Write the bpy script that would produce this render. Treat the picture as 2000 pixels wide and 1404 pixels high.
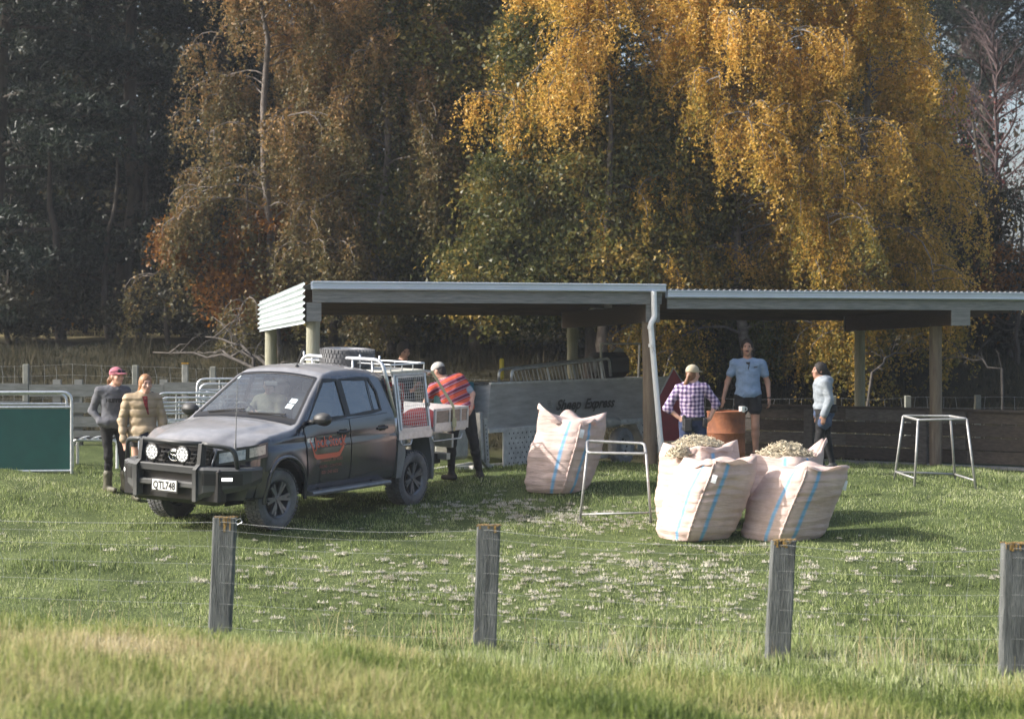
import bpy, math, random
import numpy as np
from mathutils import Vector, Matrix, noise
from mathutils.bvhtree import BVHTree
random.seed(7); RNG = np.random.default_rng(7)
for o in list(bpy.data.objects): bpy.data.objects.remove(o)
scene = bpy.context.scene
COL = scene.collection
PI = math.pi; R = math.radians

# ------------------------------------------------------------------ camera, sky, sun, exposure
F = 3700.0          # focal length in photo pixels (2000 wide)
HZ = 665.0          # horizon row
ZC = 1.9            # camera height above the shed's ground
cd = bpy.data.cameras.new('camera'); cam = bpy.data.objects.new('camera', cd); COL.objects.link(cam)
cam.location = (0, 0, ZC); cam.rotation_euler = (R(90), 0, 0)
cd.sensor_width = 36; cd.lens = 36 * F / 2000; cd.shift_y = -(702 - HZ) / 2000
cd.clip_start = 0.2; cd.clip_end = 3000
cd.dof.use_dof = True; cd.dof.focus_distance = 24.5; cd.dof.aperture_fstop = 2.1
scene.camera = cam
SUN_EL = R(34); SUN_AZ = R(-7)            # sun from the left, a little behind the subjects
SD = Vector((-math.cos(SUN_EL) * math.cos(SUN_AZ), math.cos(SUN_EL) * math.sin(SUN_AZ), math.sin(SUN_EL)))
w = bpy.data.worlds.new('World'); scene.world = w; w.use_nodes = True
nt = w.node_tree; bg = nt.nodes['Background']
sky = nt.nodes.new('ShaderNodeTexSky'); sky.sky_type = 'NISHITA'; sky.sun_disc = False
sky.sun_elevation = SUN_EL; sky.sun_rotation = math.atan2(SD.x, SD.y); sky.dust_density = 5.0; sky.air_density = 1.0
nt.links.new(sky.outputs[0], bg.inputs[0]); bg.inputs[1].default_value = 0.15
sl = bpy.data.lights.new('sun', 'SUN'); sl.energy = 3.9; sl.angle = R(0.6); sl.color = (1.0, 0.975, 0.935)
so = bpy.data.objects.new('sun', sl); COL.objects.link(so); so.rotation_euler = SD.to_track_quat('Z', 'Y').to_euler(); so.location = (-30, 10, 40)
vs = scene.view_settings; vs.view_transform = 'Standard'; vs.look = 'None'; vs.gamma = 1; vs.exposure = 0.82; vs.use_curve_mapping = False

def P(px, py, Y):      # photo pixel at a known distance -> world point
    return Vector(((px - 1000) / F * Y, Y, ZC - (py - HZ) / F * Y))

# ------------------------------------------------------------------ helpers
MATS = {}
def mat(name, col=(.5, .5, .5), rough=.6, metal=0., var=0., vscale=8., bump=0., bscale=40., col2=None, spec=.5, trans=0., dust=None, stretch=(1, 1, 1), coat=0.):
    """procedural principled material: base colour broken up by noise, fine relief from a second noise"""
    if name in MATS: return MATS[name]
    m = bpy.data.materials.new(name); m.use_nodes = True; MATS[name] = m
    n = m.node_tree.nodes; l = m.node_tree.links; b = n['Principled BSDF']
    b.inputs['Roughness'].default_value = rough; b.inputs['Metallic'].default_value = metal
    b.inputs['Specular IOR Level'].default_value = spec; b.inputs['Coat Weight'].default_value = coat; b.inputs['Coat Roughness'].default_value = .15
    tc = n.new('ShaderNodeTexCoord'); mp = n.new('ShaderNodeMapping'); mp.inputs['Scale'].default_value = stretch
    l.new(tc.outputs['Object'], mp.inputs[0])
    c4 = (*col, 1)
    out = None
    if var > 0 or col2:
        t = n.new('ShaderNodeTexNoise'); t.inputs['Scale'].default_value = vscale; t.inputs['Detail'].default_value = 6; t.inputs['Roughness'].default_value = .65
        l.new(mp.outputs[0], t.inputs['Vector'])
        r = n.new('ShaderNodeMapRange'); r.inputs[1].default_value = .32; r.inputs[2].default_value = .68
        l.new(t.outputs['Fac'], r.inputs[0])
        mx = n.new('ShaderNodeMix'); mx.data_type = 'RGBA'
        if col2: a_, b_ = col, col2
        else: a_, b_ = tuple(c * (1 - var) for c in col), tuple(min(1, c * (1 + var)) for c in col)
        mx.inputs[6].default_value = (*a_, 1); mx.inputs[7].default_value = (*b_, 1)
        l.new(r.outputs[0], mx.inputs[0]); out = mx.outputs[2]
    if dust:                                  # dust lies on upward faces and along the bottom: (colour, top amount, low amount, z low, z high)
        dc, top, low, z0, z1 = dust
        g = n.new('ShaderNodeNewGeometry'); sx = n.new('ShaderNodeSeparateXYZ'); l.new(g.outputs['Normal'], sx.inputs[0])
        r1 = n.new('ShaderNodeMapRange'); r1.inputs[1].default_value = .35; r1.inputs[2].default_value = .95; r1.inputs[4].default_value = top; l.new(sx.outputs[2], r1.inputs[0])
        so_ = n.new('ShaderNodeSeparateXYZ'); l.new(tc.outputs['Object'], so_.inputs[0])
        r2 = n.new('ShaderNodeMapRange'); r2.inputs[1].default_value = z1; r2.inputs[2].default_value = z0; r2.inputs[4].default_value = low; l.new(so_.outputs[2], r2.inputs[0])
        ad = n.new('ShaderNodeMath'); ad.operation = 'MAXIMUM'; l.new(r1.outputs[0], ad.inputs[0]); l.new(r2.outputs[0], ad.inputs[1])
        t2 = n.new('ShaderNodeTexNoise'); t2.inputs['Scale'].default_value = 9; t2.inputs['Detail'].default_value = 10; l.new(tc.outputs['Object'], t2.inputs['Vector'])
        r3 = n.new('ShaderNodeMapRange'); r3.inputs[1].default_value = .3; r3.inputs[2].default_value = .7; r3.inputs[3].default_value = .8; r3.inputs[4].default_value = 1.1; l.new(t2.outputs['Fac'], r3.inputs[0])
        mu = n.new('ShaderNodeMath'); mu.operation = 'MULTIPLY'; mu.use_clamp = True; l.new(ad.outputs[0], mu.inputs[0]); l.new(r3.outputs[0], mu.inputs[1])
        mx2 = n.new('ShaderNodeMix'); mx2.data_type = 'RGBA'; l.new(mu.outputs[0], mx2.inputs[0])
        if out: l.new(out, mx2.inputs[6])
        else: mx2.inputs[6].default_value = c4
        mx2.inputs[7].default_value = (*dc, 1); out = mx2.outputs[2]
        rr = n.new('ShaderNodeMapRange'); rr.inputs[3].default_value = rough; rr.inputs[4].default_value = .75; l.new(mu.outputs[0], rr.inputs[0]); l.new(rr.outputs[0], b.inputs['Roughness'])
    if out: l.new(out, b.inputs['Base Color'])
    else: b.inputs['Base Color'].default_value = c4
    if bump > 0:
        t3 = n.new('ShaderNodeTexNoise'); t3.inputs['Scale'].default_value = bscale; t3.inputs['Detail'].default_value = 5; l.new(mp.outputs[0], t3.inputs['Vector'])
        bp = n.new('ShaderNodeBump'); bp.inputs['Strength'].default_value = bump; bp.inputs['Distance'].default_value = .02
        l.new(t3.outputs['Fac'], bp.inputs['Height']); l.new(bp.outputs[0], b.inputs['Normal'])
    if trans > 0:
        b.inputs['Transmission Weight'].default_value = trans
    return m

def leafmat(name, stops, transl=.45, rough=.5, attr='rnd', bright=None):
    """leaf or grass blade: colour ramp over a per-leaf attribute, partly translucent"""
    if name in MATS: return MATS[name]
    m = bpy.data.materials.new(name); m.use_nodes = True; MATS[name] = m
    n = m.node_tree.nodes; l = m.node_tree.links; b = n['Principled BSDF']; b.inputs['Roughness'].default_value = rough; b.inputs['Specular IOR Level'].default_value = .3
    a = n.new('ShaderNodeAttribute'); a.attribute_name = attr
    cr = n.new('ShaderNodeValToRGB'); e = cr.color_ramp.elements
    while len(e) < len(stops): e.new(.5)
    for i, (p, c) in enumerate(stops): e[i].position = p; e[i].color = (*c, 1)
    l.new(a.outputs['Fac'], cr.inputs[0]); l.new(cr.outputs[0], b.inputs['Base Color'])
    if transl > 0:
        t = n.new('ShaderNodeBsdfTranslucent'); l.new(cr.outputs[0], t.inputs[0])
        mx = n.new('ShaderNodeMixShader'); mx.inputs[0].default_value = transl
        l.new(b.outputs[0], mx.inputs[1]); l.new(t.outputs[0], mx.inputs[2]); l.new(mx.outputs[0], n['Material Output'].inputs[0])
    return m

def mesh_np(name, co, faces, k, attrs=None, mats=(), mi=None, smooth=False):
    """fast mesh from arrays; faces (n,k)"""
    me = bpy.data.meshes.new(name); nv = len(co); nf = len(faces)
    me.vertices.add(nv); me.vertices.foreach_set('co', np.asarray(co, np.float32).ravel())
    me.loops.add(nf * k); me.loops.foreach_set('vertex_index', np.asarray(faces, np.int32).ravel())
    me.polygons.add(nf); me.polygons.foreach_set('loop_start', np.arange(0, nf * k, k, dtype=np.int32))
    if mi is not None: me.polygons.foreach_set('material_index', np.asarray(mi, np.int32))
    me.polygons.foreach_set('use_smooth', np.full(nf, smooth))
    for a, v in (attrs or {}).items():
        at = me.attributes.new(a, 'FLOAT', 'POINT'); at.data.foreach_set('value', np.asarray(v, np.float32))
    me.update(calc_edges=True)
    for m in mats: me.materials.append(m)
    return me

def link(name, me, parent=None, loc=None, rot=None):
    o = bpy.data.objects.new(name, me); COL.objects.link(o)
    if parent is not None: o.parent = parent
    if loc is not None: o.location = loc
    if rot is not None: o.rotation_euler = rot
    return o
def tag(o, label=None, cat=None, group=None, kind=None):
    if label: o['label'] = label
    if cat: o['category'] = cat
    if group: o['group'] = group
    if kind: o['kind'] = kind
    return o
def thing(name, label, cat, loc=(0, 0, 0), rot=(0, 0, 0), group=None):
    return tag(link(name, None, None, loc, rot), label, cat, group)

class MB:
    """collects shapes for one mesh"""
    def __init__(s): s.v = []; s.f = []; s.mi = []; s.cur = 0; s.M = Matrix()
    def add(s, vs_, fs, smooth=None):
        o = len(s.v); s.v += [tuple(s.M @ Vector(p)) for p in vs_]
        s.f += [tuple(i + o for i in f) for f in fs]; s.mi += [s.cur] * len(fs); return s
    def box(s, c, d, rot=None, bev=0.):
        x, y, z = d[0] / 2, d[1] / 2, d[2] / 2
        T = Matrix.Translation(c) @ (rot if rot is not None else Matrix())
        if bev > 0:
            b = min(bev, x * .9, y * .9, z * .9); vs_ = []; idx = {}
            for sx in (-1, 1):
                for sy in (-1, 1):
                    for sz in (-1, 1):
                        for a in range(3):
                            p = [sx * (x - b), sy * (y - b), sz * (z - b)]; p[a] = (sx * x, sy * y, sz * z)[a]
                            idx[(sx, sy, sz, a)] = len(vs_); vs_.append(T @ Vector(p))
            fs = []
            for a in range(3):
                for sg in (-1, 1):
                    q = []
                    for (u, v_) in ((-1, -1), (1, -1), (1, 1), (-1, 1)):
                        k = [0, 0, 0]; k[a] = sg; k[(a + 1) % 3] = u; k[(a + 2) % 3] = v_; q.append(idx[(*k, a)])
                    fs.append(q if sg > 0 else q[::-1])
            for a in range(3):
                b_, c_ = (a + 1) % 3, (a + 2) % 3
                for u in (-1, 1):
                    for v_ in (-1, 1):
                        k0 = [0, 0, 0]; k0[b_] = u; k0[c_] = v_; k1 = k0[:]; k0[a] = -1; k1[a] = 1
                        q = [idx[(*k0, b_)], idx[(*k1, b_)], idx[(*k1, c_)], idx[(*k0, c_)]]
                        fs.append(q if u * v_ < 0 else q[::-1])
            for sx in (-1, 1):
                for sy in (-1, 1):
                    for sz in (-1, 1):
                        q = [idx[(sx, sy, sz, a)] for a in range(3)]; fs.append(q if sx * sy * sz > 0 else q[::-1])
            return s.add(vs_, fs)
        vs_ = [T @ Vector((sx * x, sy * y, sz * z)) for sx in (-1, 1) for sy in (-1, 1) for sz in (-1, 1)]
        return s.add(vs_, [(0, 1, 3, 2), (4, 6, 7, 5), (0, 4, 5, 1), (2, 3, 7, 6), (0, 2, 6, 4), (1, 5, 7, 3)])
    def bar(s, a, b, wd, ht, up=(0, 0, 1)):
        """rectangular bar from a to b, wd across, ht along up"""
        a = Vector(a); b = Vector(b); d = (b - a); L = d.length; d.normalize(); up = Vector(up)
        x = d.cross(up)
        if x.length < 1e-4: x = d.cross(Vector((1, 0, 0)))
        x.normalize(); z = x.cross(d)
        T = Matrix((x, d, z)).transposed().to_4x4(); 
        return s.box((a + b) / 2, (wd, L, ht), T)
    def tube(s, pts, r, n=8, cap=True, closed=False):
        pts = [Vector(p) for p in pts]; N = len(pts); rr = r if hasattr(r, '__len__') else [r] * N
        vs_ = []; prev = None
        for i, p in enumerate(pts):
            if closed: d = pts[(i + 1) % N] - pts[i - 1]
            else: d = pts[min(i + 1, N - 1)] - pts[max(i - 1, 0)]
            d.normalize()
            if prev is None:
                x = d.orthogonal().normalized()
            else:
                x = prev - d * prev.dot(d)
                x = x.normalized() if x.length > 1e-5 else d.orthogonal().normalized()
            prev = x; y = d.cross(x)
            for k in range(n):
                a = 2 * PI * k / n; vs_.append(p + (x * math.cos(a) + y * math.sin(a)) * rr[i])
        fs = []
        for i in range(N if closed else N - 1):
            j = (i + 1) % N
            for k in range(n):
                k2 = (k + 1) % n; fs.append((i * n + k, i * n + k2, j * n + k2, j * n + k))
        if cap and not closed: fs += [tuple(range(n))[::-1], tuple((N - 1) * n + k for k in range(n))]
        return s.add(vs_, fs)
    def lathe(s, prof, n=24, axis='Z', c=(0, 0, 0), closed=False):
        """prof: (r, h) list revolved around axis"""
        vs_ = []; c = Vector(c)
        for (r, h) in prof:
            for k in range(n):
                a = 2 * PI * k / n; u, v_ = r * math.cos(a), r * math.sin(a)
                vs_.append(c + (Vector((u, v_, h)) if axis == 'Z' else Vector((u, h, v_)) if axis == 'Y' else Vector((h, u, v_))))
        fs = []; N = len(prof)
        for i in range(N if closed else N - 1):
            j = (i + 1) % N
            for k in range(n):
                k2 = (k + 1) % n; q = (i * n + k, i * n + k2, j * n + k2, j * n + k); fs.append(q[::-1] if axis == 'Y' else q)
        return s.add(vs_, fs)
    def disc(s, c, r, n=20, axis='Z'):
        c = Vector(c); vs_ = []
        for k in range(n):
            a = 2 * PI * k / n; u, v_ = r * math.cos(a), r * math.sin(a)
            vs_.append(c + (Vector((u, v_, 0)) if axis == 'Z' else Vector((u, 0, v_)) if axis == 'Y' else Vector((0, u, v_))))
        return s.add(vs_, [tuple(range(n))])
    def grid(s, fn, nu, nv):
        vs_ = [fn(i / nu, j / nv) for j in range(nv + 1) for i in range(nu + 1)]
        fs = [(j * (nu + 1) + i, j * (nu + 1) + i + 1, (j + 1) * (nu + 1) + i + 1, (j + 1) * (nu + 1) + i) for j in range(nv) for i in range(nu)]
        return s.add(vs_, fs)
    def prism(s, poly, fn, t0, t1):
        """poly (a,b) list extruded between t0 and t1, fn(a,b,t)->point"""
        n = len(poly); vs_ = [fn(a, b, t0) for a, b in poly] + [fn(a, b, t1) for a, b in poly]
        return s.add(vs_, [tuple(range(n))[::-1], tuple(range(n, 2 * n))] + [(i, (i + 1) % n, n + (i + 1) % n, n + i) for i in range(n)])
    def mesh(s, name, mats, smooth=False, angle=None):
        me = bpy.data.meshes.new(name); me.from_pydata(s.v, [], s.f); me.update()
        for m in (mats if isinstance(mats, (list, tuple)) else [mats]): me.materials.append(m)
        me.polygons.foreach_set('material_index', s.mi); me.polygons.foreach_set('use_smooth', [smooth or angle is not None] * len(s.f))
        if angle is not None: me.set_sharp_from_angle(angle=R(angle))
        return me
    def build(s, name, mats, parent=None, smooth=False, angle=None, loc=None, rot=None):
        return link(name, s.mesh(name, mats, smooth, angle), parent, loc, rot)

def bez(p0, p1, p2, n=6):
    p0, p1, p2 = Vector(p0), Vector(p1), Vector(p2)
    return [(p0 * (1 - t) ** 2 + p1 * 2 * t * (1 - t) + p2 * t * t) for t in [i / n for i in range(n + 1)]]
def rounded(pts, r, n=4, closed=False):
    """polyline with rounded corners"""
    pts = [Vector(p) for p in pts]; N = len(pts); out = []
    for i in range(N):
        if not closed and i in (0, N - 1): out.append(pts[i]); continue
        a, b, c = pts[i - 1], pts[i], pts[(i + 1) % N]
        ra = min(r, (a - b).length * .45); rc = min(r, (c - b).length * .45)
        out += bez(b + (a - b).normalized() * ra, b, b + (c - b).normalized() * rc, n)
    return out

def text_mesh(txt, size, shear=0., offset=0., space=1.):
    """built-in font -> (verts 2D, faces), left aligned at 0"""
    cu = bpy.data.curves.new('t', 'FONT'); cu.body = txt; cu.size = size; cu.shear = shear; cu.offset = offset; cu.space_character = space
    cu.resolution_u = 3
    o = bpy.data.objects.new('t', cu); COL.objects.link(o); dg = bpy.context.evaluated_depsgraph_get()
    me = bpy.data.meshes.new_from_object(o.evaluated_get(dg))
    vs_ = [(v.co.x, v.co.y) for v in me.vertices]; fs = [tuple(p.vertices) for p in me.polygons]
    bpy.data.objects.remove(o); bpy.data.meshes.remove(me); bpy.data.curves.remove(cu)
    return vs_, fs
def smooth01(a, b, x):
    t = min(1, max(0, (x - a) / (b - a))); return t * t * (3 - 2 * t)
def interp(x, tab):
    xs = [t[0] for t in tab]; return float(np.interp(x, xs, [t[1] for t in tab]))
# ------------------------------------------------------------------ terrain
CP = np.array([
 (-9, 4, .25), (0, 4, .2), (9, 4, .1), (-7, 8, .12), (0, 8, -.05), (7, 8, -.25), (-6, 11.5, .02), (0, 11.5, -.36), (6, 11.5, -.6), (-6, 14.2, -.24), (-2.5, 14.3, -.38), (1, 14, -.74), (5, 13.5, -.82),
 (-6, 17.6, -.8), (-3, 17.2, -.82), (-.2, 16.7, -.82), (2.3, 16.1, -.82), (4.2, 15.4, -.85), (8, 15, -.85), (-9, 20, -.7), (0, 20.5, -.74), (8, 20, -.75),
 (-2.99, 23.48, -.44), (-1.46, 26.16, -.375), (-4.34, 24.24, -.37), (-2.81, 26.92, -.305), (-1.7, 29.6, -.05), (-5.55, 26.3, -.21), (-9, 24, -.25),
 (2.2, 23.0, -.50), (3.5, 23.0, -.50), (.72, 27.0, -.20), (1.35, 24.7, -.47), (6.3, 27.5, -.22), (9, 24, -.4),
 (-2.96, 28.5, -.2), (2.3, 29.8, -.06), (4.5, 28.9, -.1), (3.8, 30.4, -.03), (7, 31.5, -.2), (1.9, 33, -.28), (5.9, 34, -.31), (8.6, 31.8, -.28), (-6.9, 27.4, .03), (-7, 30, .15), (-4, 32, .0),
 (-10, 36, .38), (-4, 36.6, .33), (3, 37.5, .05), (10, 36.5, .0), (-10, 41, 1.4), (0, 41.5, 1.45), (10, 41.5, 1.3), (-13, 48, 2.0), (0, 48, 1.9), (13, 48, 1.8)], float)
def _tps(d): return np.where(d > 0, d * d * np.log(np.maximum(d, 1e-6)), 0)
_n = len(CP); _d = np.linalg.norm(CP[:, None, :2] - CP[None, :, :2], axis=2)
_A = np.zeros((_n + 3, _n + 3)); _A[:_n, :_n] = _tps(_d) + np.eye(_n) * .05; _A[:_n, _n] = 1; _A[:_n, _n + 1:] = CP[:, :2]; _A[_n:, :_n] = _A[:_n, _n:].T
_W = np.linalg.solve(_A, np.concatenate([CP[:, 2], np.zeros(3)]))
def TZ(X, Y):
    """ground height, vectorised"""
    X = np.asarray(X, float); Y = np.asarray(Y, float); sh = np.broadcast(X, Y).shape
    x = np.broadcast_to(X, sh).ravel(); y = np.broadcast_to(Y, sh).ravel()
    xc = np.clip(x, -11, 11); yc = np.clip(y, 3, 46); z = np.zeros(len(x))
    for i in range(0, len(x), 200000):
        s_ = slice(i, i + 200000); d = np.sqrt((xc[s_, None] - CP[None, :, 0]) ** 2 + (yc[s_, None] - CP[None, :, 1]) ** 2)
        z[s_] = _tps(d) @ _W[:_n] + _W[_n] + _W[_n + 1] * xc[s_] + _W[_n + 2] * yc[s_]
    far = np.clip((y - 44) / 10, 0, 1); far = far * far * (3 - 2 * far)
    hill = 1.9 + .035 * np.clip(y - 46, 0, 400) + .9 * np.sin(x * .013 + 1) * np.clip((y - 60) / 80, 0, 1)
    z = z * (1 - far) + hill * far
    z = z + .03 * np.sin(x * 1.7 + y * .6) * np.sin(y * 1.3 - x * .5) + .018 * np.sin(x * 4.1 + 1) * np.sin(y * 3.7 + .5)
    return z.reshape(sh)
def gz(x, y): return float(TZ(np.array([x]), np.array([y]))[0])
gx = np.concatenate([np.linspace(-900, -60, 15), np.linspace(-50, -16, 14), np.linspace(-15, 15, 101), np.linspace(16, 50, 14), np.linspace(60, 900, 15)])
gy = np.concatenate([np.linspace(-60, 0, 10), np.linspace(1, 48, 158), np.linspace(49, 120, 48), np.linspace(130, 1500, 28)])
GX, GY = np.meshgrid(gx, gy); GZ = TZ(GX, GY)
nx_, ny_ = len(gx), len(gy)
ii = (np.arange(ny_ - 1)[:, None] * nx_ + np.arange(nx_ - 1)[None, :]).ravel()
def ground_mat():
    m = bpy.data.materials.new('paddock_soil'); m.use_nodes = True; n = m.node_tree.nodes; l = m.node_tree.links; b = n['Principled BSDF']; b.inputs['Roughness'].default_value = .95; b.inputs['Specular IOR Level'].default_value = .1
    tc = n.new('ShaderNodeTexCoord'); t = n.new('ShaderNodeTexNoise'); t.inputs['Scale'].default_value = 1.3; t.inputs['Detail'].default_value = 10; t.inputs['Roughness'].default_value = .7; l.new(tc.outputs['Object'], t.inputs['Vector'])
    cr = n.new('ShaderNodeValToRGB'); e = cr.color_ramp.elements; e[0].position = .35; e[0].color = (.05, .068, .024, 1); e[1].position = .68; e[1].color = (.12, .15, .055, 1)
    l.new(t.outputs['Fac'], cr.inputs[0])
    cr2 = n.new('ShaderNodeValToRGB'); e = cr2.color_ramp.elements; e[0].position = .3; e[0].color = (.30, .24, .12, 1); e[1].position = .7; e[1].color = (.42, .36, .20, 1)
    l.new(t.outputs['Fac'], cr2.inputs[0])
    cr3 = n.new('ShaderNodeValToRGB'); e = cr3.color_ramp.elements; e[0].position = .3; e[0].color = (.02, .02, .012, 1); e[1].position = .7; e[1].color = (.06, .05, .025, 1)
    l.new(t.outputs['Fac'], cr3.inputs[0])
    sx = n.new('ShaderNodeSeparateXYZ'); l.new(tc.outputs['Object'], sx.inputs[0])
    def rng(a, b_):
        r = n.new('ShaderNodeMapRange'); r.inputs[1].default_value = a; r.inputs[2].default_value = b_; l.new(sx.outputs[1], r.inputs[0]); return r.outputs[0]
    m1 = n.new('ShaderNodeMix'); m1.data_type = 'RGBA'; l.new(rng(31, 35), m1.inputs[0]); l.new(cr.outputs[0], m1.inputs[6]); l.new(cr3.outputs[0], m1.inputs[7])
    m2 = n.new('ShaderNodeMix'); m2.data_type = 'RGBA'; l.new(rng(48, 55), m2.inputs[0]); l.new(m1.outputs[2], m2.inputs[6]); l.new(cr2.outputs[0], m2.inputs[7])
    l.new(m2.outputs[2], b.inputs['Base Color'])
    t2 = n.new('ShaderNodeTexNoise'); t2.inputs['Scale'].default_value = 25; t2.inputs['Detail'].default_value = 6; l.new(tc.outputs['Object'], t2.inputs['Vector'])
    bp = n.new('ShaderNodeBump'); bp.inputs['Strength'].default_value = .7; bp.inputs['Distance'].default_value = .05; l.new(t2.outputs['Fac'], bp.inputs['Height']); l.new(bp.outputs[0], b.inputs['Normal'])
    return m
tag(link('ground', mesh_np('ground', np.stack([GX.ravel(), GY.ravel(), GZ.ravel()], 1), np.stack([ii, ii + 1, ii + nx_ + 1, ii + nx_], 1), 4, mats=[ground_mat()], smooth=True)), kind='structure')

# ------------------------------------------------------------------ grass
def blades(pos, h, wd, lean, bend=1, rnd=None, rng=RNG):
    """one triangle (bend=1) or a bent strip (bend=2) per blade"""
    n = len(pos); a = rng.uniform(0, 2 * PI, n); la = rng.uniform(0, 2 * PI, n)
    ln = rng.normal(0, 1, n) * lean
    side = np.stack([np.cos(a), np.sin(a), np.zeros(n)], 1) * (wd / 2)[:, None]
    off = np.stack([np.cos(la) * ln, np.sin(la) * ln, np.ones(n) * np.sqrt(np.clip(1 - ln ** 2, .1, 1))], 1) * h[:, None]
    base = pos - np.array([0, 0, .02])
    if bend == 1:
        co = np.stack([base - side, base + side, base + off], 1).reshape(-1, 3); f = np.arange(n * 3).reshape(-1, 3); rep = 3
        return co, f, np.repeat(rnd, rep)
    mid = base + off * .55 + np.array([0, 0, 1]) * (h * .1)[:, None]; tip = base + off * np.array([1.3, 1.3, .9])
    co = np.stack([base - side, base + side, mid + side * .7, mid - side * .7, tip], 1).reshape(-1, 3); i0 = np.arange(n) * 5
    f = np.concatenate([np.stack([i0, i0 + 1, i0 + 2], 1), np.stack([i0, i0 + 2, i0 + 3], 1), np.stack([i0 + 3, i0 + 2, i0 + 4], 1)])
    return co, f, np.repeat(rnd, 5)
def fnoise(x, y, s, seed=0):
    """cheap smooth 2-D noise in 0..1"""
    v = np.zeros_like(x)
    for k in range(5):
        an = seed * 1.7 + k * 2.4; fx = s * (1 + .45 * k)
        v += np.sin(x * fx * math.cos(an) + y * fx * math.sin(an) + k * 1.3 + seed) * np.sin(x * fx * math.sin(an + .7) - y * fx * math.cos(an + .7) + k * 2.1) / (1 + .25 * k)
    return np.clip(.5 + v * .28, 0, 1)
def wedge(n, y0, y1, mx=1.08, rng=RNG, pw=1.0):
    """points on the ground that the picture can see, denser near"""
    y = y0 + (y1 - y0) * rng.uniform(0, 1, n) ** pw; x = rng.uniform(-1, 1, n) * y * .27 * mx
    return x, y
g_short = leafmat('grass_short', [(0, (.05, .072, .025)), (.22, (.145, .20, .06)), (.45, (.30, .365, .13)), (.7, (.46, .50, .23)), (1, (.64, .63, .45))], .4, .4)
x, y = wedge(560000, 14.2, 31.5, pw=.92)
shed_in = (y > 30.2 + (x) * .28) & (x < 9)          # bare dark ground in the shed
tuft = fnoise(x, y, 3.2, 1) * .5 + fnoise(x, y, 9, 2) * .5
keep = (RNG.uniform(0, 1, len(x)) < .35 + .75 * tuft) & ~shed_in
x, y, tuft = x[keep], y[keep], tuft[keep]; n = len(x)
h = (.022 + .08 * tuft ** 1.7) * RNG.uniform(.5, 1.5, n)
worn = np.exp(-(((x - .3) / 2.6) ** 2 + ((y - 22.2) / 1.8) ** 2)); h *= 1 - .35 * worn
mud = np.clip(np.exp(-(((x + 4.0) / 1.1) ** 2 + ((y - 22.9) / .35) ** 2)) + np.exp(-(((x + .2) / 3.5) ** 2 + ((y - 18.2) / .35) ** 2)) * .6, 0, 1) * (fnoise(x, y, 5, 12) > .45); h *= 1 - .75 * mud
edge = np.clip((18.5 + .25 * x - y) / 2.5, 0, 1); h *= 1 + edge * .8
rn = np.clip(.40 + .30 * (fnoise(x, y, 1.1, 5) - .5) * 1.5 - .25 * (tuft - .5) + RNG.normal(0, .24, n) + .12 * edge - .3 * mud, 0, 1)
co, f, r_ = blades(np.stack([x, y, TZ(x, y)], 1), h, RNG.uniform(.009, .019, n), .6, 1, rn)
tag(link('paddock_grass', mesh_np('paddock_grass', co, f, 3, {'rnd': r_}, [g_short])), 'short green paddock grass around the vehicle and bags', 'grass', kind='stuff')
# long seeding grass on the near bank
g_long = leafmat('grass_long', [(0, (.07, .105, .025)), (.25, (.19, .25, .06)), (.5, (.36, .37, .14)), (.72, (.50, .44, .23)), (.88, (.46, .38, .20)), (1, (.62, .54, .36))], .45, .5)
x, y = wedge(72000, 5.5, 15.6, 1.12, pw=.75)
lim = 15.2 - .12 * x; keep = y < lim; x, y = x[keep], y[keep]; n = len(x)
cl = fnoise(x, y, 1.9, 8); big = fnoise(x, y, .8, 3)
h = (.07 + .17 * cl) * RNG.uniform(.6, 1.3, n)
rn = np.clip(.38 + .75 * (big - .42) + .35 * (fnoise(x, y, 2.7, 21) - .5) + RNG.normal(0, .13, n), 0, 1)
co, f, r_ = blades(np.stack([x, y, TZ(x, y)], 1), h, RNG.uniform(.006, .012, n), .6, 2, rn)
tag(link('bank_grass', mesh_np('bank_grass', co, f, 3, {'rnd': r_}, [g_long])), 'long yellow green grass on the near bank', 'grass', kind='stuff')
# dry stalks along the front fence
n = 420; x = RNG.uniform(-5, 5, n); cx = RNG.choice([1.35, 1.9, 2.9, 3.3, 4.3, .9, -.6, -1.6, -3.6, 4.7], n); x = np.where(RNG.uniform(0, 1, n) < .75, cx + RNG.normal(0, .16, n), x)
y = 16.55 - .2 * x + RNG.normal(-.15, .22, n); h = RNG.uniform(.15, .5, n)
co, f, r_ = blades(np.stack([x, y, TZ(x, y)], 1), h, np.full(n, .007), .45, 2, RNG.uniform(.65, 1, n))
tag(link('dry_grass_stalks', mesh_np('dry_grass_stalks', co, f, 3, {'rnd': r_}, [g_long])), 'dry straw coloured grass stalks along the wire fence', 'grass', kind='stuff')
# rough growth on the dark slope behind the shed
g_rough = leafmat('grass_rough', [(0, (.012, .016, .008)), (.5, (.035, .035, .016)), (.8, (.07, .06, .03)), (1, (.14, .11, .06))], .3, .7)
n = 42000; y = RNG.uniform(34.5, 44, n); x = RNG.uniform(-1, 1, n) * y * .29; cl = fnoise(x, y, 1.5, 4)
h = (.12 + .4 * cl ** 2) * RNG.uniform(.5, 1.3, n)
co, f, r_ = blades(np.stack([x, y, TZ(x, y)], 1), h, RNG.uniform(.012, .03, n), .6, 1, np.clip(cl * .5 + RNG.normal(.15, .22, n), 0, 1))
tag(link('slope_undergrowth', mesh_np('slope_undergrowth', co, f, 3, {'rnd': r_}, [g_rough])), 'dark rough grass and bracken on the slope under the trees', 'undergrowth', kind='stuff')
n = 13000; y = RNG.uniform(50, 75, n); x = RNG.uniform(-1, 1, n) * y * .3
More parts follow.
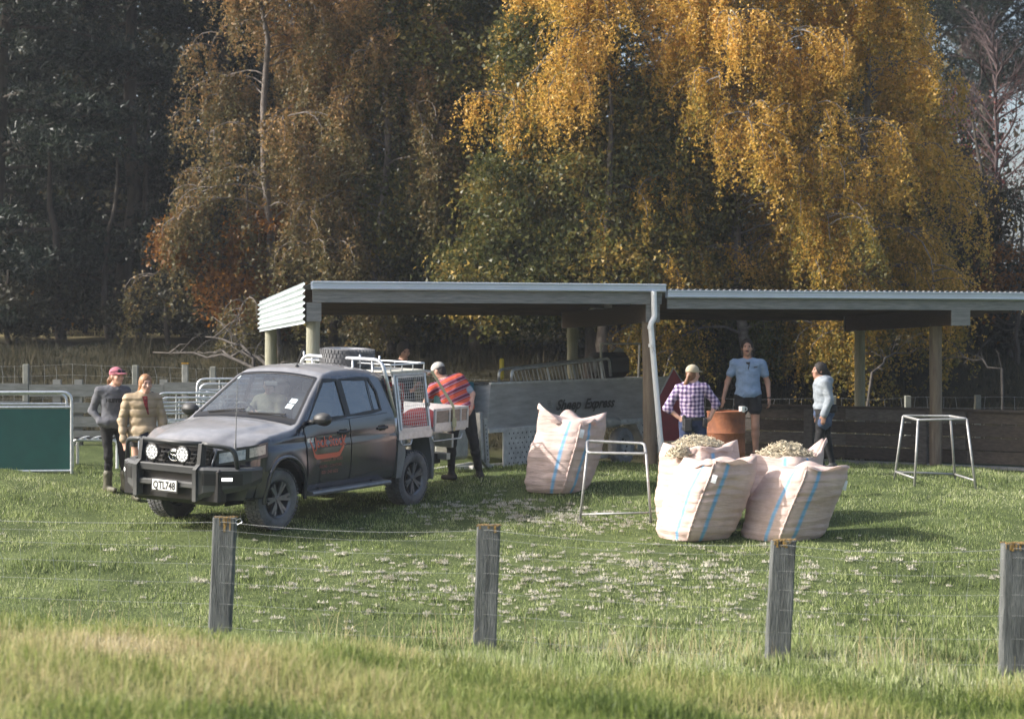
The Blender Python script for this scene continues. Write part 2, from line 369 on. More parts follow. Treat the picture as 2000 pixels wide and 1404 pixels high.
co, f, r_ = blades(np.stack([x, y, TZ(x, y)], 1), RNG.uniform(.1, .4, n), RNG.uniform(.03, .06, n), .6, 1, RNG.uniform(.6, 1, n))
tag(link('hayfield_grass', mesh_np('hayfield_grass', co, f, 3, {'rnd': r_}, [g_long])), 'dry pale field grass seen between the tree trunks', 'grass', kind='stuff')
# ------------------------------------------------------------------ trees
def leaf_quads(pos, size, rng, flat=0., hang=0., asp=.62):
    """diamond leaf per point; hang tilts the long axis down, flat keeps the blade level"""
    n = len(pos); u = rng.normal(0, 1, (n, 3)); u[:, 2] -= hang; u[:, 2] *= (1 - flat); u /= np.linalg.norm(u, axis=1)[:, None] + 1e-9
    v = np.cross(u, rng.normal(0, 1, (n, 3))); v /= np.linalg.norm(v, axis=1)[:, None] + 1e-9
    a = u * (size / 2)[:, None]; b = v * (size * asp / 2)[:, None]
    co = np.stack([pos - a * .7 - b, pos - a * .7 + b, pos + a * 1.1], 1).reshape(-1, 3)
    return co, np.arange(n * 3).reshape(-1, 3)
def arc(p0, az, up, L, droop, n=7, wob=.06, rng=RNG):
    """limb leaving p0 at angle up, sagging by droop"""
    p = np.array(p0, float); out = [p.copy()]; e = up; a = az
    for i in range(n):
        e -= droop / n * (1 + i / n); a += rng.normal(0, wob * 3)
        p = p + np.array([math.cos(a) * math.cos(e), math.sin(a) * math.cos(e), math.sin(e)]) * L / n; out.append(p.copy())
    return np.array(out)
def along(path, t):
    k = np.clip(t, 0, .999) * (len(path) - 1); i = int(k); return path[i] + (path[i + 1] - path[i]) * (k - i)
class Tree:
    def __init__(s, px, Y, H, r, seed, lean=0.):
        s.rng = np.random.default_rng(seed); x = (px - 1000) / F * Y; s.base = np.array([x, Y, gz(x, Y) - .1]); s.H = H; s.mb = MB(); s.r = r; s.pts = []; s.rnd = []; s.sz = []
        n = 9; q = np.array([[0, 0, H * i / n] for i in range(n + 1)]); w_ = np.cumsum(s.rng.normal(0, .012 * H, (n + 1, 2)), 0); w_[0] = 0; q[:, :2] += w_; q[:, 0] += lean * np.linspace(0, 1, n + 1) * H
        s.tr = q; s.tube(q, r, r * .18, 8)
    def tube(s, path, r0, r1, n=5): s.mb.tube([tuple(p) for p in path], list(np.linspace(r0, r1, len(path))), n, cap=False)
    def leaves(s, P_, rnd, size): s.pts.append(P_); s.rnd.append(rnd); s.sz.append(size)
    def weep(s, nl=26, L=3.6, z0=.25, sub=4, strands=7, smin=.4, smax=1.9, step=.05, size=.06, up=.75, droop=1.5, low=0.):
        rng = s.rng
        for i in range(nl):
            t = z0 + (1 - z0) * (i + rng.uniform(0, 1)) / nl; p = along(s.tr, t * .97); az = rng.uniform(0, 2 * PI)
            Li = L * (1.05 - .62 * max(0, (t - z0) / (1 - z0)) ** 1.5) * rng.uniform(.65, 1.15)
            lb = arc(p, az, up * rng.uniform(.6, 1.2), Li, droop * rng.uniform(.6, 1.2), rng=rng); s.tube(lb, s.r * .24 * (1.1 - t * .6), .008)
            br = [lb]
            for k in range(sub):
                q = along(lb, rng.uniform(.3, .95)); sb = arc(q, az + rng.normal(0, .9), rng.uniform(.0, .7), Li * rng.uniform(.25, .5), rng.uniform(.8, 1.8), 5, rng=rng); s.tube(sb, .018, .005, 3); br.append(sb)
            tone_l = rng.normal(0, .09)
            for b_ in br:
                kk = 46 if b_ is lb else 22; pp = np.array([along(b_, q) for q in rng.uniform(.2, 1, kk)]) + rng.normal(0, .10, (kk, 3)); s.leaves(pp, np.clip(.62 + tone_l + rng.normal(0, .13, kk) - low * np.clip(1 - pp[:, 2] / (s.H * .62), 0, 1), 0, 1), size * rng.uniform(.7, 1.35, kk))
                for k in range(strands):
                    q = along(b_, rng.uniform(.25, 1)); Ls = rng.uniform(smin, smax); m = max(4, int(Ls / step)); tt = np.sort(rng.uniform(0, 1, m))
                    dr = rng.normal(0, .24, 2); a_ = rng.uniform(.0, .12)
                    pp = q + np.stack([dr[0] * tt * Ls + a_ * np.sin(tt * 3) + rng.normal(0, .045, m), dr[1] * tt * Ls + rng.normal(0, .045, m), -tt * Ls + rng.normal(0, .03, m)], 1)
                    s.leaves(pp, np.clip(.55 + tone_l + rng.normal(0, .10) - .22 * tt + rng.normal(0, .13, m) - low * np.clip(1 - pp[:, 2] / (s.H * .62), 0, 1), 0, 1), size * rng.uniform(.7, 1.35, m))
        return s
    def clumps(s, lobes, per=900, nleaf=55, rad=.33, size=.085, thresh=.42, nscale=.9, limb=True, flat=0.):
        """leaf clumps through lobes (centre dx,dy,z, rx,ry,rz) relative to the base, thinned by noise so gaps stay"""
        rng = s.rng
        for (dx, dy, dz, rx, ry, rz) in lobes:
            c = s.base * 0 + np.array([dx, dy, dz]); 
            if limb:
                t = min(.95, max(.2, (dz - .35 * rz) / s.H)); p = along(s.tr, t * .8)
                for k in range(5):
                    e = c + rng.normal(0, .45, 3) * np.array([rx, ry, rz]); m = (p + e) / 2 + rng.normal(0, .25, 3); m[2] -= .2
                    pth = np.array([p * (1 - u) ** 2 + m * 2 * u * (1 - u) + e * u * u for u in np.linspace(0, 1, 7)]); s.tube(pth, s.r * .3, .015)
            m = per; d = rng.normal(0, 1, (m, 3)); d /= np.linalg.norm(d, axis=1)[:, None]; d *= (rng.uniform(.25, 1, m) ** .45)[:, None]
            q = c + d * np.array([rx, ry, rz]); g = s.base
            nz = np.array([noise.noise(Vector((p[0] + g[0], p[1] + g[1], p[2])) * nscale) for p in q]) * .5 + .5
            for p, nn in zip(q, nz):
                if nn < thresh: continue
                k = max(6, int(nleaf * rng.uniform(.5, 1.3))); pp = p + rng.normal(0, 1, (k, 3)) * rad * np.array([.75, .75, .5])
                s.leaves(pp, np.clip(.45 + .9 * (nn - .55) + rng.normal(0, .1) + rng.normal(0, .12, k), 0, 1), size * rng.uniform(.65, 1.3, k))
        return s
    def boughs(s, nl=46, L=3.4, z0=.14, size=.16, per=26, nn=34):
        """conifer: level layered boughs with drooping needle sprays"""
        rng = s.rng
        for i in range(nl):
            t = z0 + (1 - z0) * (i + rng.uniform(0, 1)) / nl; p = along(s.tr, t * .98); az = rng.uniform(0, 2 * PI)
            Li = L * (1 - .75 * ((t - z0) / (1 - z0)) ** 1.3) * rng.uniform(.6, 1.15)
            lb = arc(p, az, rng.uniform(-.05, .4), Li, rng.uniform(.1, .5), rng=rng); s.tube(lb, s.r * .25 * (1.1 - t * .7), .012)
            for k in range(per):
                q = along(lb, rng.uniform(.2, 1) ** .8) + rng.normal(0, .22, 3) * np.array([1, 1, .45]); m = int(nn * rng.uniform(.6, 1.3))
                pp = q + rng.normal(0, 1, (m, 3)) * np.array([.26, .26, .11]); s.leaves(pp, np.clip(.4 + rng.normal(0, .15) + rng.normal(0, .12, m), 0, 1), size * rng.uniform(.6, 1.3, m))
        return s
    def twigs(s, nl=40, L=2.6, z0=.2, depth=2):
        rng = s.rng
        for i in range(nl):
            t = z0 + (1 - z0) * (i + .5) / nl; p = along(s.tr, t * .97); az = rng.uniform(0, 2 * PI); Li = L * (1.1 - .6 * t) * rng.uniform(.6, 1.1)
            lb = arc(p, az, rng.uniform(.5, 1.1), Li, rng.uniform(-.1, .4), rng=rng); s.tube(lb, .035, .008, 4)
            for k in range(9):
                q = along(lb, rng.uniform(.25, 1)); sb = arc(q, az + rng.normal(0, .8), rng.uniform(.2, 1.2), Li * rng.uniform(.2, .45), rng.uniform(-.3, .4), 4, rng=rng); s.tube(sb, .014, .004, 3)
                for j in range(3):
                    q2 = along(sb, rng.uniform(.3, 1)); s.tube(arc(q2, az + rng.normal(0, 1.2), rng.uniform(.2, 1.3), rng.uniform(.25, .6), .1, 3, rng=rng), .007, .003, 3)
        return s
    def done(s, name, label, bark, leaf=None, asp=.62, hang=0., flat=0., group=None, keep=None):
        root = thing(name, label, 'tree', tuple(s.base), group=group)
        s.mb.build('trunk', bark, root, smooth=True)
        if leaf is not None and s.pts:
            P_ = np.concatenate(s.pts); rn = np.concatenate(s.rnd); sz = np.concatenate(s.sz)
            W_ = P_ + s.base; px = 1000 + F * W_[:, 0] / W_[:, 1]; py = HZ - F * (W_[:, 2] - ZC) / W_[:, 1]
            ok = (px > -160) & (px < 2160) & (py > -260) & (P_[:, 2] > .15)   # nothing far outside the frame is needed
            P_, rn, sz = P_[ok], rn[ok], sz[ok]
            co, f = leaf_quads(P_, sz, s.rng, flat, hang, asp); link('crown', mesh_np('crown', co, f, 3, {'rnd': np.repeat(rn, 3)}, [leaf]), root)
        return root
bark_pale = mat('bark_birch', (.20, .185, .165), .8, col2=(.07, .062, .055), vscale=5, bump=.4, stretch=(1, 1, 3))
bark_dark = mat('bark_dark', (.045, .036, .028), .9, col2=(.09, .075, .06), vscale=9, bump=.6, stretch=(1, 1, .3))
bark_grey = mat('bark_grey', (.13, .11, .095), .9, var=.4, vscale=9, bump=.5)
bark_red = mat('bark_twigs', (.075, .05, .048), .85, var=.3)
l_gold = leafmat('leaf_gold', [(0, (.16, .15, .04)), (.22, (.33, .25, .05)), (.45, (.60, .37, .07)), (.7, (.74, .47, .12)), (1, (.80, .60, .25))], .58, .4)
l_brown = leafmat('leaf_brown', [(0, (.10, .09, .035)), (.3, (.19, .135, .05)), (.55, (.33, .195, .075)), (.8, (.45, .265, .10)), (1, (.50, .37, .16))], .4, .5)
l_oak = leafmat('leaf_oak', [(0, (.03, .042, .016)), (.35, (.075, .085, .025)), (.58, (.15, .135, .035)), (.78, (.32, .22, .05)), (1, (.50, .34, .09))], .4, .4)
l_ever = leafmat('leaf_evergreen', [(0, (0.005, 0.0099, 0.0068)), (0.5, (0.0149, 0.0267, 0.0149)), (0.85, (0.0291, 0.0459, 0.0211)), (1, (0.0589, 0.0713, 0.0335))], .15, .45)
l_orange = leafmat('leaf_orange', [(0, (.07, .035, .012)), (.5, (.20, .085, .018)), (1, (.36, .17, .04))], .5, .5)
l_green = leafmat('leaf_willow', [(0, (0.027, 0.041, 0.014)), (0.5, (0.081, 0.101, 0.027)), (0.85, (0.189, 0.189, 0.047)), (1, (0.351, 0.27, 0.068))], .4, .5)
l_yellow = leafmat('leaf_yellow', [(0, (.3, .2, .03)), (1, (.6, .45, .08))], .5, .5)
# evergreens on the left
Tree(-25, 46, 16, .24, 11).boughs(88, 4.6, .05, .21, 30, 36).done('evergreen_tree', 'huge dark evergreen at the left edge, its boughs almost black', bark_dark, l_ever, asp=.26, group='dark evergreens on the left')
Tree(225, 48, 16, .24, 12, .01).boughs(72, 4.2, .06, .21, 28, 36).done('evergreen_tree', 'dark evergreen whose straight trunk shows above the woman in the tan jacket', bark_dark, l_ever, asp=.26, group='dark evergreens on the left')
Tree(370, 50, 15, .2, 13).boughs(60, 3.2, .08, .21, 30, 40).done('evergreen_tree', 'dark evergreen bordering the brown birch', bark_dark, l_ever, asp=.26, group='dark evergreens on the left')
Tree(215, 47, 6, .10, 14).done('tree_trunk', 'slim bare trunk beside the straight evergreen trunk on the left', bark_dark)
# brown weeping birches
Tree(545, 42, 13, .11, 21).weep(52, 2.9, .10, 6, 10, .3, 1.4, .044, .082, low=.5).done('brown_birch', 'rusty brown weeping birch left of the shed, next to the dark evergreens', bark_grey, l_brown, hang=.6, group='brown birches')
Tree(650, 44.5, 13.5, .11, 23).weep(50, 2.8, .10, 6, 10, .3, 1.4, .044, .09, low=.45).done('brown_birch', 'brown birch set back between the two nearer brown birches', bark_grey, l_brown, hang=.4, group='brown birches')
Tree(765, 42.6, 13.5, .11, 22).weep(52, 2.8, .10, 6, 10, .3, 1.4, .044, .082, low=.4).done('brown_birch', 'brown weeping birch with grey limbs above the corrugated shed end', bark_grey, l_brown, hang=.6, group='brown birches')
# oaks in the middle
Tree(930, 42.5, 13, .18, 31).clumps([(-.8, 0, 3.0, 2.0, 1.4, 1.6), (.5, 0, 4.4, 2.4, 1.6, 1.7), (-.6, .2, 6.4, 2.5, 1.6, 1.8), (.5, .2, 8.4, 2.4, 1.5, 1.7), (-.2, 0, 10.4, 2.2, 1.5, 1.7)], 380, 62, .33, .12, .36).done('oak_tree', 'dark green oak turning brown between the brown birch and the golden birch', bark_dark, l_oak)
Tree(1150, 39.6, 9.8, .18, 32).clumps([(1.5, -.2, 2.4, 1.3, 1.1, 1.0), (1.9, -.1, 3.9, 1.1, 1.0, 1.0), (-1.6, -.3, 2.5, 1.6, 1.3, 1.1), (.7, -.5, 2.7, 2.0, 1.4, 1.2), (-.5, -.4, 4.1, 2.2, 1.5, 1.4), (1.2, -.2, 4.7, 1.5, 1.2, 1.2), (.0, -.2, 5.9, 1.9, 1.2, 1.2), (-.7, -.1, 7.2, 1.2, 1.0, .9)], 360, 60, .30, .108, .36).done('oak_tree', 'bushy green and yellow oak directly behind the left shed roof', bark_dark, l_oak)
# golden birches
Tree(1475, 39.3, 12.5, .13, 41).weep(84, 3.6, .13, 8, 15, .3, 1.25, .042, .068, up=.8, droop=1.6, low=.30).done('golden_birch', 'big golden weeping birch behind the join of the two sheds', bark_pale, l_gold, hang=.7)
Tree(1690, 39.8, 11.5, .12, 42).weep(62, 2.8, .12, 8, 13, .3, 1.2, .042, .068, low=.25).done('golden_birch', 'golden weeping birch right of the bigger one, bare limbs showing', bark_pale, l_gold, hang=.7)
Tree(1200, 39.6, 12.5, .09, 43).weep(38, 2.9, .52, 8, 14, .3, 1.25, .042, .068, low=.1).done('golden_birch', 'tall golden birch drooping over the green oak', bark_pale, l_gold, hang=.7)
# right edge
Tree(1950, 70, 21, .35, 51).clumps([(-1.5, 0, 12, 2.2, 2, 1.0), (1.2, 0, 13.4, 2.4, 2, 1.0), (-.6, 0, 15, 2.0, 2, .9), (.9, 0, 16.6, 2.1, 2, .9), (-2.6, 0, 13.0, 1.8, 1.4, .9), (.3, 0, 9.6, 2.6, 2, 1.3), (2.6, 0, 11.2, 2, 2, 1.2)], 210, 70, .42, .2, .42).done('pine_tree', 'tall dark pine against the pale sky at the top right corner', bark_dark, l_ever, asp=.3)
Tree(1775, 66, 19, .3, 52).clumps([(-1.0, 0, 10, 2.2, 2, 1.2), (1.4, 0, 11.4, 2.0, 2, 1.1), (.6, 0, 8.0, 2.4, 2, 1.3)], 160, 70, .42, .2, .42).done('pine_tree', 'distant pine half hidden behind the golden birch', bark_dark, l_ever, asp=.3)
Tree(1930, 45, 7.4, .09, 53).twigs(44, 2.8, .18).clumps([(0, 0, 5.0, 2.0, 1.2, 1.6), (-.8, 0, 3.4, 1.4, 1.0, 1.2)], 200, 16, .3, .07, .45, limb=False).done('bare_tree', 'bare twiggy tree with a few reddish leaves at the right edge', bark_red, leafmat('leaf_red', [(0, (.10, .03, .03)), (1, (.28, .10, .08))], .4))
Tree(1905, 44, 5.5, .14, 54).clumps([(-.7, 0, 2.0, 1.2, 1, 1.1), (.8, 0, 2.2, 1.4, 1, 1.2), (0, 0, 3.5, 1.3, 1, .9)], 150, 45, .28, .09, .42).done('shrub_tree', 'dark shrubby tree behind the right end of the shed roof', bark_dark, leafmat('leaf_darkshrub', [(0, (.01, .012, .008)), (.6, (.035, .035, .018)), (.9, (.07, .055, .025)), (1, (.3, .15, .03))], .25))
Tree(1985, 42, 3.4, .06, 55).clumps([(0, 0, 2.3, .9, .6, .5), (-.5, 0, 1.4, .6, .5, .5)], 90, 12, .22, .10, .42).done('maple_sapling', 'small orange leaved maple at the right edge just over the roof', bark_dark, l_orange)
# understorey
Tree(480, 42.5, 4.2, .08, 61).clumps([(-.5, 0, 1.5, 1.1, .7, .8), (.6, 0, 1.2, 1.0, .7, .7), (.1, 0, 2.7, 1.3, .7, .8), (-1.2, 0, 2.6, .9, .6, .6)], 100, 26, .24, .12, .44).done('maple_tree', 'low orange maple left of the corrugated shed end', bark_dark, l_orange)
for i, (px, Y, wd, lb) in enumerate([(600, 45, 1.6, 'olive bush directly left of the corrugated shed end'), (720, 44.5, 1.5, 'olive bush seen under the left end of the shed roof'), (860, 44, 1.6, 'dark green bush behind the man bent over the cage'), (990, 43.5, 1.6, 'dark green bush seen over the near end of the trailer'), (1120, 43, 1.5, 'dark green bush behind the rack of the trailer'), (1250, 43, 1.4, 'dark bush behind the white downpipe'), (1730, 44, 1.5, 'dark bush right of the back post of the right shed'), (1850, 43.5, 1.4, 'dark bush behind the front post of the right shed'), (1975, 43, 1.3, 'dark bush at the right edge below the roof'), (1990, 46, 1.3, 'dark bush at the right edge behind the maple'), (395, 46, 1.2, 'thin dark bush between the evergreens and the orange maple'), (45, 51, 1.4, 'dark bush under the huge evergreen at the left edge'), (165, 52, 1.3, 'dark bush left of the straight evergreen trunk'), (300, 51, 1.3, 'dark bush right of the straight evergreen trunk'), (20, 44.5, 1.5, 'near dark bush at the left edge above the green panel'), (330, 44.5, 1.3, 'near dark bush above the tan jacket')]):
    Tree(px, Y, 3.6, .07, 600 + i).clumps([(-.5 * wd, 0, .8, wd * .7, .7, .6), (.5 * wd, 0, 1.0, wd * .7, .7, .7), (0, 0, 1.9, wd * .8, .8, .8)], 120, 34, .26, .115, .47, limb=False).done('bush', lb, bark_dark, l_oak if i < 6 else MATS['leaf_darkshrub'], group='bushes under the trees')
Tree(1380, 41, 4.6, .1, 64).weep(30, 2.2, .25, 5, 9, .5, 1.7, .055, .10, up=.5).done('willow_tree', 'green drooping willow behind the man in the blue shirt', bark_dark, l_green, hang=.9, asp=.4)
Tree(1585, 42, 4.6, .1, 65).weep(28, 2.0, .25, 5, 9, .5, 1.7, .055, .10, up=.5).done('willow_tree', 'green drooping willow behind the woman in the grey hoodie', bark_dark, l_green, hang=.9, asp=.4)
for i, (px, Y, H, lb) in enumerate([(120, 46.5, 5, 'leaning dark trunk left of the twin trunks'), (275, 48, 6, 'dark trunk right of the twin trunks'), (1185, 38.5, 7, 'dark trunk behind the trailer, left of the white downpipe'), (1215, 39, 7, 'second dark trunk close to the white downpipe'), (790, 44, 7, 'thin dark trunk over the spare wheel')]):
    Tree(px, Y, H, .15 if i < 3 else .09, 70 + i, [-.12, .02, .02, -.01, .03][i]).done('tree_trunk', lb, bark_dark)
# a far wood closes the view
rng = np.random.default_rng(90)
pp = []; rn = []
for i in range(3300):
    x = rng.uniform(-18, 13.5) if i < 2500 else rng.uniform(-21, -9); y = rng.uniform(53, 60); top = 13.5 + 2 * math.sin(x * .5) - max(0, (x - 9.5)) * 1.6; z = rng.uniform(2.95, max(5, top))
    m = 40; pp.append(np.array([x, y, z]) + rng.normal(0, .55, (m, 3))); rn.append(np.clip(.4 + rng.normal(0, .15) + rng.normal(0, .15, m), 0, 1))
pp = np.concatenate(pp); rn = np.concatenate(rn); co, f = leaf_quads(pp, rng.uniform(.18, .36, len(pp)), rng)
tag(link('distant_wood', mesh_np('distant_wood', co, f, 3, {'rnd': np.repeat(rn, 3)}, [leafmat('leaf_far', [(0, (.015, .022, .012)), (.5, (.045, .05, .02)), (.8, (.12, .09, .03)), (1, (.2, .13, .04))], .3)])), 'dark mixed wood far behind the birches', 'wood', kind='stuff')
# fallen branches on the slope
bark_fall = mat('bark_fallen', (.075, .066, .058), .9, var=.4, vscale=9)
rng = np.random.default_rng(91)
for i, (a, b, r0, lb) in enumerate([((560, 735, 37.5), (400, 655, 39), .05, 'long grey fallen branch sloping up behind the two women'), ((545, 745, 37), (300, 690, 38.5), .045, 'grey fallen branch lying low behind the tan jacket'),
        ((500, 705, 38), (380, 690, 39), .04, 'short grey fallen branch left of the shed posts'), ((1690, 745, 37), (1780, 690, 38), .03, 'pale dead branch behind the right back post'), ((1960, 725, 37), (1830, 700, 38), .03, 'pale dead branch right of the dark front post')]):
    p, q = P(*a), P(*b); mb = MB(); n = 9
    pth = [p.lerp(q, t / n) + Vector((0, 0, .22 * math.sin(PI * t / n) * (1 if i % 2 else .4))) + Vector(rng.normal(0, .04, 3)) for t in range(n + 1)]
    pth[0].z = gz(pth[0].x, pth[0].y) - .02
    mb.tube(pth, list(np.linspace(r0, r0 * .25, n + 1)), 6)
    for k in range(9):
        s0 = pth[int(rng.integers(1, n))]; d = Vector((rng.normal(0, .5), rng.normal(0, .4), rng.uniform(-.1, .6))); mb.tube([s0, s0 + d * .5 + Vector((0, 0, .08)), s0 + d], [r0 * .4, r0 * .25, .006], 4)
    tag(mb.build('fallen_branch', bark_fall, smooth=True), lb, 'branch')
# ------------------------------------------------------------------ sheds
steel = mat('galvanised_steel', (.58, .60, .62), .42, .75, var=.18, vscale=14)
steel_dull = mat('dull_galvanised', (.42, .43, .43), .55, .6, var=.25, vscale=10)
roof_iron = mat('zincalume_roof', (.62, .64, .66), .38, .7, var=.1, vscale=3)
gutter_m = mat('gutter_paint', (.52, .58, .66), .35, .2, var=.06, vscale=2)
t_grey = mat('timber_weathered', (.27, .27, .26), .85, col2=(.14, .15, .145), vscale=5, bump=.5, bscale=30, stretch=(.6, 6, 6))
t_brown = mat('timber_treated', (.12, .08, .052), .85, col2=(.065, .045, .03), vscale=5, bump=.5, bscale=30, stretch=(.6, 6, 6))
post_green = mat('post_pine', (.33, .33, .25), .85, col2=(.22, .21, .15), vscale=6, bump=.4, bscale=30, stretch=(5, 5, .5))
post_dark = mat('post_brown', (.15, .11, .08), .9, col2=(.26, .21, .15), vscale=4, bump=.6, bscale=30, stretch=(4, 4, .5))
pvc = mat('white_pvc', (.78, .80, .81), .35, var=.04, vscale=3)
SH_U = Vector((.962, .274, 0)); SH_V = Vector((-.274, .962, 0)); SH_A = math.atan2(.274, .962)
SH_O = Vector((-3.0, 28.3, 0))
def shp(t, w_, z=0): return SH_O + SH_U * t + SH_V * w_ + Vector((0, 0, z))
def round_post(parent, t, w_, z1, r, m, lean=0):
    p = shp(t, w_) - parent.location; p = Matrix.Rotation(-SH_A, 4, 'Z') @ p; wz = gz(*(shp(t, w_).xy)) - .1
    mb = MB(); n = 7; rng = random.Random(int(t * 100 + w_ * 10))
    mb.tube([(p.x + lean * i / n + rng.uniform(-.004, .004), p.y, wz + (z1 - wz) * i / n) for i in range(n + 1)], [r * rng.uniform(.97, 1.04) for i in range(n + 1)], 14)
    return mb.build('post', m, parent, angle=40)
def corr(fn, n, amp, pitch, L):
    """corrugated sheet: fn(a along, b across waves, height)"""
def roof_sheet(parent, t0, t1, w0, w1, z0, z1, name='roof_sheet'):
    mb = MB(); n = int((t1 - t0) / .0125); vs_ = []
    for j, (w_, z) in enumerate(((w0, z0), (w1, z1))):
        for i in range(n + 1):
            t = t0 + (t1 - t0) * i / n; vs_.append((t, w_, z + .011 * math.sin(2 * PI * t / .1)))
    mb.add(vs_, [(i, i + 1, n + 2 + i, n + 1 + i) for i in range(n)]); return mb.build(name, roof_iron, parent, smooth=True)
def gutter(parent, t0, t1, z):
    prof = [(0, 0), (.0, -.105), (.012, -.118), (-.10, -.118), (-.10, -.01)]
    pr = [(.03, .005), (.045, .0), (.045, -.02), (.032, -.03), (.032, -.085), (.042, -.1), (.03, -.118), (-.09, -.118), (-.09, .0), (-.08, .0), (-.08, -.105), (.02, -.105), (.022, -.03), (.03, -.012)]
    mb = MB(); mb.prism(pr, lambda a, b, t: (t, -a - .06, z + b), t0, t1); return mb.build('gutter', gutter_m, parent)
def board(parent, a, b, wd, ht, m, name='beam'):
    mb = MB(); mb.bar(a, b, wd, ht); return mb.build(name, m, parent)
sh1 = thing('open_shed', 'open pole shed with corrugated end panel and white downpipe, over the silver trailer', 'shed', tuple(SH_O), (0, 0, SH_A))
sh2 = thing('open_shed', 'lower open pole shed on the right, over the board wall', 'shed', tuple(SH_O), (0, 0, SH_A))
# left shed (local: x along front, y back, z up)
Z1 = 2.78
gutter(sh1, 0, 5.61, Z1)
board(sh1, (.02, -.005, Z1 - .21), (5.56, -.005, Z1 - .21), .05, .20, t_grey, 'fascia_board')
roof_sheet(sh1, 0, 5.58, -.08, 4.75, Z1 - .02, Z1 - .31)
for w_ in (.9, 1.8, 2.7, 3.6, 4.5): board(sh1, (.05, w_, Z1 - .10 - .061 * w_), (5.53, w_, Z1 - .10 - .061 * w_), .05, .12, t_brown, 'purlin')
for t in (.08, 5.42):
    mb = MB(); mb.prism([(.02, Z1 - .32), (.02, Z1 - .59), (4.45, Z1 - .66), (4.45, Z1 - .37)], lambda a, b, s: (s, a, b), t - .10, t + .02 if t < 1 else t + .10); mb.build('rafter', t_brown, sh1)
    mb = MB(); mb.box((t - .04 if t < 1 else t, .0, Z1 - .455), (.22, .035, .28)); mb.build('rafter_end', t_grey, sh1)
    mb = MB(); mb.box((t - .04 if t < 1 else t, 4.465, Z1 - .515), (.2, .025, .29)); mb.build('rafter_end', t_grey, sh1)
round_post(sh1, .06, .16, Z1 - .58, .105, post_green); round_post(sh1, .02, 4.1, Z1 - .62, .10, post_green)
round_post(sh1, 5.44, .18, Z1 - .58, .11, post_dark, -.02); round_post(sh1, 5.44, 4.2, Z1 - .62, .10, post_green)
# corrugated end panel
mb = MB(); nz = 48; ny = 10; vs_ = []
for j in range(ny + 1):
    y = -.02 + 4.62 * j / ny
    for i in range(nz + 1):
        b = i / nz; top = Z1 - .01 - .012 * y * 0 - .20 * (j / ny); z = top - b * (.62 - .10 * (j / ny)); vs_.append((-.115 + .022 * math.sin(b * 2 * PI * 6.5), y + .006 * math.sin(i), z))
mb.add(vs_, [(j * (nz + 1) + i, (j + 1) * (nz + 1) + i, (j + 1) * (nz + 1) + i + 1, j * (nz + 1) + i + 1) for j in range(ny) for i in range(nz)])
mb.build('end_panel', mat('white_corrugated', (.56, .62, .64), .45, .3, var=.08, vscale=2), sh1, smooth=True)
# downpipe
mb = MB(); zb = gz(*shp(5.55, -.12).xy)
pth = rounded([(5.40, -.10, Z1 - .11), (5.41, -.11, Z1 - .52), (5.335, -.13, Z1 - .62), (5.345, -.13, Z1 - .72), (5.53, -.14, zb + .03)], .05, 3)
mb.tube(pth, .045, 14); mb.tube([(5.352, -.13, Z1 - .93), (5.355, -.13, Z1 - .98)], .052, 14); mb.tube([(5.335, -.13, Z1 - .645), (5.335, -.13, Z1 - .70)], .051, 14); mb.tube([(5.522, -.14, zb + .20), (5.53, -.14, zb + .02)], .051, 14)
mb.build('downpipe', pvc, sh1, angle=40)
mb = MB(); 
for k in range(2): mb.tube([(5.32 + .06 * k, -.185, Z1 - .95), (5.40 - .06 * k, -.19, Z1 - 1.08)], .003, 4)
mb.tube([(5.30, -.13, Z1 - .955), (5.36, -.185, Z1 - .955), (5.42, -.13, Z1 - .955)], .003, 4); mb.build('wire_tie', steel_dull, sh1)
# right shed
Z2 = 2.69
gutter(sh2, 5.64, 13.4, Z2)
board(sh2, (5.66, -.005, Z2 - .205), (13.4, -.005, Z2 - .205), .05, .17, t_grey, 'fascia_board')
roof_sheet(sh2, 5.64, 13.4, -.10, 4.75, Z2 + .015, Z2 - .30)
for w_ in (.9, 1.8, 2.7, 3.6, 4.5): board(sh2, (5.68, w_, Z2 - .062 - .065 * w_), (13.3, w_, Z2 - .062 - .065 * w_), .05, .12, t_brown, 'purlin')
mb = MB(); mb.prism([(.0, Z2 - .25), (.0, Z2 - .53), (4.1, Z2 - .62), (4.1, Z2 - .35)], lambda a, b, s: (s, a, b), 10.72, 10.9); mb.build('rafter', t_brown, sh2)
mb = MB(); mb.box((10.81, -.012, Z2 - .41), (.34, .03, .27)); mb.build('rafter_end', t_grey, sh2)
mb = MB(); mb.box((10.79, 4.115, Z2 - .485), (.17, .03, .29)); mb.build('rafter_end', t_grey, sh2)
round_post(sh2, 10.82, .85, Z2 - .52, .105, post_dark); round_post(sh2, 10.80, 3.66, Z2 - .60, .095, post_green)
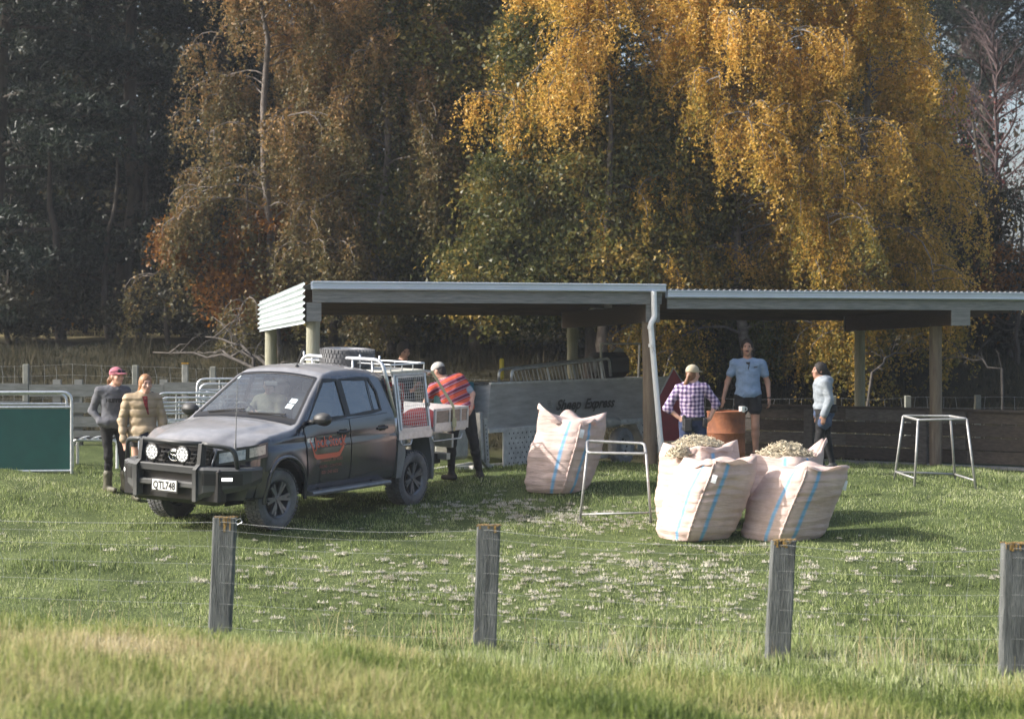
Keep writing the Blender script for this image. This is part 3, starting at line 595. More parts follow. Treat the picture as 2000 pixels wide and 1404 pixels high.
# ------------------------------------------------------------------ board wall at the right
bw = thing('board_wall', 'low dark wall of horizontal boards under the right shed', 'wall')
A = Vector((4.15, 35.1, 0)); B = Vector((9.6, 31.05, 0)); dv = (B - A).normalized(); L = (B - A).length; nrm = Vector((dv.y, -dv.x, 0))
brd = [mat('yard_board_%d' % i, c, .9, var=.35, vscale=6, bump=.4, bscale=30, stretch=(1.5, 1.5, 6)) for i, c in enumerate([(.082, .066, .052), (.105, .088, .072), (.07, .056, .045), (.14, .125, .11)])]
z0 = -.26; k = 0
for seg in range(3):
    a = seg * L / 3; b = (seg + 1) * L / 3 - .012
    for r_ in range(4):
        zc = z0 + .16 + r_ * .225 + .012; off = .0 if seg % 2 == 0 else (.03 if r_ % 2 else 0)
        mb = MB(); mb.bar(A + dv * a + nrm * off + Vector((0, 0, zc)), A + dv * b + nrm * off + Vector((0, 0, zc)), .045, .205); mb.build('board', brd[(seg * 2 + r_ * 3 + (3 if seg >= 2 and r_ % 2 else 0)) % 4], bw); k += 1
mb = MB(); mb.bar(A + Vector((0, 0, z0 + .975)), B + Vector((0, 0, z0 + .965)), .16, .045); mb.build('top_rail', brd[2], bw)
for t in (1.55, 3.75, 5.75):
    p = A + dv * t + nrm * .075; mb = MB(); mb.box((p.x, p.y, z0 + .42), (.17, .09, 1.02), Matrix.Rotation(math.atan2(dv.y, dv.x), 4, 'Z')); mb.build('post', brd[3], bw)
mb = MB(); mb.bar(A + Vector((0, 0, z0 - .12)), B + Vector((0, 0, z0 - .12)), .2, .30); mb.build('concrete_footing', mat('concrete', (.26, .26, .25), .9, var=.25, vscale=7, bump=.3), bw)
# ------------------------------------------------------------------ wire fence behind
def wire_fence(name, label, pts, H, posts, wires, vstep, pm, wr=.004, seed=1, lean=0.):
    root = thing(name, label, 'fence', tuple(pts[0])); o = Vector(pts[0]); rng = random.Random(seed)
    pts = [Vector(p) for p in pts]; segs = [(pts[i + 1] - pts[i]).length for i in range(len(pts) - 1)]; T = sum(segs)
    def at(d):
        for i, s_ in enumerate(segs):
            if d <= s_ or i == len(segs) - 1: return pts[i].lerp(pts[i + 1], d / s_)
            d -= s_
    for (d, hh, r_) in posts:
        p = at(d); mb = MB(); z = gz(p.x, p.y); mb.box((p.x - o.x, p.y - o.y, z - o.z + hh / 2 - .1), (r_ * 2, r_ * 2, hh + .2), bev=.01); mb.build('post', pm, root)
    mw = MB(); zs = {}
    def hz(d, k): p = at(d); return Vector((p.x - o.x, p.y - o.y, gz(p.x, p.y) - o.z + H * (k / (wires - 1)) ** .85 + .02))
    nseg = max(2, int(T / .8)); cache = [at(i * T / nseg) for i in range(nseg + 1)]
    for k in range(wires):
        mw.tube([hz(i * T / nseg, k) + Vector((0, 0, rng.uniform(-.008, .008))) for i in range(nseg + 1)], wr * .8, 4, cap=False)
    mw.build('line_wires', steel_dull, root)
    mw = MB(); d = 0
    while d < T:
        x0 = rng.uniform(-.02, .02); pth = [hz(min(T, max(0, d + x0 + rng.uniform(-.03, .03) * (k > 0))), k) for k in range(wires)]; mw.tube(pth, wr, 4, cap=False); d += vstep * rng.uniform(.85, 1.15)
    mw.build('stay_wires', steel_dull, root)
    return root
bfp = [(-11, 36.6, gz(-11, 36.6)), (-3, 36.9, gz(-3, 36.9)), (3.5, 36.6, gz(3.5, 36.6)), (11, 35.6, gz(11, 35.6))]
post_pale = mat('post_pale', (.24, .245, .21), .85, var=.25, vscale=6, stretch=(4, 4, 1))
wire_fence('wire_fence', 'wire netting fence with square posts behind the sheds', bfp, .92, [(d_, .98, .055) for d_ in (1.6, 3.7, 5.2, 8.3, 11, 14.3, 17.2, 18.6, 19.9, 21.3)], 5, .27, post_pale, .0032, 3)
# ------------------------------------------------------------------ timber rails at the left
rf = thing('rail_fence', 'weathered grey board yard fence behind the two women', 'fence')
A = Vector((-10.2, 31.2, 0)); B = Vector((-3.6, 31.9, 0)); dv = (B - A).normalized(); L = (B - A).length
t_pale = mat('timber_pale', (.28, .285, .27), .9, col2=(.16, .16, .15), vscale=5, bump=.4, bscale=30, stretch=(.6, 5, 6)); t_pale2 = mat('timber_pale2', (.25, .255, .245), .9, col2=(.17, .17, .15), vscale=5, bump=.4, bscale=30, stretch=(.6, 5, 6))
for seg in range(3):
    for r_, zc in enumerate((.30, .55, .80, 1.09)):
        mb = MB(); q = Vector((0, -.05, zc + .02 * math.sin(seg * 2 + r_))); mb.bar(A + dv * (seg * L / 3) + q, A + dv * ((seg + 1) * L / 3 - .015) + q, .04, .17 if r_ < 3 else .2); mb.build('rail', (t_pale, t_pale2)[(seg + r_) % 2 if r_ < 3 else 0], rf)
for t in (.9, 2.65, 3.0, 4.4, 6.3):
    p = A + dv * t; mb = MB(); mb.box((p.x, p.y + .04, .6), (.13, .11, 1.3)); mb.build('post', t_pale2, rf)
mb = MB(); p = P(362, 765, 32.2); mb.box((p.x, p.y, .75), (.10, .10, 1.5), bev=.008); mb.build('post', mat('lichen_post', (.3, .3, .27), .9, var=.3), rf)
mb = MB(); mb.box((p.x, p.y, 1.512), (.115, .115, .022)); mb.build('post_cap', mat('orange_lichen', (.42, .24, .03), .9, var=.3, vscale=20), rf)
# ------------------------------------------------------------------ yard panels
def panel(label, a, b, z0, z1, sheet=None, rails=(), r=.021, name='yard_panel', corner=.14, cat='panel', group=None, verts=()):
    a = Vector(a); b = Vector(b); root = thing(name, label, cat, (a.x, a.y, z0), group=group); d = b - a; d.z = 0; L = d.length; ang = math.atan2(d.y, d.x); root.rotation_euler = (0, 0, ang); H = z1 - z0
    mb = MB(); mb.tube(rounded([(0, 0, 0), (0, 0, H), (L, 0, H), (L, 0, 0)], corner, 5), r, 10); mb.build('frame', steel, root, angle=50)
    for z in rails:
        m2 = MB(); m2.tube([(0, 0, z * H), (L, 0, z * H)], r * .8, 8); m2.build('rail', steel, root, angle=50)
    for x in verts:
        m2 = MB(); m2.tube([(x * L, 0, .02), (x * L, 0, H)], r * .6, 8); m2.build('upright', steel, root, angle=50)
    if sheet:
        m2 = MB(); m2.box((L / 2, .004, (sheet[1] + sheet[2]) / 2 * H), (L - .03, .012, (sheet[2] - sheet[1]) * H)); m2.build('sheet', sheet[0], root)
    return root
green_sheet = mat('green_sheet', (.012, .085, .075), .45, var=.12, vscale=4)
p0 = P(-160, 0, 27.3); p1 = P(140, 0, 27.5); zb = gz(p1.x, p1.y)
panel('green sheeted steel yard panel at the left edge', p0, p1, zb - .02, P(0, 766, 27.5).z, (green_sheet, .06, .80), (.82, .05), .024, 'sheeted_gate', cat='gate')
p0 = P(-160, 0, 28.1); p1 = P(130, 0, 28.3)
panel('steel tube hurdle standing just behind the green panel', p0, p1, gz(p1.x, p1.y) - .02, P(0, 768, 28.2).z, None, (.55, .85), .02, 'steel_hurdle', cat='hurdle')
for i, (x0, x1, yt, Y, lb) in enumerate([(306, 372, 768, 30.0, 'front steel hurdle of the pair between the tan jacket and the bonnet'), (311, 380, 777, 30.3, 'rear steel hurdle of the pair between the tan jacket and the bonnet'), (385, 470, 740, 30.6, 'taller steel hurdle behind the mirror of the vehicle'), (390, 480, 750, 30.9, 'second tall steel hurdle behind the windscreen'), (398, 490, 763, 31.1, 'third tall steel hurdle behind the windscreen')]):
    p0 = P(x0, 0, Y); p1 = P(x1 + 60, 0, Y + .3); panel(lb, p0, p1, gz(p0.x, p0.y) - .03, P(0, yt, Y).z, None, (.86, .74, .6, .45, .28, .12), .02, 'steel_hurdle', cat='hurdle', verts=(.3,))
# small steel bench by the green panel
p = P(190, 905, 28.2); zb = gz(p.x, p.y); bn = thing('steel_trestle', 'small white steel trestle with slatted top behind the woman in the dark hoodie', 'trestle', (p.x, p.y, zb))
wst = mat('white_steel', (.66, .68, .68), .45, .2, var=.1)
for sy in (-.16, .16):
    mb = MB(); mb.tube(rounded([(-.33, sy, 0), (-.33, sy, .42), (.33, sy, .42), (.33, sy, 0)], .08, 4), .024, 8); mb.build('leg_frame', wst, bn, angle=50)
for k in range(7):
    mb = MB(); mb.box((-.27 + .09 * k, 0, .452), (.05, .40, .02)); mb.build('slat', wst if k % 2 else mat('black_rubber', (.02, .02, .02), .8), bn)
# ------------------------------------------------------------------ front fence
grey_post = mat('fence_post_grey', (.17, .18, .175), .9, col2=(.055, .06, .06), vscale=4, bump=.6, bscale=22, stretch=(5, 5, .5))
lichen = mat('post_lichen', (.38, .21, .025), .95, col2=(.17, .155, .11), vscale=30, bump=.6, bscale=80)
ff = thing('netting_fence', 'low wire netting fence with four grey square posts in the foreground', 'fence', (-2.6, 17.2, -.82))
FP = []
for i, (pxl, pyl, s_, ln) in enumerate([(440, 1010, 215, 2.6), (955, 1025, 222, 2.2), (1530, 1054, 230, 3.0), (1982, 1060, 238, 1.2)]):
    Y = F / s_; t = P(pxl, pyl, Y); zb = gz(t.x, Y) - .25; H = t.z - zb; root_off = Vector((-2.6, 17.2, -.82))
    rng = random.Random(i); mb = MB(); wd = .205; n = 8; vs_ = []
    for k in range(n + 1):
        z = H * k / n; o = -math.tan(R(ln)) * (H - z)
        for (sx, sy) in ((-1, -1), (1, -1), (1, 1), (-1, 1)):
            for (cx, cy) in ((sx * .86, sy), (sx, sy * .86)) if sx * sy < 0 else ((sx, sy * .86), (sx * .86, sy)):
                vs_.append((t.x + o + cx * wd / 2 + rng.uniform(-.003, .003), Y + cy * .065 + rng.uniform(-.003, .003), zb + z + (rng.uniform(-.008, .008) if k == n else 0)))
    fs = [(k * 8 + j, k * 8 + (j + 1) % 8, (k + 1) * 8 + (j + 1) % 8, (k + 1) * 8 + j) for k in range(n) for j in range(8)]
    mb.add([Vector(v) - root_off for v in vs_], fs + [tuple(n * 8 + j for j in range(8))])
    po = mb.build('post', grey_post, ff)
    mb = MB()                         # lichen crust on the sawn top and runs below it
    for k in range(26): mb.box((t.x - root_off.x + rng.uniform(-.5, .5) * wd * .93, Y - root_off.y + rng.uniform(-.062, .058), t.z - root_off.z + .001), (rng.uniform(.01, .05), rng.uniform(.01, .03), rng.uniform(.006, .014)), Matrix.Rotation(rng.uniform(0, 3), 4, 'Z') if False else None)
    for k in range(7 if i != 1 else 4):
        ww = rng.uniform(.006, .022); hh = rng.uniform(.015, .09) * (1.5 if i == 0 else .7); xx = rng.uniform(-.085, .06)
        mb.box((t.x - root_off.x + xx - .03 * hh, Y - root_off.y - .066, t.z - root_off.z - hh / 2), (ww, .006, hh))
    tag(mb.build('lichen', lichen, po), kind='stuff')
    FP.append(Vector((t.x, Y, t.z)))
FPX = [FP[0] + (FP[0] - FP[1]) * 1.7] + FP + [FP[3] + (FP[3] - FP[2]) * 1.6]
fw = [0, .075, .22, .38, .55, .74, .95]
rng = random.Random(5)
mb = MB(); mv = MB(); O = Vector((-2.6, 17.2, -.82))
def fpt(i, t, drop): 
    a, b = FPX[i], FPX[i + 1]; p = a.lerp(b, t); sag = .05 * 4 * t * (1 - t) if drop < .1 else .02 * 4 * t * (1 - t)
    return Vector((p.x, p.y - .075, p.z - .035 - drop - sag)) - O
for i in range(len(FPX) - 1):
    for d in fw: mb.tube([fpt(i, k / 8, d) for k in range(9)], .0012 if d else .002, 4, cap=False)
    Ls = (FPX[i + 1] - FPX[i]).length; nv = max(3, int(Ls / .26))
    for k in range(nv):
        t = (k + .5 + rng.uniform(-.1, .1)) / nv; j = [rng.uniform(-.012, .012) for _ in fw]
        mv.tube([fpt(i, min(1, max(0, t + j[q])), d) for q, d in enumerate(fw) if q > 0], .0013, 4, cap=False)
        for q, d in enumerate(fw):
            if q > 1: mv.box(fpt(i, min(1, max(0, t + j[q])), d), (.009, .008, .009))
mb.build('line_wires', steel_dull, ff); mv.build('stay_wires', steel_dull, ff)
mb = MB(); q = FP[0] - O; mb.tube([q + Vector((.105, -.07, -.02)), q + Vector((.15, -.08, .0)), q + Vector((.165, -.08, -.035)), q + Vector((.12, -.075, -.06)), q + Vector((.10, -.07, -.035))], .003, 4); mb.build('wire_tail', steel, ff)
# ------------------------------------------------------------------ utility vehicle (local: x forward, y left, z up, origin under rear axle)
paint = mat('truck_paint', (.007, .008, .020), .18, .0, dust=((.38, .375, .375), .72, .13, .42, .9), coat=.9)  # top amount is real dust plus the bonnet's bright sky reflection painted in
black_pl = mat('black_plastic', (.018, .019, .02), .5, var=.2, dust=((.16, .155, .15), .35, .25, .3, .7))
bar_m = mat('bullbar_steel', (.03, .033, .036), .45, .2, dust=((.22, .22, .21), .6, .35, .45, .8))
rubber = mat('tyre_rubber', (.055, .056, .06), .85, col2=(.17, .172, .178), vscale=3.5, bump=.3, bscale=60)
rim_m = mat('alloy_dark', (.16, .165, .18), .38, .5, var=.2, vscale=10); rim_l = mat('alloy_pale', (.42, .43, .44), .4, .6, var=.2)
chrome = mat('chrome', (.7, .72, .74), .15, 1.); seal_m = mat('window_seal', (.008, .008, .009), .5)
alu = mat('tray_aluminium', (.56, .58, .60), .42, .65, var=.15, vscale=12); cream = mat('cream_lid', (.60, .57, .48), .6, var=.12, vscale=4)
lens_w = mat('lamp_glass', (.62, .67, .74), .18, .1, col2=(.22, .27, .35), vscale=18); ply = mat('plywood', (.30, .23, .18), .75, var=.2, vscale=7, stretch=(1, 1, 4))
def glassmat(name, tint, alpha, refl=.07):
    m = bpy.data.materials.new(name); m.use_nodes = True; n = m.node_tree.nodes; l = m.node_tree.links
    g = n.new('ShaderNodeBsdfGlossy'); g.inputs['Roughness'].default_value = .03; g.inputs[0].default_value = (.95, .97, 1, 1)
    t = n.new('ShaderNodeBsdfTransparent'); t.inputs[0].default_value = (*tint, 1)
    d = n.new('ShaderNodeBsdfDiffuse'); d.inputs[0].default_value = (.42, .43, .42, 1)
    tx = n.new('ShaderNodeTexNoise'); tx.inputs['Scale'].default_value = 6; tx.inputs['Detail'].default_value = 7
    r = n.new('ShaderNodeMapRange'); r.inputs[1].default_value = .3; r.inputs[2].default_value = .75; r.inputs[3].default_value = alpha * .6; r.inputs[4].default_value = alpha * 1.5; l.new(tx.outputs['Fac'], r.inputs[0])
    m1 = n.new('ShaderNodeMixShader'); l.new(r.outputs[0], m1.inputs[0]); l.new(t.outputs[0], m1.inputs[1]); l.new(d.outputs[0], m1.inputs[2])
    fr = n.new('ShaderNodeLayerWeight'); fr.inputs[0].default_value = .5; pw = n.new('ShaderNodeMath'); pw.operation = 'POWER'; pw.inputs[1].default_value = 4; l.new(fr.outputs['Facing'], pw.inputs[0])
    ml = n.new('ShaderNodeMath'); ml.operation = 'MULTIPLY_ADD'; ml.inputs[1].default_value = .85; ml.inputs[2].default_value = refl; ml.use_clamp = True; l.new(pw.outputs[0], ml.inputs[0])
    m2 = n.new('ShaderNodeMixShader'); l.new(ml.outputs[0], m2.inputs[0]); l.new(m1.outputs[0], m2.inputs[1]); l.new(g.outputs[0], m2.inputs[2]); l.new(m2.outputs[0], n['Material Output'].inputs[0]); return m
glass_f = glassmat('windscreen_glass', (.74, .82, .82), .09, .10); glass_s = glassmat('tinted_glass', (.26, .30, .34), .07, .14)
YAW = R(-119.7); PITCH = R(1.2); ROLL = R(-2.6)
truck = thing('utility_vehicle', 'dark dusty double cab utility with black bull bar and wire cage tray', 'utility', (-2.136, 26.54, -.335), (ROLL, PITCH, YAW))
Wz = [(.40, .80), (.46, .875), (.55, .905), (.75, .925), (.95, .925), (1.08, .905), (1.17, .885), (1.23, .865), (1.30, .835), (1.68, .675), (1.76, .62), (1.84, .54)]
def fl(x, z):                          # wheel-arch flare
    d = math.hypot(x - 3.085, z - .40); return .038 * math.exp(-((d - .47) / .13) ** 2) + .028 * math.exp(-((d - .6) / .25) ** 2)
def W(x, z):
    y = interp(z, Wz); y *= 1 - .05 * smooth01(3.1, 4.0, x); y -= .012 * smooth01(.9, .5, x)
    return y + (fl(x, z) if x > 2.3 and z < 1.1 else 0) - .012 * math.exp(-((z - 1.01) / .035) ** 2)
ZT = [(.50, 1.725), (.62, 1.755), (.8, 1.79), (1.2, 1.815), (1.6, 1.81), (1.85, 1.775), (2.0, 1.70), (2.2, 1.575), (2.45, 1.405), (2.62, 1.29), (2.70, 1.245), (2.78, 1.235), (3.0, 1.215), (3.3, 1.185), (3.6, 1.14), (3.8, 1.09), (3.92, 1.04), (3.98, .98)]
_xs = np.linspace(.5, 3.98, 200); _zs = np.interp(_xs, [a for a, b in ZT], [b for a, b in ZT])
for _ in range(6): _zs[1:-1] = (_zs[:-2] + _zs[1:-1] * 2 + _zs[2:]) / 4
def zt(x): return float(np.interp(x, _xs, _zs))
def crown(x): return .05 + .03 * smooth01(2.6, 2.9, x)
def hoodline(x, y):                    # raised centre of the bonnet with two creases
    if x < 2.72: return 0
    k = smooth01(2.72, 2.95, x) * (1 - smooth01(3.85, 3.98, x)); e = .60 - .10 * smooth01(2.8, 3.9, x)
    return .022 * k * (1 - smooth01(e - .07, e + .05, abs(y)))
def sweep(x, y): return x - .34 * (min(1, abs(y) / .9)) ** 2.6 * smooth01(3.2, 3.98, x)
def section(x):
    z1 = zt(x); c = crown(x); ze = z1 - c; yt = W(x, ze); pts = []
    for i in range(19):
        y = (yt - .06) * i / 18; pts.append((y, z1 - c * (y / yt) ** 2 + hoodline(x, y)))
    a = pts[-1]; b = (yt - .004, ze + .012); zc = ze - .07; d = (W(x, zc), zc)
    for t in (.2, .4, .6, .8, 1): pts.append(((1 - t) ** 2 * a[0] + 2 * t * (1 - t) * b[0] + t * t * d[0], (1 - t) ** 2 * a[1] + 2 * t * (1 - t) * b[1] + t * t * d[1]))
    for i in range(1, 43):
        z = zc + (.44 - zc) * i / 42; pts.append((W(x, z), z))
    for i in range(1, 4): pts.append((W(x, .44) * (1 - i / 3), .42))
    return pts
def topz(x, y): z1 = zt(x); c = crown(x); return z1 - c * (y / W(x, z1 - c)) ** 2 + hoodline(x, y)
XS = list(np.linspace(.5, 3.98, 150)); secs = [section(x) for x in XS]; NP = len(secs[0])
WIN_F = [(2.47, 1.235), (1.64, 1.255), (1.64, 1.655), (1.93, 1.655)]; WIN_R = [(1.54, 1.258), (.80, 1.29), (.80, 1.50), (.90, 1.645), (1.54, 1.66)]
def inpoly(x, z, poly):
    c = False; j = len(poly) - 1
    for i in range(len(poly)):
        xi, zi = poly[i]; xj, zj = poly[j]
        if (zi > z) != (zj > z) and x < (xj - xi) * (z - zi) / (zj - zi) + xi: c = not c
        j = i
    return c
def wsy(x): return W(x, zt(x) - crown(x)) - .085
mb = MB()
for sgn in (1, -1):
    vs_ = [(sweep(x, y), sgn * y, z) for x, s_ in zip(XS, secs) for (y, z) in s_]; fs = []
    for i in range(len(XS) - 1):
        for j in range(NP - 1):
            xm = (XS[i] + XS[i + 1]) / 2; ym = (secs[i][j][0] + secs[i + 1][j + 1][0]) / 2; zm = (secs[i][j][1] + secs[i + 1][j + 1][1]) / 2
            if j >= 20 and (inpoly(xm, zm, WIN_F) or inpoly(xm, zm, WIN_R)): continue
            if j < 19 and 1.96 < xm < 2.68 and ym < wsy(xm): continue
            if j > 23 and (xm - 3.085) ** 2 + (zm - .40) ** 2 < .475 ** 2 : continue
            q = (i * NP + j, i * NP + j + 1, (i + 1) * NP + j + 1, (i + 1) * NP + j); fs.append(q if sgn > 0 else q[::-1])
    mb.add(vs_, fs)
    for i in (0, len(XS) - 1):
        mb.add([(sweep(XS[i], y), sgn * y, z) for (y, z) in secs[i]] + [(XS[i], 0, .42)], [tuple(range(NP))])
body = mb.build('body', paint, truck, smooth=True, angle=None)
def side_patch(poly, off, sg=1, n=10):
    """quad-ish patch on the body side following W"""
    def f(u, v):
        if len(poly) == 4: a, b, c, d = [Vector(p).to_2d() if len(p) > 2 else Vector(p) for p in poly]
        p = (a * (1 - u) + b * u) * (1 - v) + (d * (1 - u) + c * u) * v; return (sweep(p.x, W(p.x, p.y)), sg * (W(p.x, p.y) + off), p.y)
    return f
def scale_poly(poly, d):
    c = Vector((sum(p[0] for p in poly) / len(poly), sum(p[1] for p in poly) / len(poly))); out = []
    for p in poly:
        v = Vector(p) - c; out.append(tuple(c + v * (1 + d / v.length)))
    return out
def dens(poly, k=6):
    o = []; n = len(poly)
    for i in range(n):
        a = Vector(poly[i]); b = Vector(poly[(i + 1) % n]); o += [tuple(a.lerp(b, t / k)) for t in range(k)]
    return o
for sg in (1, -1):
    for poly in (WIN_F, WIN_R):
        pl = dens(poly, 6); c = (sum(p[0] for p in pl) / len(pl), sum(p[1] for p in pl) / len(pl)); mb = MB()
        pts = [(p[0], sg * (W(*p) - .006), p[1]) for p in scale_poly(pl, .012)]; mb.add([(c[0], sg * (W(*c) - .006), c[1])] + pts, [(0, i + 1, (i + 1) % len(pts) + 1) for i in range(len(pts))]); mb.build('side_window', glass_s, truck)
        mb = MB(); o_ = scale_poly(pl, .032); i_ = scale_poly(pl, -.012); n = len(pl)
        mb.add([(p[0], sg * (W(*p) + .006), p[1]) for p in o_] + [(p[0], sg * (W(*p) + .006), p[1]) for p in i_] + [(p[0], sg * (W(*p) - .012), p[1]) for p in o_], [(k, (k + 1) % n, n + (k + 1) % n, n + k) for k in range(n)] + [(k, (k + 1) % n, 2 * n + (k + 1) % n, 2 * n + k) for k in range(n)]); mb.build('window_seal', seal_m, truck)
    # doors
    for (nm, poly) in (('front_door', [(2.60, .53), (1.605, .53), (1.605, 1.215), (2.60, 1.185)]), ('rear_door', [(1.585, .53), (.70, .62), (.66, 1.24), (1.585, 1.215)])):
        m2 = MB(); m2.grid(side_patch(scale_poly(poly, .012), .003, sg), 10, 14); 
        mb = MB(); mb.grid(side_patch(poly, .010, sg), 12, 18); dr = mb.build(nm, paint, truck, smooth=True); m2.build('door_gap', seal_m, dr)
        hx = poly[1][0] + .16; hz_ = 1.075; hm = MB(); hm.tube([(hx + .11, sg * (W(hx, hz_) + .012), hz_ - .004), (hx + .07, sg * (W(hx, hz_) + .045), hz_), (hx - .07, sg * (W(hx, hz_) + .045), hz_ + .004), (hx - .11, sg * (W(hx, hz_) + .012), hz_ + .004)], .017, 8)
        hm.grid(lambda u, v: (hx - .075 + .15 * u, sg * (W(hx, hz_) + .0135), hz_ - .035 + .07 * v), 1, 1); hm.build('handle', black_pl, dr, angle=50)
    mb = MB(); mb.grid(lambda u, v: (.985 - .025 * u - .02 * v, sg * (W(.97, 1.27 + .375 * v) + .004), 1.275 + .375 * v), 1, 5); mb.build('window_seal', seal_m, truck)
    # B pillar, arch trim, liner, step
    mb = MB(); mb.grid(lambda u, v: (1.645 - .11 * u, sg * (W(1.59, 1.25 + .41 * v) + .008), 1.25 + .41 * v), 1, 6); mb.build('door_pillar', seal_m, truck)
    mb = MB(); pth = [(3.085 + .475 * math.cos(a), sg * (W(3.085 + .475 * math.cos(a), max(.46, .40 + .475 * math.sin(a))) + .004), .40 + .475 * math.sin(a)) for a in np.linspace(-.05, PI + .05, 26)]
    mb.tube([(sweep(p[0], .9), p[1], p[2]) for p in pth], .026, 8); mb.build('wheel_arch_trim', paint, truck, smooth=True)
    mb = MB(); mb.grid(lambda u, v: (3.085 + .485 * math.cos(PI * u), sg * (.45 + .44 * v), .40 + .485 * math.sin(PI * u)), 20, 2); mb.add([(3.6, sg * .45, .3), (2.55, sg * .45, .3), (2.55, sg * .45, 1.0), (3.6, sg * .45, 1.0)], [(0, 1, 2, 3)]); mb.build('wheel_liner', seal_m, truck)
    mb = MB(); pr = [(.80, .36), (.98, .37), (1.0, .40), (.98, .425), (.82, .43)]; mb.prism(pr, lambda a, b, t: (t, sg * a, b), .72, 2.50); mb.build('side_step', mat('step_grey', (.22, .225, .23), .5, .4, var=.2, vscale=9), truck)
    for bx in (1.0, 2.2): mb = MB(); mb.box((bx, sg * .74, .42), (.06, .3, .05)); mb.build('step_bracket', black_pl, truck)
    # mirror
    mb = MB(); q = lambda u, v: (2.44 + .075 * math.cos(PI * v) * math.sin(PI * min(max(u, .02), .98)) ** .5 - .02 * (u), sg * (.93 + .25 * u), 1.265 + .085 * math.sin(PI * v * 2 - PI / 2) * math.sin(PI * min(max(u, .03), .97)) ** .45)
    mb.grid(lambda u, v: (2.44 + .085 * math.cos(2 * PI * v) * math.sin(PI * min(max(u, .0), 1)) ** .4, sg * (.93 + .26 * u), 1.265 + (.085 - .02 * (1 - u)) * math.sin(2 * PI * v) * math.sin(PI * u) ** .4), 12, 16); mb.box((2.45, sg * .90, 1.225), (.08, .12, .05), bev=.015); mb.build('mirror', black_pl, truck, smooth=True)
# windscreen
mb = MB(); mb.grid(lambda u, v: (1.935 + .765 * v, (2 * u - 1) * (wsy(1.935 + .765 * v) + .02), topz(1.935 + .765 * v, (2 * u - 1) * (wsy(1.935 + .765 * v) + .02)) - .004), 24, 16); mb.build('windscreen', glass_f, truck, smooth=True)
mb = MB()
for (a, b) in ((1, 0), (-1, 0)):
    mb.grid(lambda u, v: (1.945 + .75 * v, a * (wsy(1.945 + .75 * v) - .018 + .036 * u), topz(1.945 + .75 * v, wsy(1.945 + .75 * v)) + .005), 1, 16)
mb.grid(lambda u, v: (1.935 + .035 * v, (2 * u - 1) * wsy(1.95), topz(1.935 + .035 * v, (2 * u - 1) * wsy(1.95)) + .005), 20, 1); mb.grid(lambda u, v: (2.62 + .115 * v, (2 * u - 1) * wsy(2.66), topz(2.62 + .115 * v, (2 * u - 1) * wsy(2.66)) + .006), 20, 2)
mb.build('windscreen_seal', seal_m, truck)
mb = MB()
for y0 in (.1, -.55): mb.bar((2.60, y0 + .5, topz(2.6, y0 + .5) + .022), (2.65, y0 - .05, topz(2.65, y0) + .022), .022, .015)
mb.build('wiper', seal_m, truck)
for (x, y, w_, h_, n_) in ((2.45, .55, .10, .07, 2), (2.03, -.60, .06, .06, 1)):
    for k in range(n_):
        mb = MB(); mb.grid(lambda u, v: (x - .085 * k + h_ * (v - .5), y + w_ * (u - .5), topz(x - .085 * k + h_ * (v - .5), y + w_ * (u - .5)) + .002), 2, 2); mb.build('windscreen_sticker', mat('sticker', (.45, .62, .70), .5, col2=(.75, .8, .82), vscale=40), truck)
# cabin
inr = mat('cabin_trim', (.06, .06, .062), .8); seat_m = mat('seat_cloth', (.10, .10, .105), .9, var=.2)
mb = MB(); mb.box((1.6, 0, .62), (2.1, 1.6, .1)); mb.box((2.45, 0, 1.05), (.35, 1.5, .28), bev=.06); mb.box((.62, 0, 1.05), (.06, 1.5, .8)); mb.build('cabin_floor', inr, truck)
for sy in (-.37, .37):
    for xx in (1.62, .95):
        st = MB(); st.box((xx + .12, sy, .85), (.5, .48, .16), bev=.05); st.box((xx - .15, sy, 1.12), (.14, .46, .58), Matrix.Rotation(-.2, 4, 'Y'), bev=.05); st.box((xx - .23, sy, 1.49), (.09, .26, .17), Matrix.Rotation(-.1, 4, 'Y'), bev=.035); st.build('seat', seat_m, truck, smooth=False)
mb = MB(); c = Vector((2.16, -.37, 1.20)); ax = Vector((-.9, 0, .42)).normalized(); e1 = Vector((0, 1, 0)); e2 = ax.cross(e1)
mb.tube([c + (e1 * math.cos(a) + e2 * math.sin(a)) * .185 for a in np.linspace(0, 2 * PI, 24, endpoint=False)], .016, 8, closed=True)
for a in (0, PI, -PI / 2): mb.tube([c, c + (e1 * math.cos(a) + e2 * math.sin(a)) * .185], .014, 6)
mb.tube([c, c + Vector((.35, 0, -.17))], .03, 8); mb.build('steering_wheel', inr, truck, smooth=True)
mb = MB(); mb.box((2.10, 0, 1.60), (.03, .22, .06), bev=.012); mb.tube([(2.10, 0, 1.6), (2.06, 0, 1.66)], .01, 6); mb.build('rear_view_mirror', inr, truck)
# roof and bar aerials
mb = MB(); mb.lathe([(.03, 0), (.025, .02), (.008, .03)], 12, c=(1.72, .12, topz(1.72, .12) - .003)); mb.tube([(1.72, .12, 1.82), (1.60, .12, 2.0)], [.007, .005], 6); mb.build('roof_aerial', seal_m, truck)
mb = MB(); mb.tube([(3.86, .80, .98), (3.855, .80, 1.32), (3.85, .80, 1.9)], [.010, .006, .003], 8); mb.tube([(3.86, .80, .98), (3.86, .80, 1.12)], .014, 8); mb.build('bar_aerial', mat('aerial', (.25, .25, .26), .4, .5), truck)
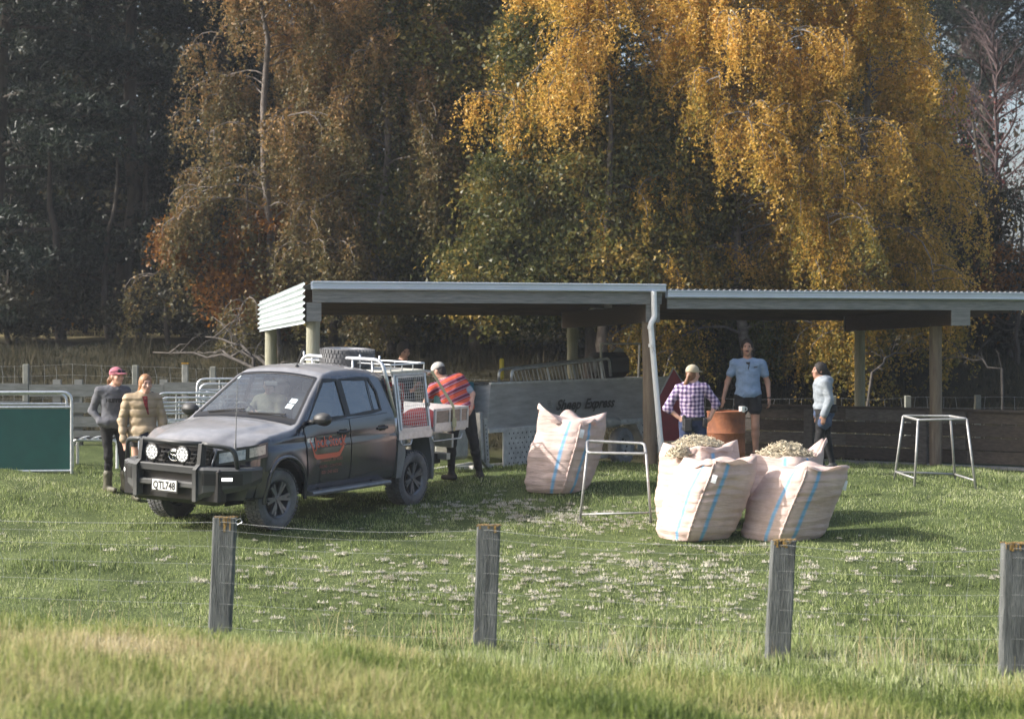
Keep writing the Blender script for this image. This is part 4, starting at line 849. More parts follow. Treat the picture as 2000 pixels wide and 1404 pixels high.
# ---- front: grille, badge, headlamps
mb = MB(); mb.grid(lambda u, v: (sweep(3.992, (2 * u - 1) * (.46 + .06 * v)) + .004, (2 * u - 1) * (.46 + .06 * v), .70 + .30 * v), 16, 4); mb.build('grille', seal_m, truck)
mb = MB()
for k in range(6): z = .73 + .047 * k; mb.tube([(sweep(3.992, y) + .012, y, z) for y in np.linspace(-.47, .47, 13)], .008, 6)
for k in range(-7, 8):
    for r_ in range(5): y = k * .066 + (.033 if r_ % 2 else 0); mb.tube([(sweep(3.992, y) + .012, y - .012, .73 + .047 * r_), (sweep(3.992, y) + .012, y + .012, .777 + .047 * r_)], .006, 4)
mb.build('grille_mesh', black_pl, truck)
mb = MB(); mb.tube([(sweep(3.992, y) + .016, y, z) for (y, z) in [(-.56, .98), (-.5, 1.005), (0, 1.012), (.5, 1.005), (.56, .98), (.5, .78), (.44, .70)]], .014, 6); mb.build('grille_surround', rim_m, truck, smooth=True)
mb = MB()
for (ry, rz) in ((.088, .062), (.026, .058), (.062, .022)):
    zo = .02 if ry > .06 and rz < .03 else 0; mb.tube([(4.022, ry * math.cos(a), .895 + zo + rz * math.sin(a)) for a in np.linspace(0, 2 * PI, 28, endpoint=False)], .008, 6, closed=True)
mb.build('badge', chrome, truck, smooth=True)
def lampcurve(t):                       # plan outline from the grille edge round the corner
    if t < .62: y = .53 + .31 * t / .62; return sweep(3.985, y) + .004, y
    k = (t - .62) / .38; x = sweep(3.985, .84); xx = x - .30 * k; return xx, min(W(xx, .95) + .012, .84 + .10 * k ** .5)
for sg in (1, -1):
    f = lambda u, v: (lampcurve(u)[0], sg * lampcurve(u)[1], (.80 + .10 * u) * (1 - v) + (.965 + .095 * u) * v)
    mb = MB(); mb.grid(f, 18, 6); hl = mb.build('headlight', mat('headlamp_dark', (.05, .055, .07), .15, .3), truck, smooth=True)
    mb = MB(); g = lambda u, v: (lambda a, p: (p[0] + .01, p[1] + sg * .002, p[2]))(0, f(.10 + .52 * u, .14 + .66 * v)); mb.grid(g, 8, 4); mb.build('reflector', lens_w, hl, smooth=True)
    mb = MB(); g2 = lambda u, v: (lambda p: (p[0] + .01, p[1] + sg * .004, p[2]))(f(.66 + .30 * u, .22 + .62 * v)); mb.grid(g2, 5, 3); mb.build('indicator', mat('indicator', (.74, .68, .64), .2, .1, col2=(.38, .33, .31), vscale=25), hl, smooth=True)
# ---- bull bar
bb = MB()
for (z0, z1, xo) in ((.735, .83, 4.16), (.565, .635, 4.17)): bb.box((xo - .05, 0, (z0 + z1) / 2), (.10, .88, z1 - z0), bev=.012)
bull = bb.build('bull_bar', bar_m, truck)
mb = MB(); mb.box((4.0, 0, .60), (.16, 1.5, .42), bev=.03); mb.box((3.92, 0, .42), (.22, 1.3, .12), bev=.03); mb.build('bumper_core', seal_m, truck)
for sg in (1, -1):
    mb = MB(); mb.prism([(4.20, .42), (4.21, .80), (4.13, .86), (4.10, 1.10), (4.05, 1.13), (4.01, 1.10), (4.03, .84), (4.0, .45)], lambda a, b, t: (a, sg * t, b), .43, .485); mb.build('upright', bar_m, bull)
    fr = [(4.17, .488), (4.155, .56), (4.04, .74), (3.90, .89), (3.74, .965), (3.56, .985)]; mb = MB(); vs_ = []
    for k, (x, y) in enumerate(fr):
        t = k / (len(fr) - 1); zb_ = .44 + .20 * t ** 1.2; ztp = .83 - .01 * t; vs_ += [(x - .04, sg * (y - .03 * t), zb_), (x, sg * y, zb_ + .06), (x + .004, sg * y, ztp - .03), (x - .03, sg * (y - .02), ztp), (x - .20 * (1 - t) - .02, sg * (y - .10 * t - .02), ztp)]
    fs = [(k * 5 + j, k * 5 + j + 1, (k + 1) * 5 + j + 1, (k + 1) * 5 + j) for k in range(len(fr) - 1) for j in range(4)]; fs.append(tuple(25 + j for j in range(5))); mb.add(vs_, [q if sg < 0 else q[::-1] for q in fs]); mb.build('wing', bar_m, bull)
    mb = MB(); mb.tube(rounded([(4.06, sg * .46, 1.10), (4.03, sg * .62, 1.09), (3.92, sg * .83, 1.06), (3.88, sg * .86, .82)], .10, 5), .03, 10); mb.build('hoop', bar_m, bull, smooth=True)
    def wp(t, z, o):
        k = t * (len(fr) - 1); i = min(int(k), len(fr) - 2); a, b = fr[i], fr[i + 1]; q = k - i; d = Vector((b[0] - a[0], b[1] - a[1])).normalized(); return (a[0] + (b[0] - a[0]) * q + d.y * o, sg * (a[1] + (b[1] - a[1]) * q - d.x * o), z)
    mb = MB(); mb.grid(lambda u, v: wp(.16 + .50 * u, .62 + .14 * v, .007), 10, 2); mb.build('lamp_recess', seal_m, bull)
    le = bpy.data.materials.get('led_lamp')
    if not le:
        le = bpy.data.materials.new('led_lamp'); le.use_nodes = True; b_ = le.node_tree.nodes['Principled BSDF']; b_.inputs['Base Color'].default_value = (.9, .92, .95, 1); b_.inputs['Emission Color'].default_value = (1, .98, .92, 1); b_.inputs['Emission Strength'].default_value = 1.3
    mb = MB(); mb.grid(lambda u, v: wp(.36 + .17 * u, .675 + .04 * v, .012), 6, 2); mb.build('led_lamp', le, bull)
    # round driving lamp
    sp = MB(); sp.lathe([(.0, -.09), (.06, -.085), (.098, -.03), (.104, .0), (.104, .012), (.094, .016)], 28, 'X', (4.15, sg * .235, .965)); sp.tube([(4.12, sg * .235, .83), (4.12, sg * .235, .9)], .02, 8); dl = sp.build('driving_lamp', seal_m, truck, angle=40)
    m2 = MB(); m2.disc((4.160, sg * .235, .965), .094, 28, 'X'); m2.build('lamp_back', rim_m, dl)
    m2 = MB()
    for r_, n_ in ((0, 1), (.036, 6), (.072, 12)):
        for k in range(n_): m2.disc((4.163, sg * .235 + r_ * math.cos(2 * PI * k / n_), .965 + r_ * math.sin(2 * PI * k / n_)), .0165, 8, 'X')
    m2.build('lens', mat('lamp_lens', (.82, .84, .86), .25, .1), dl)
mb = MB(); mb.tube([(4.06, -.46, 1.10), (4.075, 0, 1.095), (4.06, .46, 1.10)], .03, 10); mb.build('top_bar', bar_m, bull, smooth=True)
mb = MB(); mb.box((4.19, 0, .575), (.012, .41, .165), bev=.004); pl = mb.build('number_plate', mat('plate_frame', (.03, .03, .03), .5), truck)
mb = MB(); mb.box((4.197, 0, .58), (.006, .375, .128), bev=.002); mb.build('plate_face', mat('plate_white', (.72, .73, .72), .45, var=.06, vscale=9), pl)
def place_text(name, txt, size, fn, m, parent, width=None, **kw):
    vs_, fs = text_mesh(txt, size, **kw); w_ = max(v[0] for v in vs_) - min(v[0] for v in vs_); x0 = min(v[0] for v in vs_); sc = (width / w_) if width else 1
    mb = MB(); mb.add([fn((a - x0) * sc, b) for a, b in vs_], fs); return mb.build(name, m, parent)
ink = mat('plate_ink', (.012, .012, .014), .5)
place_text('plate_text', 'QTL748', .125, lambda a, b: (4.2015, -.17 + a, .535 + b), ink, pl, width=.34, offset=.004)
red_ink = mat('door_lettering', (.62, .13, .07), .5); red_dim = mat('door_lettering_dusty', (.36, .13, .10), .6)
def door_fn(x0, z0, slope=0.): return lambda a, b: (x0 - a, W(x0 - a, z0 + b) + .0135, z0 + b + slope * a)
place_text('door_text', 'Jock Stock', .165, door_fn(2.43, .935), red_ink, truck, width=.70, offset=.003, shear=.08)
place_text('door_text', 'Livestock Services', .085, door_fn(2.30, .765), red_dim, truck, width=.50, shear=.25)
place_text('door_text', 'TAILING - CONVEYING', .048, door_fn(2.31, .695), red_dim, truck, width=.50, space=1.2)
place_text('door_text', '021 243 622', .05, door_fn(2.24, .625), red_dim, truck, width=.36, space=.9)
place_text('model_badge', 'HILUX', .06, door_fn(2.585, 1.005), mat('badge_white', (.8, .82, .84), .3, .3), truck, width=.17, offset=.004, shear=.2)
mb = MB(); top = [(2.52, 1.04), (2.47, .95), (2.42, .865), (2.38, .855), (1.95, .855), (1.88, .86), (1.80, .93), (1.74, 1.03), (1.66, 1.10)]; bot = [(2.53, 1.035), (2.49, .93), (2.44, .83), (2.38, .80), (1.95, .80), (1.86, .81), (1.77, .90), (1.72, 1.01), (1.655, 1.095)]
mb.add([(x, W(x, z) + .0135, z) for x, z in top] + [(x, W(x, z) + .0135, z) for x, z in bot], [(i, i + 1, 9 + i + 1, 9 + i) for i in range(8)]); mb.build('door_swoosh', red_ink, truck)
# ---- wheels
def tyre_prof(Rr=.374, wd=.265, rim=.225): h = wd / 2; return [(rim, -h * .72), (rim + .02, -h * .85), (rim + .075, -h), (Rr - .055, -h * .98), (Rr - .015, -h * .84), (Rr - .004, -h * .6), (Rr, 0), (Rr - .004, h * .6), (Rr - .015, h * .84), (Rr - .055, h * .98), (rim + .075, h), (rim + .02, h * .85), (rim, h * .72)]
def wheel_meshes(rimmat, key):
    t = MB(); t.lathe(tyre_prof(), 48, 'Y')
    for k in range(44):                                   # tread blocks
        a = 2 * PI * k / 44
        for (y, o) in ((-.095, 0), (-.035, .5), (.035, 0), (.095, .5)):
            aa = a + o * 2 * PI / 44; t.box((.375 * math.cos(aa), y, .375 * math.sin(aa)), (.018, .048, .036), Matrix.Rotation(-aa, 4, 'Y'))
    r_ = MB(); r_.lathe([(.235, .125), (.228, .118), (.212, .10), (.205, .02), (.205, -.1)], 40, 'Y')
    for k in range(6):
        a = 2 * PI * k / 6 + .26
        for d in (-.14, .14):
            ca, sa = math.cos(a + d * .45), math.sin(a + d * .45); cb, sb = math.cos(a + d), math.sin(a + d)
            r_.bar((.05 * ca, .085, .05 * sa), (.214 * cb, .105, .214 * sb), .036, .03, (0, 1, 0))
    r_.lathe([(.0, .115), (.032, .113), (.040, .10), (.062, .098), (.068, .06)], 24, 'Y')
    for k in range(6): a = 2 * PI * k / 6 + .26 + PI / 6; r_.lathe([(.0, .112), (.009, .11), (.010, .09)], 8, 'Y', (.055 * math.cos(a), 0, .055 * math.sin(a)))
    d_ = MB(); d_.disc((0, -.02, 0), .21, 30, 'Y'); d_.lathe([(.0, .02), (.15, .02), (.15, .0)], 30, 'Y')
    return t.mesh('wheel', rubber, angle=35), r_.mesh('rim', rimmat, angle=35), d_.mesh('brake_disc', mat('brake_dark', (.03, .03, .032), .7, .3))
wm = wheel_meshes(rim_m, 'a')
def add_wheel(me3, parent, loc, rot=(0, 0, 0)):
    wo = link('wheel', me3[0], parent, loc, rot); link('rim', me3[1], wo); link('brake_disc', me3[2], wo); return wo
for (x, sg, st) in ((3.085, 1, -.05), (3.085, -1, -.05), (0, 1, 0), (0, -1, 0)): add_wheel(wm, truck, (x, sg * .775, .385), (0, random.uniform(0, 1), (0 if sg > 0 else PI) + st))
mb = MB(); mb.tube([(0, -.7, .385), (0, .7, .385)], .05, 10); mb.lathe([(0, -.14), (.12, -.1), (.15, 0), (.12, .1), (0, .14)], 14, 'Y', (0, 0, .385)); mb.box((1.2, .4, .52), (5.2, .09, .14)); mb.box((1.2, -.4, .52), (5.2, .09, .14)); mb.box((3.085, 0, .42), (.3, 1.1, .2)); mb.build('chassis', seal_m, truck)
# ---- tray
TX0, TX1 = .42, -1.37; guard_m = mat('guard_grey', (.17, .19, .20), .5, .3, var=.15)
mb = MB(); mb.box(((TX0 + TX1) / 2, 0, 1.0), (TX0 - TX1, 1.76, .05)); 
for sy in (-.45, .45): mb.box(((TX0 + TX1) / 2, sy, .89), (TX0 - TX1, .08, .16))
mb.build('tray_floor', alu, truck)
for sg in (1, -1):
    mb = MB(); mb.box((0, sg * .89, .985), (.84, .03, .10)); mb.build('tray_rail', alu, truck)
    mb = MB(); mb.tube(rounded([(TX0 - .05, sg * .90, .93), (TX0 - .08, sg * .905, .86), (TX0 - .3, sg * .905, .86), (TX0 - .33, sg * .90, .93)], .03, 3), .010, 6); mb.build('rope_rail', alu, truck, smooth=True); mb = MB(); mb.tube(rounded([(-.42, sg * .90, .93), (-.45, sg * .905, .86), (-1.2, sg * .905, .86), (-1.23, sg * .90, .93)], .03, 3), .012, 6); mb.build('rope_rail', alu, truck, smooth=True)
    mb = MB(); x0, x1 = -.47, TX1; fo = .905
    mb.box(((x0 + x1) / 2, sg * fo, 1.055), (x0 - x1, .03, .11)); mb.box(((x0 + x1) / 2, sg * fo, 1.295), (x0 - x1, .03, .03))
    for x in (x0 + -.015, -.86, -1.16, x1 + .015): mb.box((x, sg * fo, 1.19), (.035, .03, .18))
    ds = mb.build('drop_side', alu, truck)
    mb = MB(); mb.box(((x0 + x1) / 2, sg * (fo - .004), 1.195), (x0 - x1 - .05, .012, .17)); mb.build('infill_panel', ply, ds)
    mb = MB(); mb.add([(.42, sg * .9, .95), (.26, sg * .9, .95), (.24, sg * .9, .72), (.34, sg * .9, .42), (.46, sg * .9, .42)], [(0, 1, 2, 3, 4)]); mb.box((.40, sg * .72, .68), (.02, .36, .52)); mb.build('mudguard', guard_m, truck); mb = MB(); mb.add([(-.34, sg * .9, .95), (-.50, sg * .9, .95), (-.50, sg * .9, .36), (-.44, sg * .9, .36), (-.44, sg * .9, .62)], [(0, 1, 2, 3, 4)])
    mb.box((-.48, sg * .72, .62), (.02, .36, .58)); mb.build('mudguard', guard_m, truck)
mb = MB(); mb.box((TX1 - .012, 0, 1.16), (.03, 1.80, .30)); mb.build('tailgate', alu, truck)
mb = MB(); mb.box((TX1 + .06, .55, .80), (.05, .3, .2)); mb.box((TX1 + .06, -.55, .80), (.05, .3, .2)); mb.box((TX1, 0, .56), (.1, 1.2, .09)); mb.tube([(TX1, 0, .55), (TX1 - .25, 0, .55)], .03, 8); mb.build('rear_bar', alu, truck)
# headboard tube and cage
mb = MB(); mb.tube(rounded([(.46, -.86, 1.25), (.52, -.66, 2.06), (.52, .66, 2.06), (.46, .86, 1.25)], .14, 6), .027, 10); mb.tube([(.47, -.84, 1.30), (.47, .84, 1.30)], .02, 8)
for y in (-.5, -.16, .18, .5): mb.tube([(.44, y, 1.02), (.52, y, 2.06)], .015, 6)
mb.tube([(.44, .84, 1.0), (.46, .86, 1.25)], .027, 8); mb.tube([(.44, -.84, 1.0), (.46, -.86, 1.25)], .027, 8)
for y in (-.64, -.2, .3, .62): mb.tube([(.52, y, 2.0), (.52, y, 2.12)], .014, 6)
mb.build('headboard', steel, truck, smooth=True)
CT = 1.90; ci = .74                                     # cage top, half width at the top
cage = MB()
for sg in (1, -1):
    for (x0, x1) in ((.38, -.40),): 
        for x in (x0, x1): cage.bar((x, sg * .875, 1.03), (x - .02, sg * ci, CT), .035, .035)
    cage.bar((.38, sg * ci, CT), (-.40, sg * ci, CT), .035, .035); cage.bar((.38, sg * .87, 1.05), (-.40, sg * .87, 1.05), .035, .04)
for x in (.38, -.40): cage.bar((x, -ci, CT), (x, ci, CT), .035, .035)
cg = cage.build('cage', alu, truck)
for sg in (1, -1):
    m2 = MB(); yl = lambda z: sg * (.875 + (ci - .875) * (z - 1.03) / (CT - 1.03) + .02); fr = [(.345, 1.075), (-.365, 1.075), (-.385, 1.86), (.325, 1.86)]
    for i in range(4): a, b = fr[i], fr[(i + 1) % 4]; m2.bar((a[0], yl(a[1]), a[1]), (b[0], yl(b[1]), b[1]), .03, .035)
    md = m2.build('cage_door', alu, truck)
    m3 = MB(); x = .33
    while x > -.36: m3.tube([(x, yl(1.08), 1.08), (x - .02, yl(1.85), 1.85)], .0035, 4, cap=False); x -= .05
    z = 1.12
    while z < 1.85: m3.tube([(.34, yl(z), z), (-.37, yl(z), z)], .0035, 4, cap=False); z += .05
    m3.build('mesh', alu, md)
    m3 = MB(); m3.box((-.37, yl(1.42) + sg * .03, 1.42), (.05, .03, .06), bev=.008); m3.build('latch', steel_dull, md)
mb = MB(); mb.box((.0, 0, CT + .035), (.86, 1.5, .035), bev=.01); mb.build('cage_lid', cream, truck)
mb = MB(); zr = CT + .15; rp = [(.42, -.74), (.42, .74), (-.42, .74), (-.42, -.74)]
for i in range(4):
    a, b = rp[i], rp[(i + 1) % 4]; mb.tube([(*a, zr), (*b, zr)], .013, 6)
    for t in (0, .33, .66): mb.tube([(a[0] + (b[0] - a[0]) * t, a[1] + (b[1] - a[1]) * t, CT + .04), (a[0] + (b[0] - a[0]) * t, a[1] + (b[1] - a[1]) * t, zr)], .009, 6)
mb.tube(rounded([(-.42, .70, CT + .03), (-.72, .70, CT + .0), (-.72, -.70, CT + .0), (-.42, -.70, CT + .03)], .08, 4), .016, 8); mb.build('roof_rack', steel, truck, angle=50)
for o in truck.children:                # body height over the chassis, and the lower cage
    nm = o.name.split('.')[0]
    if nm == 'headboard': o.scale.z = .955; o.location.z = 1.03 * .045
    elif nm in ('cage', 'cage_door', 'cage_lid', 'roof_rack'): o.scale.z = .90; o.location.z = 1.03 * .10
    elif nm in ('body', 'side_window', 'window_seal', 'front_door', 'rear_door', 'door_pillar', 'mirror', 'windscreen', 'windscreen_seal', 'wiper', 'windscreen_sticker', 'seat', 'cabin_floor', 'steering_wheel', 'rear_view_mirror', 'roof_aerial', 'headlight', 'grille', 'grille_mesh', 'grille_surround', 'badge', 'door_text', 'door_swoosh', 'model_badge', 'wheel_arch_trim'): o.scale.z = 1.12; o.location.z = -.6 * .12
TM = Matrix.Translation(truck.location) @ truck.rotation_euler.to_matrix().to_4x4()
def tw(p): return TM @ Vector(p)
# spare wheel lying on the lid: its own thing
sw = tag(link('spare_wheel', wheel_meshes(rim_l, 'b')[0], None, tw((.22, -.12, CT + .10)), (truck.rotation_euler.to_matrix() @ Matrix.Rotation(R(90), 3, 'X')).to_euler()), 'spare tyre with pale rim lying flat on the cage lid of the utility', 'tyre')
link('rim', wheel_meshes(rim_l, 'b')[1], sw)
# load
red_m = mat('red_paint', (.42, .035, .03), .45, var=.25, vscale=7); red_cv = mat('red_canvas', (.50, .09, .085), .7, var=.2, vscale=6, bump=.4, bscale=14)
eng = thing('red_machine', 'red framed motor inside the wire cage of the utility', 'machine', tw((0, .25, 1.027)), truck.rotation_euler)
mb = MB()
for x in (-.26, .26):
    for y in (-.2, .25): mb.tube([(x, y, 0), (x, y, .62)], .022, 8)
mb.tube(rounded([(-.26, .25, .62), (.26, .25, .62), (.26, -.2, .62), (-.26, -.2, .62)], .05, 3, True), .022, 8, closed=True); mb.tube([(-.26, .25, .1), (.26, .25, .45)], .02, 8); mb.build('frame', red_m, eng, angle=50)
mb = MB(); mb.box((.02, .03, .33), (.34, .3, .3), bev=.04); mb.lathe([(.0, .2), (.13, .2), (.14, .16), (.14, .0)], 18, 'Y', (.02, .12, .36)); mb.build('motor', mat('motor_grey', (.09, .09, .095), .6, .3, var=.3), eng, angle=40)
mb = MB(); mb.lathe([(.0, .16), (.1, .15), (.15, .08), (.15, .0), (.0, 0)], 18, 'Z', (.05, .05, .55)); mb.build('fuel_tank', red_m, eng, smooth=True)
bag = MB(); bag.grid(lambda u, v: (.34 - .68 * u + .02 * math.sin(9 * v), -.42 + .84 * v, .02 + (.20 * math.sin(PI * u) ** .5 * math.sin(PI * v) ** .5 + .03 * math.sin(11 * u + 4 * v)) * (1 if 0 < u < 1 and 0 < v < 1 else 0)), 24, 24)
tag(bag.build('canvas_bag', red_cv, smooth=True, loc=tw((-.90, .42, 1.03)), rot=truck.rotation_euler), 'faded red canvas bag lying in the open tray', 'bag')
mb = MB(); a = tw((-.66, .72, CT - .075)); b = tw((-.93, .935, 1.32)); c_ = tw((-.95, .945, .98)); d = (b - a).normalized()
for (p, q) in ((a, b), (b, c_)): mb.bar(p, q, .05, .006, up=(TM.to_3x3() @ Vector((0, 1, 0))))
mb.box(c_ + Vector((0, 0, .12)), (.06, .06, .12)); tag(mb.build('ratchet_strap', mat('strap_yellow', (.50, .45, .27), .8, var=.15, vscale=30)), 'pale yellow ratchet strap tied from cage rack to tray side', 'strap')
# ------------------------------------------------------------------ sheep handling trailer (local x along its length away from camera-left end, y to the far side, z up)
stainless = mat('stainless', (.47, .47, .475), .32, .4, var=.22, vscale=4, stretch=(.5, 1, 3))
stain_d = mat('stainless_dull', (.52, .52, .50), .5, .2, var=.25, vscale=7)
TD = Vector((.545, .84, 0)).normalized(); TA = math.atan2(TD.y, TD.x)
tro = Vector((-.39, 29.5, 0)); tro.z = -.22
tl = thing('sheep_trailer', 'silver sheep handling trailer lettered Sheep Express under the left shed', 'trailer', tuple(tro), (R(0), 0, TA))
L = 6.2; zt0 = .74; zt1 = 1.44
# hopper-shaped body: near face slightly slanted
mb = MB(); mb.prism([(0, zt0), (-.07, zt1), (.95, zt1 - .05), (.95, zt0 - .02)], lambda a, b, t: (t, a, b), 0, L); mb.build('body', stainless, tl)
mb = MB(); mb.bar((-.02, -.075, zt1 + .012), (L, -.075, zt1 + .012), .05, .035); mb.build('top_lip', stain_d, tl)
mb = MB(); mb.bar((-.03, .44, zt1 + .0), (L, .44, zt1 + .0), .9, .02); mb.build('top_deck', mat('deck_rubber', (.07, .07, .07), .8, var=.2), tl)
mb = MB(); mb.bar((0, .0, zt0 - .03), (L, .0, zt0 - .03), .08, .06); mb.build('chassis_rail', stain_d, tl)
mb = MB(); mb.bar((-.3, .10, .14), (L, .10, .14), .08, .09); mb.build('chassis_rail', stain_d, tl)
place_text('trailer_text', 'Sheep', .235, lambda a, b: (1.95 + a, -.022 - .09 * (b + .33) - .008, zt0 + .24 + b), mat('trailer_ink', (.03, .03, .03), .5), tl, width=.80, shear=.3, offset=.008)
place_text('trailer_text', 'Express', .235, lambda a, b: (2.86 + a, -.022 - .09 * (b + .33) - .008, zt0 + .24 + b), MATS['trailer_ink'], tl, width=1.02, shear=.3, offset=.008)
mb = MB()
for k in range(4): mb.box((1.78 - .01 * k, -.05 , zt0 + .30 + .03 * k), (.10, .004, .008))
mb.build('speed_lines', MATS['trailer_ink'], tl)
def perf(name, x0, x1, z0, z1, nx, nz):
    mb = MB(); mb.box(((x0 + x1) / 2, -.02, (z0 + z1) / 2), (x1 - x0, .035, z1 - z0), bev=.012); pn = mb.build(name, stain_d, tl)
    m2 = MB()
    for i in range(nx):
        for j in range(nz):
            x = x0 + .16 + (x1 - x0 - .28) * (i + (.5 if j % 2 else 0)) / nx; z = z0 + .06 + (z1 - z0 - .12) * j / (nz - 1); m2.disc((x, -.0385, z), .016, 8, 'Y')
    tag(m2.build('holes', seal_m, pn), kind='stuff')
perf('perforated_panel', .42, 2.6, .12, zt0 - .03, 15, 7); perf('perforated_panel', 4.75, 6.1, .18, zt0 - .06, 10, 7)
mb = MB(); mb.bar((3.3, -.06, zt0 - .06), (4.4, -.06, zt0 - .06), .28, .02); mb.bar((4.4, -.06, zt0 - .06), (4.72, -.06, .30), .28, .02); mb.build('mudguard', stain_d, tl)
mb = MB(); mb.box((3.55, -.17, zt0 - .02), (.42, .24, .16), bev=.05); mb.build('tool_box', mat('box_grey', (.40, .40, .38), .6, var=.1), tl, angle=40)
tw_ = MB(); tw_.lathe([(.18, -.08), (.20, -.09), (.26, -.1), (.315, -.085), (.335, -.05), (.337, 0), (.335, .05), (.315, .085), (.26, .1), (.2, .09), (.18, .08)], 36, 'Y')
dusty_rub = mat('dusty_rubber', (.27, .275, .285), .9, var=.25, vscale=5)
wo = tw_.build('wheel', dusty_rub, tl, angle=40, loc=(4.12, -.06, .28))
m2 = MB(); m2.lathe([(.0, -.05), (.06, -.055), (.075, -.02), (.13, -.015), (.17, -.06), (.185, -.085)], 30, 'Y'); m2.build('rim', mat('rim_dusty', (.50, .51, .50), .6, .2, var=.15), wo, angle=40)
m2 = MB()
for k in range(8): a = 2 * PI * k / 8; m2.box((.125 * math.cos(a), -.03, .125 * math.sin(a)), (.035, .02, .028), Matrix.Rotation(-a, 4, 'Y'))
m2.build('rim_slots', seal_m, wo)
# teal drum at the near end, drawbar, jockey gear
mb = MB(); mb.lathe([(.0, .62), (.30, .62), (.315, .60), (.315, .02), (.30, 0)], 24, 'Z', (-.30, .42, .86)); mb.build('teal_drum', mat('teal_plastic', (.02, .12, .15), .5, var=.1), tl, angle=40)
mb = MB(); mb.box((-.30, .42, 1.51), (.3, .34, .06), bev=.02); mb.build('drum_cap', mat('cap_dark', (.05, .05, .05), .6), tl)
mb = MB(); mb.bar((.2, .42, .16), (-1.3, .42, .10), .09, .09); mb.bar((.1, -.02, .14), (-.55, .30, .14), .07, .08); mb.build('drawbar', stain_d, tl)
mb = MB(); mb.bar((-.40, -.16, .30), (-.46, -.16, 1.02), .07, .07); mb.bar((-.30, -.20, .25), (-.36, -.20, .92), .04, .09); mb.bar((-.38, -.16, .30), (.12, -.08, .02), .06, .08); mb.build('support_leg', steel_dull, tl)
mb = MB()
for k in range(9): mb.disc((-.305 - .0075 * k, -.222, .30 + .065 * k), .014, 8, 'Y')
tag(mb.build('leg_holes', seal_m, tl), kind='stuff')
mb = MB(); mb.box((-.75, .15, .55), (.5, .35, .5), bev=.06); mb.build('gear_housing', mat('housing_grey', (.32, .33, .31), .6, .2, var=.2), tl, angle=40)
# hand rack on the deck
mb = MB(); x0, x1 = .85, 4.0; z0 = zt1 + .01
for y in (.12, .42): mb.tube(rounded([(x0 + y * .3, y, z0), (x0 + y * .3, y, z0 + .20), (x1, y, z0 + .36), (x1 + .06, y, z0 + .05)], .10, 5), .024, 8)
rk = mb.build('deck_rack', steel, tl, smooth=True)
rng = random.Random(4)
for k in range(26):
    x = x0 + .22 + (x1 - x0 - .3) * k / 25 + rng.uniform(-.02, .02); h = .17 + .14 * k / 25; y0 = .14; m2 = MB(); wd = .05 if k in (9, 14, 16, 24) else .014
    m2.bar((x, y0, z0), (x - .05, y0 + .03, z0 + h), wd, .012, up=(0, 1, 0)); m2.build('slat', steel_dull if k % 3 else steel, rk)
mb = MB(); mb.box((1.18, .5, zt1 + .22), (.07, .07, .34), bev=.02); mb.build('yellow_cap', mat('yellow_plastic', (.50, .40, .03), .5), tl)
mb = MB(); mb.lathe([(.0, -.02), (.26, -.02), (.28, 0), (.26, .02), (0, .02)], 26, 'Y', (5.0, .5, zt1 + .28)); mb.build('mesh_disc', mat('mesh_pale', (.35, .36, .34), .6, .2, col2=(.2, .2, .2), vscale=40), tl)
mb = MB(); mb.bar((4.1, .35, zt1 + .62), (5.5, .35, zt1 + .62), .03, .03); mb.bar((4.15, .35, zt1), (4.1, .35, zt1 + .62), .03, .03); mb.bar((5.45, .35, zt1), (5.5, .35, zt1 + .62), .03, .03); mb.build('rear_frame', steel_dull, tl)
mb = MB(); mb.box((4.55, .45, zt1 + .25), (.8, .5, .45), bev=.1); mb.build('dark_hopper', mat('hopper_black', (.02, .021, .022), .6), tl, angle=40)
# red panel leaning on the far end
rp_ = thing('red_gate', 'dark red metal framed gate standing on its corner right of the downpipe', 'gate', tuple(P(1304, 868, 31.6)), (0, R(4), R(20)))
pts = [(-.06, 0), (-.30, .62), (.02, 1.28), (.42, .78), (.36, .08)]; mb = MB(); mb.prism(pts, lambda a, b, t: (a, t, b), 0, .02); mb.build('sheet', mat('dark_red_paint', (.20, .018, .025), .5, var=.15), rp_)
mb = MB(); mb.tube([(a, .01, b) for a, b in pts], .02, 6, closed=True); mb.build('frame', steel_dull, rp_)
